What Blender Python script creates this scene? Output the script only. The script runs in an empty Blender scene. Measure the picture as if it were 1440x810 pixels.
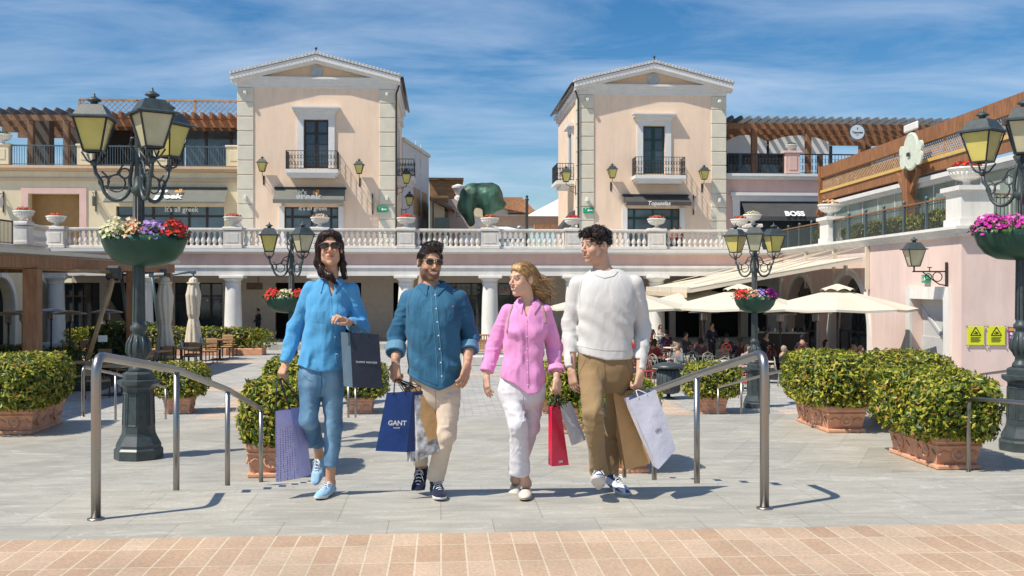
import bpy, math, random
import numpy as np
from math import sin, cos, pi, radians, sqrt, atan2
from mathutils import Vector, Matrix, Euler
random.seed(7); RNG = np.random.default_rng(7)
scene = bpy.context.scene
COL = scene.collection
# ------------------------------------------------------------------ camera geometry
F = 1440.0; HOR = 400.0; ZC = 3.4
TH = math.atan(100 / F)
RX, RY = cos(TH), -sin(TH)      # camera right
FX, FY = sin(TH), cos(TH)       # camera forward
Z1, Z2, Z3 = 1.98, 0.96, 0.0    # upper landing, middle level, lower plaza
def ray(px, py):
    u = (px - 720) / F; v = (HOR - py) / F
    return Vector((RX * u + FX, RY * u + FY, v))
def on_t(px, py, t): return Vector((0, 0, ZC)) + ray(px, py) * t
def on_z(px, py, z):
    d = ray(px, py); return Vector((0, 0, ZC)) + d * ((z - ZC) / d.z)
def on_Y(px, py, Y):
    d = ray(px, py); return Vector((0, 0, ZC)) + d * (Y / d.y)
def at_t(px, t, z):
    d = ray(px, 400); return Vector((d.x * t, d.y * t, z))
def cw(xc, t, z): return Vector((RX * xc + FX * t, RY * xc + FY * t, z))   # camera frame -> world
# ------------------------------------------------------------------ materials
MATS = {}
def mat(name, col, rough=0.6, metal=0.0, var=0.08, vs=4.0, bump=0.0, bs=60.0, stretch=(1, 1, 1), spec=0.5, col2=None, trans=0.0, sheen=0.0, coat=0.0, detail=4.0, streak=0.0):
    if name in MATS: return MATS[name]
    m = bpy.data.materials.new(name); m.use_nodes = True
    nt = m.node_tree; b = nt.nodes['Principled BSDF']
    b.inputs['Roughness'].default_value = rough; b.inputs['Metallic'].default_value = metal
    b.inputs['Specular IOR Level'].default_value = spec
    b.inputs['Coat Weight'].default_value = coat
    if sheen: b.inputs['Sheen Weight'].default_value = sheen
    if trans: b.inputs['Transmission Weight'].default_value = trans
    tc = nt.nodes.new('ShaderNodeTexCoord'); mp = nt.nodes.new('ShaderNodeMapping')
    mp.inputs['Scale'].default_value = stretch
    nt.links.new(tc.outputs['Object'], mp.inputs['Vector'])
    if var > 0 or col2:
        n = nt.nodes.new('ShaderNodeTexNoise'); n.inputs['Scale'].default_value = vs; n.inputs['Detail'].default_value = detail
        nt.links.new(mp.outputs[0], n.inputs['Vector'])
        r = nt.nodes.new('ShaderNodeValToRGB')
        c1 = [max(0, c * (1 - var)) for c in col]; c2 = [min(1, c * (1 + var)) for c in (col2 or col)]
        r.color_ramp.elements[0].position = 0.3; r.color_ramp.elements[1].position = 0.7
        r.color_ramp.elements[0].color = (*c1, 1); r.color_ramp.elements[1].color = (*c2, 1)
        nt.links.new(n.outputs['Fac'], r.inputs[0]); nt.links.new(r.outputs[0], b.inputs['Base Color'])
        if streak:
            m2 = nt.nodes.new('ShaderNodeMapping'); m2.inputs['Scale'].default_value = (1.6,1.6,.28); nt.links.new(tc.outputs['Object'], m2.inputs['Vector'])
            n4 = nt.nodes.new('ShaderNodeTexNoise'); n4.inputs['Scale'].default_value = 1.1; n4.inputs['Detail'].default_value = 7; n4.inputs['Roughness'].default_value = .7; nt.links.new(m2.outputs[0], n4.inputs['Vector'])
            mr = nt.nodes.new('ShaderNodeMapRange'); mr.inputs[1].default_value = .32; mr.inputs[2].default_value = .55; mr.inputs[3].default_value = 1-streak; mr.inputs[4].default_value = 1.02; nt.links.new(n4.outputs['Fac'], mr.inputs[0])
            sc_ = nt.nodes.new('ShaderNodeVectorMath'); sc_.operation = 'SCALE'; nt.links.new(r.outputs[0], sc_.inputs[0]); nt.links.new(mr.outputs[0], sc_.inputs['Scale']); nt.links.new(sc_.outputs[0], b.inputs['Base Color'])
    else: b.inputs['Base Color'].default_value = (*col, 1)
    if bump > 0:
        n2 = nt.nodes.new('ShaderNodeTexNoise'); n2.inputs['Scale'].default_value = bs; n2.inputs['Detail'].default_value = 5
        nt.links.new(mp.outputs[0], n2.inputs['Vector'])
        bp = nt.nodes.new('ShaderNodeBump'); bp.inputs['Strength'].default_value = bump; bp.inputs['Distance'].default_value = 0.02
        nt.links.new(n2.outputs['Fac'], bp.inputs['Height']); nt.links.new(bp.outputs[0], b.inputs['Normal'])
    MATS[name] = m; return m
def leafmat(name, stops, rough=0.45):
    m = bpy.data.materials.new(name); m.use_nodes = True; nt = m.node_tree; b = nt.nodes['Principled BSDF']
    g = nt.nodes.new('ShaderNodeNewGeometry'); r = nt.nodes.new('ShaderNodeValToRGB')
    el = r.color_ramp.elements
    while len(el) > 1: el.remove(el[-1])
    for i, (p, c) in enumerate(stops):
        e = el[0] if i == 0 else el.new(p)
        e.position = p; e.color = (*c, 1)
    nt.links.new(g.outputs['Random Per Island'], r.inputs[0]); nt.links.new(r.outputs[0], b.inputs['Base Color'])
    b.inputs['Roughness'].default_value = rough; b.inputs['Specular IOR Level'].default_value = 0.5
    tr = nt.nodes.new('ShaderNodeBsdfTranslucent'); mx = nt.nodes.new('ShaderNodeMixShader'); mx.inputs[0].default_value = 0.25
    nt.links.new(r.outputs[0], tr.inputs[0]); nt.links.new(b.outputs[0], mx.inputs[1]); nt.links.new(tr.outputs[0], mx.inputs[2])
    nt.links.new(mx.outputs[0], nt.nodes['Material Output'].inputs[0])
    MATS[name] = m; return m
def vcolmat(name, rough=0.5, sss=0.0, spec=0.4, noise=0.06, ns=120, bump=0.05, sheen=0.0, wrinkle=0.0):
    m = bpy.data.materials.new(name); m.use_nodes = True; nt = m.node_tree; b = nt.nodes['Principled BSDF']
    a = nt.nodes.new('ShaderNodeVertexColor'); a.layer_name = 'Col'
    tc = nt.nodes.new('ShaderNodeTexCoord'); n = nt.nodes.new('ShaderNodeTexNoise'); n.inputs['Scale'].default_value = ns; n.inputs['Detail'].default_value = 3
    nt.links.new(tc.outputs['Object'], n.inputs['Vector'])
    mr = nt.nodes.new('ShaderNodeMapRange'); mr.inputs[1].default_value = .3; mr.inputs[2].default_value = .7; mr.inputs[3].default_value = 1 - noise; mr.inputs[4].default_value = 1 + noise
    nt.links.new(n.outputs['Fac'], mr.inputs[0])
    mu = nt.nodes.new('ShaderNodeVectorMath'); mu.operation = 'SCALE'
    nt.links.new(a.outputs['Color'], mu.inputs[0]); nt.links.new(mr.outputs[0], mu.inputs['Scale']); nt.links.new(mu.outputs[0], b.inputs['Base Color'])
    b.inputs['Roughness'].default_value = rough; b.inputs['Specular IOR Level'].default_value = spec
    if sss: b.inputs['Subsurface Weight'].default_value = sss; b.inputs['Subsurface Radius'].default_value = (.012, .005, .003); b.inputs['Subsurface Scale'].default_value = 1.0
    if sheen: b.inputs['Sheen Weight'].default_value = sheen
    if bump:
        bp = nt.nodes.new('ShaderNodeBump'); bp.inputs['Strength'].default_value = bump; bp.inputs['Distance'].default_value = .005
        nt.links.new(n.outputs['Fac'], bp.inputs['Height']); nt.links.new(bp.outputs[0], b.inputs['Normal'])
        if wrinkle:
            mp = nt.nodes.new('ShaderNodeMapping'); mp.inputs['Scale'].default_value = (1,1,.55); mp.inputs['Rotation'].default_value = (0,.5,0); nt.links.new(tc.outputs['Object'], mp.inputs['Vector'])
            w1 = nt.nodes.new('ShaderNodeTexNoise'); w1.inputs['Scale'].default_value = 7.5; w1.inputs['Detail'].default_value = 2.2; w1.inputs['Distortion'].default_value = .7; nt.links.new(mp.outputs[0], w1.inputs['Vector'])
            ab = nt.nodes.new('ShaderNodeMath'); ab.operation = 'SUBTRACT'; ab.inputs[1].default_value = .5; nt.links.new(w1.outputs['Fac'], ab.inputs[0])
            a2 = nt.nodes.new('ShaderNodeMath'); a2.operation = 'ABSOLUTE'; nt.links.new(ab.outputs[0], a2.inputs[0])
            b2 = nt.nodes.new('ShaderNodeBump'); b2.invert = True; b2.inputs['Strength'].default_value = wrinkle; b2.inputs['Distance'].default_value = .06
            nt.links.new(a2.outputs[0], b2.inputs['Height']); nt.links.new(bp.outputs[0], b2.inputs['Normal']); nt.links.new(b2.outputs[0], b.inputs['Normal'])
    MATS[name] = m; return m
def brickmat(name, c1, c2, mortar, bw, rh, msize=0.008, offset=0.5, rough=0.7, veins=0.0, rot=0.0, dirt=0.15, bump=0.25, wall=False, spec=.3, bias=0.0):
    m = bpy.data.materials.new(name); m.use_nodes = True; nt = m.node_tree; b = nt.nodes['Principled BSDF']; L = nt.links.new
    tc = nt.nodes.new('ShaderNodeTexCoord'); mp = nt.nodes.new('ShaderNodeMapping'); L(tc.outputs['Object'], mp.inputs['Vector'])
    mp.inputs['Rotation'].default_value = ((radians(90) if wall else 0), 0, rot)
    # wobble the joints a little so that they are not ruler-straight
    br = nt.nodes.new('ShaderNodeTexBrick'); br.offset = offset; br.inputs['Scale'].default_value = 1
    br.inputs['Brick Width'].default_value = bw; br.inputs['Row Height'].default_value = rh; br.inputs['Mortar Size'].default_value = msize; br.inputs['Mortar Smooth'].default_value = .3; br.inputs['Bias'].default_value = bias
    br.inputs['Color1'].default_value = (*c1, 1); br.inputs['Color2'].default_value = (*c2, 1); br.inputs['Mortar'].default_value = (*mortar, 1)
    L(mp.outputs[0], br.inputs['Vector'])
    n = nt.nodes.new('ShaderNodeTexNoise'); n.inputs['Scale'].default_value = 1.3; n.inputs['Detail'].default_value = 8; n.inputs['Roughness'].default_value = .65; L(tc.outputs['Object'], n.inputs['Vector'])
    n3 = nt.nodes.new('ShaderNodeTexNoise'); n3.inputs['Scale'].default_value = 45; n3.inputs['Detail'].default_value = 4; L(tc.outputs['Object'], n3.inputs['Vector'])
    mr = nt.nodes.new('ShaderNodeMapRange'); mr.inputs[1].default_value = .25; mr.inputs[2].default_value = .75; mr.inputs[3].default_value = 1 - dirt; mr.inputs[4].default_value = 1 + dirt; L(n.outputs['Fac'], mr.inputs[0])
    mr3 = nt.nodes.new('ShaderNodeMapRange'); mr3.inputs[1].default_value = .25; mr3.inputs[2].default_value = .75; mr3.inputs[3].default_value = 1 - dirt * .8; mr3.inputs[4].default_value = 1 + dirt * .8; L(n3.outputs['Fac'], mr3.inputs[0])
    mm = nt.nodes.new('ShaderNodeMath'); mm.operation = 'MULTIPLY'; L(mr.outputs[0], mm.inputs[0]); L(mr3.outputs[0], mm.inputs[1])
    sc = nt.nodes.new('ShaderNodeVectorMath'); sc.operation = 'SCALE'; L(br.outputs['Color'], sc.inputs[0]); L(mm.outputs[0], sc.inputs['Scale'])
    out = sc.outputs[0]
    if veins:
        # stone veins: thin light lines where a warped noise crosses its middle
        mv = nt.nodes.new('ShaderNodeMapping'); mv.inputs['Rotation'].default_value = (0, 0, .6); mv.inputs['Scale'].default_value = (1, 3.2, 1); L(tc.outputs['Object'], mv.inputs['Vector'])
        wn = nt.nodes.new('ShaderNodeTexNoise'); wn.inputs['Scale'].default_value = .9; wn.inputs['Detail'].default_value = 7; wn.inputs['Distortion'].default_value = 1.2; L(mv.outputs[0], wn.inputs['Vector'])
        r = nt.nodes.new('ShaderNodeValToRGB'); e = r.color_ramp.elements
        e[0].position = .49; e[0].color = (0, 0, 0, 1); e[1].position = .50; e[1].color = (1, 1, 1, 1); x = e.new(.512); x.color = (0, 0, 0, 1)
        L(wn.outputs['Fac'], r.inputs[0])
        mx = nt.nodes.new('ShaderNodeMix'); mx.data_type = 'RGBA'
        vf = nt.nodes.new('ShaderNodeMath'); vf.operation = 'MULTIPLY'; vf.inputs[1].default_value = veins; L(r.outputs[0], vf.inputs[0])
        L(vf.outputs[0], mx.inputs[0]); L(out, mx.inputs[6]); mx.inputs[7].default_value = (.62, .62, .6, 1); out = mx.outputs[2]
        # broad warm / dark blotches
        n4 = nt.nodes.new('ShaderNodeTexNoise'); n4.inputs['Scale'].default_value = .35; n4.inputs['Detail'].default_value = 6; L(tc.outputs['Object'], n4.inputs['Vector'])
        r4 = nt.nodes.new('ShaderNodeValToRGB'); r4.color_ramp.elements[0].position = .35; r4.color_ramp.elements[1].position = .68
        r4.color_ramp.elements[0].color = (.90, .90, .885, 1); r4.color_ramp.elements[1].color = (1.0, .97, .91, 1); L(n4.outputs['Fac'], r4.inputs[0])
        ms_ = nt.nodes.new('ShaderNodeMapping'); ms_.inputs['Rotation'].default_value = (0,0,-.35); ms_.inputs['Scale'].default_value = (1,4.5,1); L(tc.outputs['Object'], ms_.inputs['Vector'])
        n5 = nt.nodes.new('ShaderNodeTexNoise'); n5.inputs['Scale'].default_value = 1.7; n5.inputs['Detail'].default_value = 8; n5.inputs['Roughness'].default_value = .62; n5.inputs['Distortion'].default_value = .8; L(ms_.outputs[0], n5.inputs['Vector'])
        r5 = nt.nodes.new('ShaderNodeMapRange'); r5.inputs[1].default_value = .35; r5.inputs[2].default_value = .66; r5.inputs[3].default_value = .84; r5.inputs[4].default_value = 1.12; L(n5.outputs['Fac'], r5.inputs[0])
        m5 = nt.nodes.new('ShaderNodeVectorMath'); m5.operation = 'SCALE'; L(out, m5.inputs[0]); L(r5.outputs[0], m5.inputs['Scale']); out = m5.outputs[0]
        m4 = nt.nodes.new('ShaderNodeVectorMath'); m4.operation = 'MULTIPLY'; L(out, m4.inputs[0]); L(r4.outputs[0], m4.inputs[1]); out = m4.outputs[0]
    L(out, b.inputs['Base Color'])
    b.inputs['Roughness'].default_value = rough; b.inputs['Specular IOR Level'].default_value = spec
    bp = nt.nodes.new('ShaderNodeBump'); bp.inputs['Strength'].default_value = bump; bp.inputs['Distance'].default_value = .01
    ad = nt.nodes.new('ShaderNodeMath'); ad.operation = 'MULTIPLY_ADD'; L(br.outputs['Fac'], ad.inputs[0]); ad.inputs[1].default_value = -1; L(n3.outputs['Fac'], ad.inputs[2])
    L(ad.outputs[0], bp.inputs['Height']); L(bp.outputs[0], b.inputs['Normal'])
    MATS[name] = m; return m
def glassmat(name, tint=(.03, .045, .05), rough=.05):
    m = mat(name, tint, rough, 0, var=.5, vs=.6, spec=.9); return m
# ------------------------------------------------------------------ mesh builder
class MB:
    def __init__(s): s.v = []; s.f = []; s.mi = []; s.cur = 0; s.M = Matrix.Identity(4); s.sm = []; s.smooth = False
    def add(s, vs, fs):
        b = len(s.v); s.v += [tuple(s.M @ Vector(v)) for v in vs]
        for f in fs: s.f.append(tuple(b + i for i in f)); s.mi.append(s.cur); s.sm.append(s.smooth)
    def box(s, x0, x1, y0, y1, z0, z1):
        if x0 > x1: x0, x1 = x1, x0
        if y0 > y1: y0, y1 = y1, y0
        if z0 > z1: z0, z1 = z1, z0
        s.add([(x0,y0,z0),(x1,y0,z0),(x1,y1,z0),(x0,y1,z0),(x0,y0,z1),(x1,y0,z1),(x1,y1,z1),(x0,y1,z1)],
              [(0,3,2,1),(4,5,6,7),(0,1,5,4),(1,2,6,5),(2,3,7,6),(3,0,4,7)]); return s
    def rbox(s, c, sz, bev=.01):      # bevelled box
        hx, hy, hz = sz[0]/2, sz[1]/2, sz[2]/2; b = min(bev, hx*.9, hy*.9, hz*.9)
        vs = []; idx = {}
        for sx in (-1, 1):
            for sy in (-1, 1):
                for sz_ in (-1, 1):
                    for ax in range(3):
                        p = [sx*(hx-b), sy*(hy-b), sz_*(hz-b)]; p[ax] = (sx*hx, sy*hy, sz_*hz)[ax]
                        idx[(sx,sy,sz_,ax)] = len(vs); vs.append((c[0]+p[0], c[1]+p[1], c[2]+p[2]))
        fs = []
        def q(*k): fs.append([idx[i] for i in k])
        for d in (-1, 1):
            q((d,-1,-1,0),(d,1,-1,0),(d,1,1,0),(d,-1,1,0)); q((-1,d,-1,1),(1,d,-1,1),(1,d,1,1),(-1,d,1,1)); q((-1,-1,d,2),(1,-1,d,2),(1,1,d,2),(-1,1,d,2))
        for a in (-1, 1):
            for c_ in (-1, 1):
                q((a,c_,-1,0),(a,c_,1,0),(a,c_,1,1),(a,c_,-1,1)); q((a,-1,c_,0),(a,1,c_,0),(a,1,c_,2),(a,-1,c_,2)); q((-1,a,c_,1),(1,a,c_,1),(1,a,c_,2),(-1,a,c_,2))
        for a in (-1,1):
            for c_ in (-1,1):
                for e in (-1,1): q((a,c_,e,0),(a,c_,e,1),(a,c_,e,2))
        # orient outward
        cc = Vector(c); out = []
        for f in fs:
            p = [Vector(vs[i]) for i in f]; n = (p[1]-p[0]).cross(p[2]-p[0]); m = sum(p, Vector())/len(p)
            out.append(f if n.dot(m-cc) > 0 else f[::-1])
        s.add(vs, out); return s
    def bar(s, a, b, w, h=None, up=(0,0,1)):     # box along a->b
        a = Vector(a); b = Vector(b); h = h or w; d = (b-a).normalized(); u = Vector(up)
        if abs(d.dot(u)) > .99: u = Vector((0,1,0))
        x = d.cross(u).normalized()*w/2; y = x.cross(d).normalized()*h/2
        s.add([a-x-y,a+x-y,a+x+y,a-x+y,b-x-y,b+x-y,b+x+y,b-x+y],[(0,3,2,1),(4,5,6,7),(0,1,5,4),(1,2,6,5),(2,3,7,6),(3,0,4,7)]); return s
    def tube(s, pts, r, n=8, closed=False, caps=True):
        pts = [Vector(p) for p in pts]; m = len(pts); rs = r if isinstance(r, (list, tuple)) else [r]*m
        vs = []; t0 = None; X = None
        for i, p in enumerate(pts):
            if closed: t = pts[(i+1) % m]-pts[i-1]
            else: t = pts[min(i+1, m-1)]-pts[max(i-1, 0)]
            t.normalize()
            if X is None:
                X = t.orthogonal().normalized()
            else:
                X = (X - t*X.dot(t)).normalized()
            Y = t.cross(X)
            for k in range(n):
                a = 2*pi*k/n; vs.append(p + (X*cos(a)+Y*sin(a))*rs[i])
        fs = []
        for i in range(m if closed else m-1):
            for k in range(n):
                j = (i+1) % m; fs.append((i*n+k, i*n+(k+1)%n, j*n+(k+1)%n, j*n+k))
        if caps and not closed: fs += [tuple(range(n))[::-1], tuple((m-1)*n+k for k in range(n))]
        o = s.smooth; s.smooth = True; s.add(vs, fs); s.smooth = o; return s
    def lathe(s, prof, c=(0,0,0), n=20, rot=0.0, sx=1, sy=1, caps=True, a0=0, a1=2*pi):
        vs = []; full = abs(a1-a0-2*pi) < 1e-6; cnt = n if full else n+1
        for r, z in prof:
            for k in range(cnt):
                a = rot+a0+(a1-a0)*k/n; vs.append((c[0]+cos(a)*r*sx, c[1]+sin(a)*r*sy, c[2]+z))
        fs = []
        for i in range(len(prof)-1):
            for k in range(n):
                k2 = (k+1) % cnt; fs.append((i*cnt+k, i*cnt+k2, (i+1)*cnt+k2, (i+1)*cnt+k))
        if caps and full: fs += [tuple(range(n))[::-1], tuple((len(prof)-1)*n+k for k in range(n))]
        s.add(vs, fs); return s
    def prism(s, poly, d):     # poly: 3d points (planar), d: extrude vector
        n = len(poly); d = Vector(d); p = [Vector(q) for q in poly]
        nn = Vector()
        for i in range(n): nn += p[i].cross(p[(i+1) % n])
        if nn.dot(d) > 0: p = p[::-1]
        s.add(p+[q+d for q in p], [tuple(range(n)), tuple(range(2*n-1, n-1, -1))]+[(i, n+i, n+(i+1)%n, (i+1)%n)[::1] for i in range(n)]); return s
    def quad(s, a, b, c, d): s.add([a,b,c,d], [(0,1,2,3)]); return s
    def sphere(s, c, r, n=12, m=8, sc=(1,1,1)):
        o = s.smooth; s.smooth = True
        vs = [(c[0], c[1], c[2]-r*sc[2])]; fs = []
        for i in range(1, m):
            a = -pi/2+pi*i/m
            for k in range(n): vs.append((c[0]+r*sc[0]*cos(a)*cos(2*pi*k/n), c[1]+r*sc[1]*cos(a)*sin(2*pi*k/n), c[2]+r*sc[2]*sin(a)))
        vs.append((c[0], c[1], c[2]+r*sc[2])); top = len(vs)-1
        for k in range(n):
            fs.append((0, 1+(k+1)%n, 1+k)); fs.append((top, top-n+k, top-n+(k+1)%n))
            for i in range(m-2): fs.append((1+i*n+k, 1+i*n+(k+1)%n, 1+(i+1)*n+(k+1)%n, 1+(i+1)*n+k))
        s.add(vs, fs); s.smooth = o; return s
    def mesh(s, name, mats):
        me = bpy.data.meshes.new(name); me.from_pydata(s.v, [], s.f)
        for m in (mats if isinstance(mats, (list, tuple)) else [mats]): me.materials.append(m)
        if any(s.mi): me.polygons.foreach_set('material_index', s.mi)
        me.polygons.foreach_set('use_smooth', s.sm); me.update(); return me
    def obj(s, name, mats, parent=None, **kw): return link(name, s.mesh(name, mats), parent, **kw)
OFF = {}
def wthing(name, label, cat, loc, group=None):     # its parts are modelled in world coordinates
    o = thing(name, label, cat, loc, 0, group); OFF[o.name] = Vector(loc); return o
def link(name, me, parent=None, label=None, cat=None, group=None, kind=None, loc=None):
    o = bpy.data.objects.new(name, me); COL.objects.link(o)
    if parent:
        o.parent = parent
        if parent.name in OFF and loc is None:
            me.transform(Matrix.Translation(-OFF[parent.name])); OFF[o.name] = OFF[parent.name]
    if loc is not None: o.location = loc
    if label: o['label'] = label
    if cat: o['category'] = cat
    if group: o['group'] = group
    if kind: o['kind'] = kind
    return o
def thing(name, label, cat, loc=(0,0,0), rz=0, group=None):
    o = bpy.data.objects.new(name, None); COL.objects.link(o); o.location = loc; o.rotation_euler = (0,0,rz)
    o.empty_display_size = .2
    o['label'] = label; o['category'] = cat
    if group: o['group'] = group
    return o
def copy_tree(o, parent=None):
    c = o.copy(); COL.objects.link(c); c.parent = parent
    for ch in CH(o): copy_tree(ch, c)
    return c
_ch = {}
def CH(o): return [x for x in list(COL.objects) if x.parent == o]
def place(proto, loc, rz, label, group=None, first=False):
    o = proto if first else copy_tree(proto)
    o.location = loc; o.rotation_euler = (0,0,rz); o['label'] = label
    if group: o['group'] = group
    return o
ORD = ['first','second','third','fourth','fifth','sixth','seventh','eighth','ninth','tenth','eleventh','twelfth','thirteenth','fourteenth','fifteenth','sixteenth','seventeenth','eighteenth','nineteenth','twentieth','twenty-first','twenty-second','twenty-third','twenty-fourth','twenty-fifth','twenty-sixth']
def np_mesh(name, v, f, mats, smooth=True, col=None):
    me = bpy.data.meshes.new(name); f = np.asarray(f, dtype=np.int32); k = f.shape[1]
    me.vertices.add(len(v)); me.vertices.foreach_set('co', np.asarray(v, dtype=np.float32).ravel())
    me.loops.add(f.size); me.loops.foreach_set('vertex_index', f.ravel())
    me.polygons.add(len(f)); me.polygons.foreach_set('loop_start', np.arange(len(f), dtype=np.int32)*k)
    try: me.polygons.foreach_set('loop_total', np.full(len(f), k, dtype=np.int32))
    except Exception: pass
    me.polygons.foreach_set('use_smooth', np.full(len(f), smooth))
    for m in (mats if isinstance(mats, (list, tuple)) else [mats]): me.materials.append(m)
    me.update(calc_edges=True)
    if col is not None:
        a = me.color_attributes.new('Col', 'FLOAT_COLOR', 'POINT'); c = np.ones((len(v), 4), dtype=np.float32); c[:, :3] = col
        a.data.foreach_set('color', c.ravel())
    return me
def text_mesh(name, s, size, m, depth=.002, bold=0.0, align='CENTER', shear=0.0, spacing=1.0):
    cu = bpy.data.curves.new(name, 'FONT'); cu.body = s; cu.size = size; cu.extrude = depth; cu.align_x = align; cu.align_y = 'CENTER'; cu.offset = bold; cu.shear = shear; cu.space_character = spacing
    cu.resolution_u = 3
    o = bpy.data.objects.new(name, cu); COL.objects.link(o)
    dg = bpy.context.evaluated_depsgraph_get(); dg.update()
    me = bpy.data.meshes.new_from_object(o.evaluated_get(dg)); me.name = name
    bpy.data.objects.remove(o); bpy.data.curves.remove(cu)
    me.materials.clear(); me.materials.append(m); return me
def put_text(name, s, size, m, origin, xdir, up, parent=None, **kw):
    me = text_mesh(name, s, size, m, **kw)
    x = Vector(xdir).normalized(); u = Vector(up); n = x.cross(u).normalized(); u = n.cross(x)
    M = Matrix(((x.x,u.x,n.x,origin[0]),(x.y,u.y,n.y,origin[1]),(x.z,u.z,n.z,origin[2]),(0,0,0,1)))
    me.transform(M); return link(name, me, parent)
# ------------------------------------------------------------------ signed distance bodies
def noise3(p, scale, seed=0):
    q = p * np.asarray(scale, dtype=np.float32) + seed*17.13 + 100
    i = np.floor(q).astype(np.int64); f = (q - i).astype(np.float32); f = f*f*(3-2*f)
    def h(x, y, z):
        n = (x*73856093) ^ (y*19349663) ^ (z*83492791) ^ (seed*2654435); n = (n ^ (n >> 13)) * 1274126177; n = n & 0x7fffffff; n = (n ^ (n >> 15)) & 0xffff
        return n.astype(np.float32)/65535.
    x, y, z = i[..., 0], i[..., 1], i[..., 2]; a, b, c = f[..., 0], f[..., 1], f[..., 2]
    r = 0
    for dx in (0, 1):
        for dy in (0, 1):
            for dz in (0, 1):
                r = r + h(x+dx, y+dy, z+dz)*(a if dx else 1-a)*(b if dy else 1-b)*(c if dz else 1-c)
    return r*2-1
def smin(a, b, k):
    if k <= 0: return np.minimum(a, b)
    h = np.clip(.5+.5*(b-a)/k, 0, 1); return b*(1-h)+a*h-k*h*(1-h)
def smax(a, b, k): return -smin(-a, -b, k)
def A(*v): return np.array(v, dtype=np.float32)
def cap(p, a, b, ra, rb):
    a = np.asarray(a, dtype=np.float32); b = np.asarray(b, dtype=np.float32); ba = b-a; pa = p-a
    t = np.clip((pa@ba)/max(1e-9, float(ba@ba)), 0, 1)
    return np.linalg.norm(pa - t[..., None]*ba, axis=-1) - (ra+(rb-ra)*t)
def ell(p, c, r):
    r = np.asarray(r, dtype=np.float32); q = (p-np.asarray(c, dtype=np.float32))/r; k0 = np.linalg.norm(q, axis=-1); k1 = np.linalg.norm(q/r, axis=-1)
    return k0*(k0-1)/np.maximum(k1, 1e-6)
def rbx(p, c, b, r):
    q = np.abs(p-np.asarray(c, dtype=np.float32))-np.asarray(b, dtype=np.float32)+r
    return np.linalg.norm(np.maximum(q, 0), axis=-1)+np.minimum(q.max(-1), 0)-r
def loft(p, secs, e=2.3):     # secs: (z, cx, cy, w, d), sorted upward
    s = np.array(sorted(secs), dtype=np.float32); z = p[..., 2]
    zz = np.linspace(s[0, 0], s[-1, 0], 90); kz = np.hanning(17); kz /= kz.sum()
    g = [np.interp(z, zz, np.convolve(np.pad(np.interp(zz, s[:, 0], s[:, i]), 8, mode='edge'), kz, 'valid')).astype(np.float32) for i in range(1, 5)]
    u = np.abs((p[..., 0]-g[0])/g[2]); v = np.abs((p[..., 1]-g[1])/g[3])
    k = (u**e+v**e)**(1/e)
    d = (k-1)*np.minimum(g[2], g[3])
    dz = np.maximum(s[0, 0]-z, z-s[-1, 0])
    return smax(d, dz, .015)
def nets(fn, lo, hi, h):
    lo = np.asarray(lo, dtype=np.float32); n = np.ceil((np.asarray(hi)-lo)/h).astype(int)+1
    ax = [lo[i]+np.arange(n[i], dtype=np.float32)*h for i in range(3)]
    P = np.stack(np.meshgrid(*ax, indexing='ij'), -1)
    V = fn(P.reshape(-1, 3)).reshape(n).astype(np.float32)
    V[0], V[-1] = np.maximum(V[0], 1e-3), np.maximum(V[-1], 1e-3); V[:, 0] = np.maximum(V[:, 0], 1e-3); V[:, -1] = np.maximum(V[:, -1], 1e-3); V[:, :, 0] = np.maximum(V[:, :, 0], 1e-3); V[:, :, -1] = np.maximum(V[:, :, -1], 1e-3)
    S = V < 0
    cor = [(a, b, c) for a in (0, 1) for b in (0, 1) for c in (0, 1)]
    def sl(o, A_): return A_[o[0]:n[0]-1+o[0], o[1]:n[1]-1+o[1], o[2]:n[2]-1+o[2]]
    cnt = sum(sl(o, S).astype(np.int8) for o in cor); act = (cnt > 0) & (cnt < 8)
    idx = np.full(act.shape, -1, dtype=np.int64); I = np.argwhere(act); idx[act] = np.arange(len(I))
    acc = np.zeros((len(I), 3), dtype=np.float32); c_ = np.zeros(len(I), dtype=np.float32)
    for ax_ in range(3):
        for o in cor:
            if o[ax_]: continue
            o2 = list(o); o2[ax_] = 1
            v0 = V[I[:, 0]+o[0], I[:, 1]+o[1], I[:, 2]+o[2]]; v1 = V[I[:, 0]+o2[0], I[:, 1]+o2[1], I[:, 2]+o2[2]]
            x = (v0 < 0) != (v1 < 0); t = v0/np.where(x, v0-v1, 1)
            q = np.array(o, dtype=np.float32)[None].repeat(len(I), 0); q[:, ax_] = t
            acc += q*x[:, None]; c_ += x
    vs = lo+(I+acc/c_[:, None])*h
    fs = []
    for ax_ in range(3):
        b, c = [(1, 2), (2, 0), (0, 1)][ax_]
        s0 = [slice(None)]*3; s1 = [slice(None)]*3
        s0[ax_] = slice(0, -1); s1[ax_] = slice(1, None)
        x = S[tuple(s0)] != S[tuple(s1)]; E = np.argwhere(x)
        ok = (E[:, b] > 0) & (E[:, c] > 0) & (E[:, b] < n[b]-1) & (E[:, c] < n[c]-1); E = E[ok]
        if not len(E): continue
        inside = S[E[:, 0], E[:, 1], E[:, 2]]
        def cell(db, dc):
            q = E.copy(); q[:, b] += db; q[:, c] += dc; return idx[q[:, 0], q[:, 1], q[:, 2]]
        f = np.stack([cell(-1, -1), cell(0, -1), cell(0, 0), cell(-1, 0)], 1)
        f[~inside] = f[~inside][:, ::-1]; fs.append(f)
    return vs, np.concatenate(fs)
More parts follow.
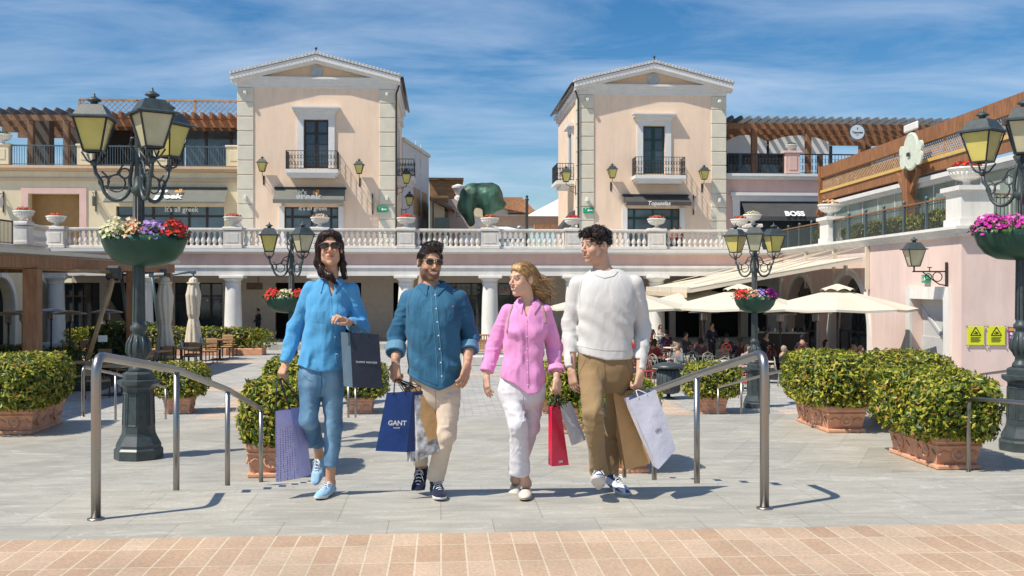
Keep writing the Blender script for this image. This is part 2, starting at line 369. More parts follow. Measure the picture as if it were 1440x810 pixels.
# ================================================================== MATERIALS
m_pinkT = mat('peach_stucco', (.81,.62,.47), .85, streak=.10, var=.05, vs=.7, bump=.15, bs=40)
m_pink = mat('pink_stucco', (.68,.46,.40), .85, streak=.10, var=.06, vs=.8, bump=.15, bs=40)
m_pinkW = mat('pale_pink_stucco', (.74,.57,.51), .85, streak=.10, var=.07, vs=.5, bump=.15, bs=30)
m_cream = mat('cream_stucco', (.70,.60,.41), .85, streak=.10, var=.06, vs=.6, bump=.15, bs=40)
m_tan = mat('tan_stucco', (.36,.29,.22), .85, var=.06, vs=.8, bump=.1)
m_white = mat('white_plaster', (.74,.72,.68), .7, streak=.12, var=.05, vs=1.5, bump=.08, bs=30)
m_trim = mat('grey_white_trim', (.68,.67,.65), .7, var=.05, vs=2)
m_quoin = mat('quoin_stone', (.64,.60,.49), .8, var=.06, vs=2, bump=.1)
m_stone = mat('balustrade_stone', (.66,.62,.57), .7, streak=.16, var=.08, vs=5, bump=.1)
m_wood = mat('stained_wood', (.27,.12,.052), .55, var=.3, vs=2, stretch=(4,4,1), bump=.1, bs=20)
m_woodL = mat('light_wood', (.46,.27,.13), .6, var=.25, vs=3, bump=.1, bs=20)
m_woodD = mat('dark_weathered_wood', (.115,.07,.045), .7, var=.3, vs=3, bump=.1, bs=20)
m_slate = mat('grey_weathered_beam', (.13,.14,.15), .7, var=.2, vs=3)
m_iron = mat('black_iron', (.02,.022,.025), .4, 0, var=.2, vs=8, spec=.6)
m_lamp = mat('dark_green_grey_cast_iron', (.045,.06,.062), .42, 0, var=.25, vs=10, bump=.1, bs=60, spec=.6)
m_teal = mat('teal_grey_metal', (.10,.15,.18), .4, .3, var=.1)
m_glass = glassmat('dark_window_glass', (.035,.05,.06))
m_glassB = mat('blue_window_glass', (.07,.11,.14), .08, var=.5, vs=.7, spec=.9)
m_glassG = mat('greenish_glazing', (.22,.29,.26), .12, var=.25, vs=.8, spec=.8)
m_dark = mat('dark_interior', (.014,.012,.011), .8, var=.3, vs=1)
m_frame = mat('brown_black_door_frame', (.03,.02,.015), .4, var=.1)
m_green = mat('dark_green_door_frame', (.01,.045,.035), .35, var=.1)
m_awn = mat('dark_grey_awning_fabric', (.15,.155,.135), .8, var=.1, vs=2, bump=.1, bs=150)
m_awnD = mat('charcoal_awning_fabric', (.06,.06,.062), .8, var=.12, vs=2)
m_canv = mat('cream_canvas', (.66,.59,.47), .85, var=.05, vs=2, bump=.08, bs=200)
m_canvW = mat('off_white_canvas', (.62,.57,.46), .85, var=.04, vs=2, bump=.08, bs=200)
m_steel = mat('brushed_stainless_steel', (.36,.34,.32), .36, 1, var=.08, vs=3, stretch=(1,1,.2), bump=.02, bs=300)
m_terra = mat('terracotta', (.64,.33,.20), .8, var=.2, vs=6, bump=.2, bs=40)
m_tile = mat('grey_roof_tile', (.62,.60,.57), .8, var=.15, vs=6, bump=.2)
m_rtile = mat('red_roof_tile', (.42,.20,.10), .8, var=.3, vs=6, bump=.2)
m_sign = mat('sign_white', (.8,.8,.78), .5, var=0)
m_signO = mat('sign_orange', (.75,.33,.03), .5, var=0)
m_black = mat('black_plastic', (.015,.015,.016), .45, var=0)
m_ygl = mat('amber_lantern_glass', (.62,.53,.14), .25, var=.12, vs=3, spec=.6, coat=.3)
m_pgl = mat('pale_lantern_glass', (.58,.53,.34), .25, var=.12, vs=3, spec=.6, coat=.3)
m_bowl = mat('dark_green_planter', (.012,.065,.04), .38, var=.15, vs=3, spec=.5)
m_exit = mat('exit_sign_green', (.01,.30,.14), .4, var=0)
m_hedge = leafmat('hedge_leaves', [(0,(.025,.06,.010)),(.25,(.07,.13,.014)),(.45,(.17,.22,.018)),(.65,(.36,.36,.025)),(.9,(.56,.50,.05)),(1,(.34,.12,.03))])
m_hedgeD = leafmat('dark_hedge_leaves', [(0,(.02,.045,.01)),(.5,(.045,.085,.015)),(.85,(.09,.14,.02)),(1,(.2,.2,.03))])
m_core = mat('dark_core', (.03,.03,.012), .9, var=.3)
# ================================================================== SETTING
m_slab = brickmat('grey_marble_slabs', (.385,.375,.34), (.43,.415,.37), (.27,.26,.235), .62, 1.24, .0035, .5, .55, veins=.45, dirt=.11, bump=.08, rot=radians(0))
m_slab2 = brickmat('grey_marble_slabs_wide', (.355,.345,.315), (.44,.425,.38), (.24,.24,.225), .9, 1.8, .004, .5, .5, veins=.55, dirt=.14, bump=.08, rot=radians(28))
m_pav = brickmat('small_stone_pavers', (.335,.335,.325), (.46,.445,.41), (.26,.25,.23), .42, .22, .012, .5, .7, dirt=.14, bump=.2)
m_pav2 = brickmat('pink_stone_pavers', (.50,.36,.27), (.56,.46,.37), (.3,.28,.25), .42, .22, .012, .5, .7, dirt=.12, bump=.2)
m_brick = brickmat('sand_coloured_bricks', (.42,.285,.19), (.51,.385,.275), (.56,.47,.35), .132, .35, .006, 0.0, .75, dirt=.2, bump=.35)
m_ground = mat('grey_ground', (.3,.29,.27), .9, var=.2, vs=.1)
def struct(name, mb, m): return mb.obj(name, m, kind='structure')
b = MB(); b.box(-900,900,-900,900,-.5,-.01); struct('ground', b, m_ground)
E1 = 7.1; E2 = 18.9
b = MB(); b.box(-14,14,-12,5.9,.9,Z1-.004); b.box(-14,14,-12,5.86,.9,Z1); struct('brick_pavement', b, m_brick)
b = MB(); b.box(-14,14,5.862,E1,.9,Z1-.001); struct('upper_landing', b, m_slab)
b = MB()
for i in range(6): b.box(-14,14,E1+.001+.835*i,E1+.835*(i+1),.5,Z1-.1457*(i+1))
struct('upper_steps', b, m_slab)
b = MB(); b.box(-26,26,E1+.835*6+.001,E2,.2,Z2); struct('middle_terrace', b, m_slab2)
b = MB()
for i in range(6): b.box(-26,26,E2+.001+.8*i,E2+.8*(i+1),.001,Z2-.137*(i+1))
struct('lower_steps', b, m_slab)
b = MB(); b.box(-32,30,E2+4.8,66,-.2,0); struct('lower_plaza', b, m_pav)
b = MB()
for x0, x1, y0, y1 in ((-6.2,-5.2,24.5,53),(5.6,6.6,24.5,53),(-26,-12,27,28),(9,26,26.2,27.2),(-5.2,5.6,38,38.9),(-26,-6.2,45,46),(-12.5,-6.2,33,34.2)):
    b.box(x0,x1,y0,y1,-.05,.004 if y1-y0 > 3 else .008)
struct('pink_paving_bands', b, m_pav2)
# colonnade platform
b = MB(); b.box(-32,28,53.6,60,.0,.3); struct('colonnade_floor', b, m_pav)
# ------------------------------------------------------------------ walls with openings
def wallx(mb, x0, x1, y, th, z0, z1, ops):       # ops: (xa, xb, za, zb)
    xs = sorted({x0, x1, *[o[0] for o in ops], *[o[1] for o in ops]}); xs = [x for x in xs if x0 <= x <= x1]
    for a, c in zip(xs[:-1], xs[1:]):
        m = (a+c)/2; hs = sorted([(o[2], o[3]) for o in ops if o[0] < m < o[1]]); z = z0
        for za, zb in hs:
            if za > z+1e-4: mb.box(a, c, y, y+th, z, za)
            z = zb
        if z < z1-1e-4: mb.box(a, c, y, y+th, z, z1)
def arch_fill(mb, xa, xb, y, th, zs, zt, n=14):   # solid between a round arch (springing zs) and the top zt
    r = (xb-xa)/2; c = (xa+xb)/2
    for i in range(n):
        a0 = pi-pi*i/n; a1 = pi-pi*(i+1)/n
        p0 = (c+r*cos(a0), zs+r*sin(a0)); p1 = (c+r*cos(a1), zs+r*sin(a1))
        mb.prism([(p0[0],y,p0[1]),(p1[0],y,p1[1]),(p1[0],y,zt),(p0[0],y,zt)], (0,th,0))
def arch_trim(mb, xa, xb, y, dep, zs, w, n=18, z0=None):
    r = (xb-xa)/2; c = (xa+xb)/2
    for i in range(n):
        a0 = pi-pi*i/n; a1 = pi-pi*(i+1)/n
        mb.prism([(c+r*cos(a0),y,zs+r*sin(a0)),(c+r*cos(a1),y,zs+r*sin(a1)),(c+(r+w)*cos(a1),y,zs+(r+w)*sin(a1)),(c+(r+w)*cos(a0),y,zs+(r+w)*sin(a0))], (0,-dep,0))
    if z0 is not None: mb.box(xa-w,xa,y-dep,y,z0,zs); mb.box(xb,xb+w,y-dep,y,z0,zs)
    mb.prism([(c-w*.45,y-dep,zs+r-.02),(c+w*.45,y-dep,zs+r-.02),(c+w*.7,y-dep,zs+r+w*1.5),(c-w*.7,y-dep,zs+r+w*1.5)], (0,-.08,0))
def iron_rail(mb, a, c, z0, z1, sp=.12, r=.012, deco=False, post=None):
    a = Vector(a); c = Vector(c); L = (c-a).length; n = max(2, int(L/sp)); d = (c-a)/n
    for z in (z0+.06, z1): mb.bar((a.x,a.y,z),(c.x,c.y,z),r*2.6,r*2.2)
    for i in range(n+1):
        p = a+d*i; mb.bar((p.x,p.y,z0),(p.x,p.y,z1),r*1.6,r*1.6,up=(0,1,0))
        if deco and i < n:
            q = p+d*.5; rr = min(d.length*.42, .1); u = d.normalized()
            for zc in (z0+.32*(z1-z0), z0+.68*(z1-z0)):
                mb.tube([(q.x+u.x*rr*cos(t), q.y+u.y*rr*cos(t), zc+rr*1.5*sin(t)) for t in [2*pi*k/8 for k in range(8)]], r*.8, 4, closed=True)
    if post:
        k = max(1, round(L/post))
        for i in range(k+1):
            p = a+(c-a)*i/k; mb.bar((p.x,p.y,z0),(p.x,p.y,z1+.06),.05,.05,up=(0,1,0))
# ------------------------------------------------------------------ wall lantern (prototype, hangs off +? wall at y=0 facing -y)
def lantern_mb(fr, gl, rf, c, s=1.0):        # tapered square lantern, c = bottom centre
    x, y, z = c; wb, wt, h = .15*s, .29*s, .58*s
    P = [(-1,-1),(1,-1),(1,1),(-1,1)]
    for i in range(4):
        a, d = P[i], P[(i+1) % 4]
        fr.bar((x+a[0]*wb,y+a[1]*wb,z),(x+a[0]*wt,y+a[1]*wt,z+h),.026*s,.026*s)
        fr.bar((x+a[0]*wb,y+a[1]*wb,z),(x+d[0]*wb,y+d[1]*wb,z),.03*s,.03*s)
        fr.bar((x+a[0]*wt,y+a[1]*wt,z+h),(x+d[0]*wt,y+d[1]*wt,z+h),.035*s,.035*s)
        k = .93
        gl.quad((x+a[0]*wb*k,y+a[1]*wb*k,z+.01),(x+d[0]*wb*k,y+d[1]*wb*k,z+.01),(x+d[0]*wt*k,y+d[1]*wt*k,z+h),(x+a[0]*wt*k,y+a[1]*wt*k,z+h))
    q = sqrt(2)
    rf.lathe([(wt*1.25*q,h-.005*s),(wt*1.25*q,h+.02*s),(wt*1.0*q,h+.05*s),(wt*.62*q,h+.24*s),(wt*.55*q,h+.25*s)], c, 4, pi/4)
    rf.smooth = True
    rf.lathe([(.07*s,h+.25*s),(.06*s,h+.30*s),(.13*s,h+.33*s),(.12*s,h+.35*s),(.05*s,h+.39*s),(.02*s,h+.42*s),(.022*s,h+.45*s),(.002*s,h+.47*s)], c, 12)
    rf.smooth = False
def make_wall_lantern():
    t = thing('wall_lantern', 'x', 'wall lantern')
    fr, gl, rf, br = MB(), MB(), MB(), MB()
    lantern_mb(fr, gl, rf, (0,-.55,0), .9)
    br.box(-.05,.05,-.03,-.001,-.75,-.2)
    br.tube([(0,-.55,0),(0,-.55,-.12),(0,-.5,-.2),(0,-.3,-.26),(0,-.05,-.3)], .02, 6)
    br.tube([(0,-.05,-.62),(0,-.25,-.55),(0,-.38,-.38),(0,-.33,-.28),(0,-.24,-.34),(0,-.28,-.4)], .016, 6)
    g = fr.obj('lantern_frame', m_iron, t); gl.obj('glass', m_ygl, g); rf.obj('lantern_roof', m_lamp, t); br.obj('bracket', m_iron, t)
    return t
WL = [make_wall_lantern()]; wl_used = [0]
def wall_lantern(loc, rz, label, s=1.0):
    o = place(WL[0], loc, rz, label, 'lanterns fixed to the walls', first=(wl_used[0] == 0)); wl_used[0] += 1; o.scale = (s,s,s); return o
# ------------------------------------------------------------------ flowers
def flower_mat(n, cols): return leafmat(n, [(i/max(1, len(cols)-1), c) for i, c in enumerate(cols)], .6)
m_fred = flower_mat('red_petals', [(.65,.02,.02),(.75,.06,.03),(.6,.01,.03)])
m_fcor = flower_mat('coral_and_cream_petals', [(.7,.06,.04),(.75,.55,.3),(.78,.72,.5),(.7,.1,.06)])
m_fpur = flower_mat('violet_petals', [(.30,.12,.55),(.55,.42,.75),(.42,.2,.62)])
m_fmag = flower_mat('magenta_petals', [(.62,.03,.38),(.5,.02,.35),(.72,.2,.5)])
m_fyel = flower_mat('cream_petals', [(.72,.68,.38),(.78,.75,.6)])
m_forg = flower_mat('orange_red_petals', [(.6,.1,.04),(.65,.2,.1),(.5,.05,.03)])
m_fleaf = leafmat('flower_leaves', [(0,(.03,.09,.01)),(.6,(.08,.17,.02)),(1,(.14,.24,.04))])
def flowers(n, box, size, seed=0, dome=.6):      # little five-sided open blossoms
    r = np.random.default_rng(seed); V = []; Fc = []
    for i in range(n):
        u, v = r.uniform(-1, 1, 2)
        while u*u+v*v > 1: u, v = r.uniform(-1, 1, 2)
        x = box[0]+u*box[3]; y = box[1]+v*box[4]; z = box[2]+box[5]*((1-u*u-v*v)*dome+r.uniform(0, 1)*(1-dome)*1.0)
        nrm = Vector((u*.9+r.normal()*.35, v*.9+r.normal()*.35-.25, .8)).normalized(); X = nrm.orthogonal().normalized(); Y = nrm.cross(X); s = size*r.uniform(.7, 1.25); a0 = r.uniform(0, 6)
        b0 = len(V); c = Vector((x, y, z)); V.append(c-nrm*s*.25)
        for k in range(6): V.append(c+(X*cos(a0+k*pi/3)+Y*sin(a0+k*pi/3))*s*(1 if k % 2 else .75)+nrm*s*.15*r.uniform(0,1))
        for k in range(6): Fc.append((b0, b0+1+k, b0+1+(k+1) % 6))
    return V, Fc
def leaves(n, box, size, seed=0, shell=True, e=4.0, updir=.35):    # numpy leaf cards through a rounded box volume; box=(cx,cy,cz,hx,hy,hz)
    r = np.random.default_rng(seed)
    d = r.uniform(-1, 1, (n*3, 3)); k = (np.abs(d)**e).sum(1)**(1/e)
    rad = np.where(r.random(n*3) < .75, r.uniform(.86, 1.05, n*3), r.uniform(.55, .9, n*3)) if shell else r.uniform(.2, 1, n*3)
    d = d/k[:, None]
    d = d[r.random(n*3) < (np.maximum(.3, 1-.3*(d[:, 2] < -.9)))][:n]; rad = rad[:len(d)]
    lump = 1+.07*noise3(d.astype(np.float32)*2.2, 1.3, seed)+.05*noise3(d.astype(np.float32)*2.2, 4, seed+3)
    c = d*(rad*lump)[:, None]*np.array(box[3:])+np.array(box[:3])
    nr = d**3+r.normal(0, .55, d.shape); nr[:, 2] += updir; nr /= np.linalg.norm(nr, axis=1)[:, None]
    t = np.cross(nr, r.normal(0, 1, d.shape)); t /= np.linalg.norm(t, axis=1)[:, None]; bb = np.cross(nr, t)
    s = size*r.uniform(.6, 1.25, len(d))[:, None]
    V = np.stack([c-t*s, c+bb*s*.42-t*s*.1-nr*s*.12, c+t*s, c-bb*s*.42-t*s*.1-nr*s*.12], 1).reshape(-1, 3)
    Fq = np.arange(len(d)*4).reshape(-1, 4)
    return V, Fq
def hedge_obj(name, n, box, size, m, parent, seed=0, core=.80, **kw):
    V, Fq = leaves(n, box, size, seed, **kw); o = link(name, np_mesh(name, V, Fq, m, smooth=False), parent)
    if core:
        lo = [box[i]-box[3+i]*1.0 for i in range(3)]; hi = [box[i]+box[3+i]*1.0 for i in range(3)]
        r = [box[3+i]*core for i in range(3)]
        f = lambda p: rbx(p, box[:3], r, min(r)*.7)+.10*min(r)*noise3(p, 3.5/max(min(r), .1), 4)
        v, q = nets(f, lo, hi, max(.04, min(r)/6)); link('dark_core', np_mesh('dark_core', v, q, m_core), o)  # added solid dark core, blocks the view through the leaves
    return o
# ------------------------------------------------------------------ urn bowl on a pedestal
def make_urn():
    t = thing('flower_urn', 'x', 'flower urn')
    b = MB(); b.smooth = True
    b.lathe([(.20,0),(.21,.04),(.12,.07),(.09,.13),(.12,.17),(.30,.24),(.42,.36),(.47,.46),(.50,.47),(.51,.51),(.48,.53),(.44,.52),(.40,.46)], (0,0,0), 28)
    for k in range(22):
        a = 2*pi*k/22; b.tube([(cos(a)*.20,sin(a)*.20,.20),(cos(a)*.36,sin(a)*.36,.29),(cos(a)*.45,sin(a)*.45,.41)], [.02,.03,.035], 5)
    b.obj('bowl', m_white, t)
    V, Fc = flowers(90, (0,0,.50,.40,.40,.24), .06, 3); f = MB(); f.v = [tuple(v) for v in V]; f.f = Fc; f.mi = [0]*len(Fc); f.sm = [False]*len(Fc)
    f.obj('flowers', m_forg, t)
    V, Fq = leaves(160, (0,0,.52,.42,.42,.12), .07, 5, e=2); link('leaves', np_mesh('leaves', V, Fq, m_fleaf, smooth=False), t)
    return t
URN = make_urn(); urn_n = [0]
def urn(loc, label, s=1.0, fm=None):
    o = place(URN, loc, random.uniform(0, 6), label, 'white flower urns on the pedestals', first=(urn_n[0] == 0)); urn_n[0] += 1; o.scale = (s,s,s)
    if fm:
        for c in CH(o):
            if c.name.startswith('flowers'): c.data = c.data.copy(); c.data.materials[0] = fm
    return o
# ------------------------------------------------------------------ balustrade
YF = 55.0; ZT = 5.31
colx_px = [79,203,328,450,571,689,806,923,1040]
PX = [on_Y(x, 400, YF).x for x in colx_px]
def make_bay(w):
    t = thing('stone_balustrade', 'x', 'balustrade')
    b = MB(); b.rbox((0,0,.07),(w,.34,.14),.02); b.obj('bottom_rail', m_stone, t)
    b = MB(); b.rbox((0,0,1.0),(w,.38,.13),.025); b.rbox((0,0,.915),(w,.26,.04),.01); b.obj('top_rail', m_stone, t)
    n = 12; me = None
    for i in range(n):
        if me is None:
            q = MB(); q.smooth = True
            q.lathe([(.10,.141),(.10,.19),(.06,.21),(.07,.25),(.12,.36),(.12,.42),(.07,.58),(.045,.72),(.05,.76),(.075,.78),(.06,.80),(.09,.83),(.09,.894)], (0,0,0), 12); me = q.mesh('baluster', m_stone)
        o = link('baluster', me, t); o.location = ((i+.5)*w/n-w/2, 0, 0)
    return t
PW = 1.05
bw = (PX[2]-PX[1])-PW
BAY = make_bay(bw)
def pedestal_mb(w=PW, d=.7, h=1.12):
    b = MB(); b.rbox((0,0,.09),(w*.98,d*.98,.18),.02); b.rbox((0,0,.54),(w*.88,d*.88,.74),.01); b.rbox((0,-d*.44-.005,.54),(w*.6,.03,.5),.008); b.rbox((0,0,h-.1),(w,d,.16),.03); b.rbox((0,0,h-.01),(w*.92,d*.92,.05),.01); return b
pedm = pedestal_mb().mesh('stone_pedestal', m_stone)
for i, x in enumerate(PX):
    wm = ORD[i]
    p = link('stone_pedestal', pedm, None, f'grey stone pedestal in the terrace balustrade, {wm} from the left', 'pedestal', 'pedestals of the long terrace balustrade', loc=(x, YF, ZT))
    if i < len(PX)-1:
        o = place(BAY, ((x+PX[i+1])/2, YF, ZT), 0, f'stone balustrade bay of white balusters along the terrace, {wm} from the left', 'balustrade bays of the terrace', first=(i == 0))
        o.scale = ((PX[i+1]-x-PW)/bw, 1, 1)
    if i not in (1,): urn((x, YF, ZT+1.13), f'white stone urn with orange flowers on the terrace balustrade, {wm} pedestal from the left', 1.0, [m_forg,None,m_forg,m_fcor,m_fred,m_forg,m_fred,m_forg,m_forg][i])
# return bay on the left, coming towards the camera, then its corner pedestal
cl = cw(-23.65, 49.6, ZT); cl2 = Vector((PX[0]-.2, YF-.5, ZT))
d = Vector((cl.x-cl2.x, cl.y-cl2.y, 0)); ang = atan2(d.y, d.x)
o = place(BAY, ((cl.x+cl2.x)/2,(cl.y+cl2.y)/2,ZT), ang, 'short stone balustrade turning towards the camera at the left end of the terrace', 'balustrade bays of the terrace'); o.scale = ((d.length-1.0)/bw,1,1)
p = link('stone_pedestal', pedm, None, 'stone corner pedestal between the balustrade and the black railing on the left', 'pedestal', 'pedestals of the long terrace balustrade', loc=cl); p.rotation_euler = (0,0,ang)
urn((cl.x,cl.y,ZT+1.13), 'white urn on the far left corner pedestal beside the black railing', 1.0)
# right corner pedestals where the terrace meets the wing
urn((on_Y(1058,400,YF+2).x, YF+2, ZT+1.5), 'white urn with dried plants just left of the sloping handrail, behind the lamp', 1.05, m_fyel)
link('stone_pedestal', pedestal_mb(1.0,.8,1.5).mesh('stone_pedestal', m_stone), None, 'taller stone pedestal at the right end of the terrace balustrade', 'pedestal', loc=(on_Y(1058,400,YF+2).x, YF+2, ZT))
# ------------------------------------------------------------------ colonnade building (terrace storey)
XL = on_Y(60,400,YF).x; XR = on_Y(1150,400,YF).x
base = wthing('colonnade_building', 'long pink arcade building with white columns under the stone balustrade terrace', 'arcade building', ((XL+XR)/2, YF, .3))
b = MB(); b.box(XL,XR,YF-.35,70,5.02,ZT-.02); b.box(XL,XR,YF-.45,YF-.35,5.12,ZT-.02); b.obj('cornice', m_trim, base)
b = MB(); b.box(XL,XR,YF-.15,YF+.6,4.42,5.018); b.obj('pink_band', m_pink, base)
b = MB(); b.box(XL,XR,YF-.22,YF+.65,3.86,4.418); b.box(XL,XR,YF-.28,YF-.22,4.28,4.40); b.obj('architrave', m_white, base)
b = MB(); b.box(XL,XR,YF+.66,59.5,4.0,4.1); b.obj('soffit', m_trim, base)
wops = []; X = lambda px, Y=59.2: on_Y(px, 400, Y).x
for a, c in ((246,313),(387,432),(470,508),(553,566),(598,684),(700,775),(90,140),(150,180),(196,240)): wops.append((X(a), X(c), .3, 3.5))
for a, c in ((880,905),(915,942),(950,985),(1000,1040),(1052,1080)): wops.append((X(a), X(c), .3, 3.3))
b = MB(); wallx(b, XL, XR, 59.2, .3, .3, 4.0, wops)
for px in (515,530,548,340,362,380): b.box(X(px)-.01, X(px)+.01, 59.185, 59.2, .3, 4.0)
for z in (1.3,2.3,3.2): b.box(X(310),X(387),59.19,59.2,z,z+.02); b.box(X(508),X(550),59.19,59.2,z,z+.02)
b.obj('inner_wall', mat('arcade_wall', (.52,.45,.37), .8, var=.06), base)
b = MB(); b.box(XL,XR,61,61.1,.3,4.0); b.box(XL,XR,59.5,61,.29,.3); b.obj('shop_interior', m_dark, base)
for a, c in ((246,313),(598,684),(700,775),(90,140)):
    w = MB(); xa, xb = X(a), X(c)
    for q in range(5): xx = xa+(xb-xa)*q/4; w.box(xx-.04,xx+.04,59.25,59.33,.3,3.5)
    w.box(xa,xb,59.251,59.329,2.7,2.78); w.box(xa,xb,59.252,59.328,3.42,3.499)
    f = w.obj('shop_window', m_frame, base); g = MB(); g.box(xa+.01,xb-.01,59.36,59.38,.31,3.49); g.obj('glass', m_glass, f)
b = MB()
for q in range(9):
    for r_ in range(2): b.box(X(606)+q*.33, X(606)+q*.33+.18, 59.3, 59.34, 2.85+r_*.28, 3.02+r_*.28)
b.obj('grille', m_awn, base)
for i, px in enumerate(colx_px[:8]):
    cx = on_Y(px, 400, YF+.15).x
    t = MB(); t.smooth = True
    t.lathe([(.50,.18),(.54,.24),(.50,.30),(.47,.33),(.46,.36),(.455,1.5),(.40,3.35),(.39,3.40),(.43,3.43),(.43,3.47),(.39,3.5),(.40,3.58),(.50,3.68),(.56,3.72)], (cx,YF+.15,0), 28); t.smooth = False
    t.rbox((cx,YF+.15,.3-.02+.04),(1.15,1.15,.16),.02); t.rbox((cx,YF+.15,3.79),(1.25,1.15,.135),.02)
    t.obj('column', m_white, base)
b = MB(); b.bar((X(372),57.2,3.1),(X(372),57.2,3.85),.05,.05); b.box(X(356),X(378),57.17,57.2,3.12,3.5); b.obj('hanging_shop_sign', m_woodD, base)
q = put_text('shop_lettering', 'GUESS', .30, mat('copper_letters', (.5,.22,.14), .4, var=0), (X(712),59.15,3.1), (1,0,0), (0,0,1), base, bold=.004)
# ================================================================== TOWERS
YT = 60.0
def tower(px0, px1, doorpx, side, label, wframe, awn, aw_px, dz_px, sgn):
    x0 = on_Y(px0, 400, YT).x; x1 = on_Y(px1, 400, YT).x; pm = (px0+px1)/2; cx = (x0+x1)/2; W = x1-x0
    Zp = lambda py, px=pm: on_Y(px, py, YT).z
    XX = lambda px: on_Y(px, 400, YT).x
    ztop = Zp(dz_px['corn']); D = 11.0
    t = wthing('tower_house', label, 'building', (cx, YT, ZT))
    ops = [(XX(doorpx[0]), XX(doorpx[1]), Zp(dz_px['wb']), Zp(dz_px['wt'])), (XX(aw_px[2]), XX(aw_px[3]), ZT, Zp(dz_px['dt']))]
    b = MB(); wallx(b, x0, x1, YT, .4, ZT-.3, ztop, ops); b.box(x0+.001, x0+.4, YT+.4, YT+D, ZT-.3, ztop); b.box(x1-.4, x1-.001, YT+.4, YT+D, ZT-.3, ztop); b.box(x0+.4,x1-.4,YT+D-.4,YT+D,ZT-.3,ztop)
    b.obj('wall', m_pinkT, t)
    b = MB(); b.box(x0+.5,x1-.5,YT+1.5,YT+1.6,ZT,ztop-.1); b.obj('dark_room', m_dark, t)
    # quoins
    qw = W*.098; nq = 11
    for xa, xb, nm in ((x0-.05, x0+qw, 0), (x1-qw, x1+.05, 1)):
        b = MB(); h = (ztop-ZT-.2)/nq
        for i in range(nq): b.rbox(((xa+xb)/2, YT+.2, ZT+.2+h*(i+.5)), (xb-xa, .52, h-.05), .02)
        b.obj('corner_quoins', m_quoin, t)
        # return of the quoins along the side
        b = MB(); xs = x0-.05 if nm == 0 else x1+.05
        for i in range(nq): b.rbox((xs+(.02 if nm == 0 else -.02), YT+.46+.4, ZT+.2+h*(i+.5)), (.1, .78, h-.05), .015)
        b.obj('corner_quoins', m_quoin, t)
    # entablature + pediment
    b = MB(); za = ztop; o = .35
    for k, (dz, pr) in enumerate(((.22,.06),(.16,.14),(.10,.22),(.12,.28))): b.box(x0-pr, x1+pr, YT-pr, YT+.5, za, za+dz); za += dz
    for k in (0, 1):
        s_ = x0 if k == 0 else x1; e = -1 if k == 0 else 1
        b.box(s_, s_+e*.12, YT+.5, YT+D+.3, ztop, ztop+.25); b.box(s_, s_+e*.26, YT+.5, YT+D+.4, ztop+.25, ztop+.42)
    b.obj('cornice', m_trim, t)
    apex = Zp(dz_px['apex'])-.22; ze = za+.05; ov = .34
    ax, bx_ = x0-ov, x1+ov
    b = MB(); b.prism([(x0-.1,YT-.05,za),(x1+.1,YT-.05,za),(cx,YT-.05,apex-.55)], (0,.5,0)); b.obj('tympanum', mat('orange_tympanum', (.72,.50,.32), .85, var=.04), t)
    b = MB()
    for (xa, zz), (xb, zb) in (((ax, ze), (cx, apex-.12)), ((cx, apex-.12), (bx_, ze))):
        b.prism([(xa,YT-.55,zz-.02),(xb,YT-.55,zb-.02),(xb,YT-.55,zb-.30),(xa,YT-.55,zz-.30)], (0,.72,0))
        b.prism([(xa,YT-.38,zz-.30),(xb,YT-.38,zb-.30),(xb,YT-.38,zb-.46),(xa,YT-.38,zz-.46)], (0,.5,0))
    b.obj('raking_cornice', m_trim, t)
    b = MB()
    for (xa, zz), (xb, zb) in (((ax-.05, ze), (cx, apex-.10)), ((cx, apex-.10), (bx_+.05, ze))):
        b.prism([(xa,YT-.6,zz),(xb,YT-.6,zb),(xb,YT-.6,zb+.12),(xa,YT-.6,zz+.12)], (0,D+1,0))
        n = 24
        for i in range(n):
            f_ = (i+.5)/n; xx = xa+(xb-xa)*f_; z_ = zz+(zb-zz)*f_+.12
            b.smooth = True; b.tube([(xx,YT-.66,z_),(xx,YT+D+.4,z_-.015)], .035, 6); b.smooth = False
    b.obj('tiled_roof', m_tile, t)
    b = MB(); b.lathe([(.35,0),(.35,.06),(.29,.06),(.29,.0)], (0,0,0), 20)
    b2 = MB(); b2.M = Matrix.Translation((cx, YT-.05, (za+apex-.55)/2-.05)) @ Matrix.Rotation(pi/2, 4, 'X'); b2.lathe([(.36,0),(.36,.05),(.01,.05)], (0,0,0), 20); b2.obj('round_vent', mat('vent_grey', (.42,.44,.44), .7, var=.1), t)
    b = MB(); b.tube([(cx,YT-.4,apex),(cx,YT-.4,apex+.22)], .03, 6); b.sphere((cx,YT-.4,apex+.25), .08); b.obj('finial', m_iron, t)
    # window on the balcony
    xa, xb, zb, zt = ops[0]; fr = .36
    b = MB(); b.box(xa-fr, xa, YT-.10, YT-.002, zb, zt); b.box(xb, xb+fr, YT-.10, YT-.002, zb, zt); b.box(xa-fr,xb+fr,YT-.11,YT-.002,zt,zt+.32)
    b.box(xa-fr-.08,xb+fr+.08,YT-.2,YT-.002,zt+.32,zt+.47); b.box(xa-fr-.25,xb+fr+.25,YT-.38,YT-.002,zt+.47,zt+.62); b.box(xa-fr-.3,xb+fr+.3,YT-.44,YT-.002,zt+.62,zt+.70)
    w = b.obj('window_surround', m_trim, t)
    b = MB(); cxx = (xa+xb)/2; y = YT+.2
    for q in (xa+.05, xb-.05, cxx-.05, cxx+.05): b.box(q-.055,q+.055,y,y+.08,zb,zt)
    for q, hh in ((zb+.04,.12),(zt-.05,.1),(zb+(zt-zb)*.72,.12)): b.box(xa,xb,y+.002,y+.078,q-hh/2,q+hh/2)
    for q in (.28,.5): b.box(xa,xb,y+.02,y+.06,zb+(zt-zb)*q-.02,zb+(zt-zb)*q+.02)
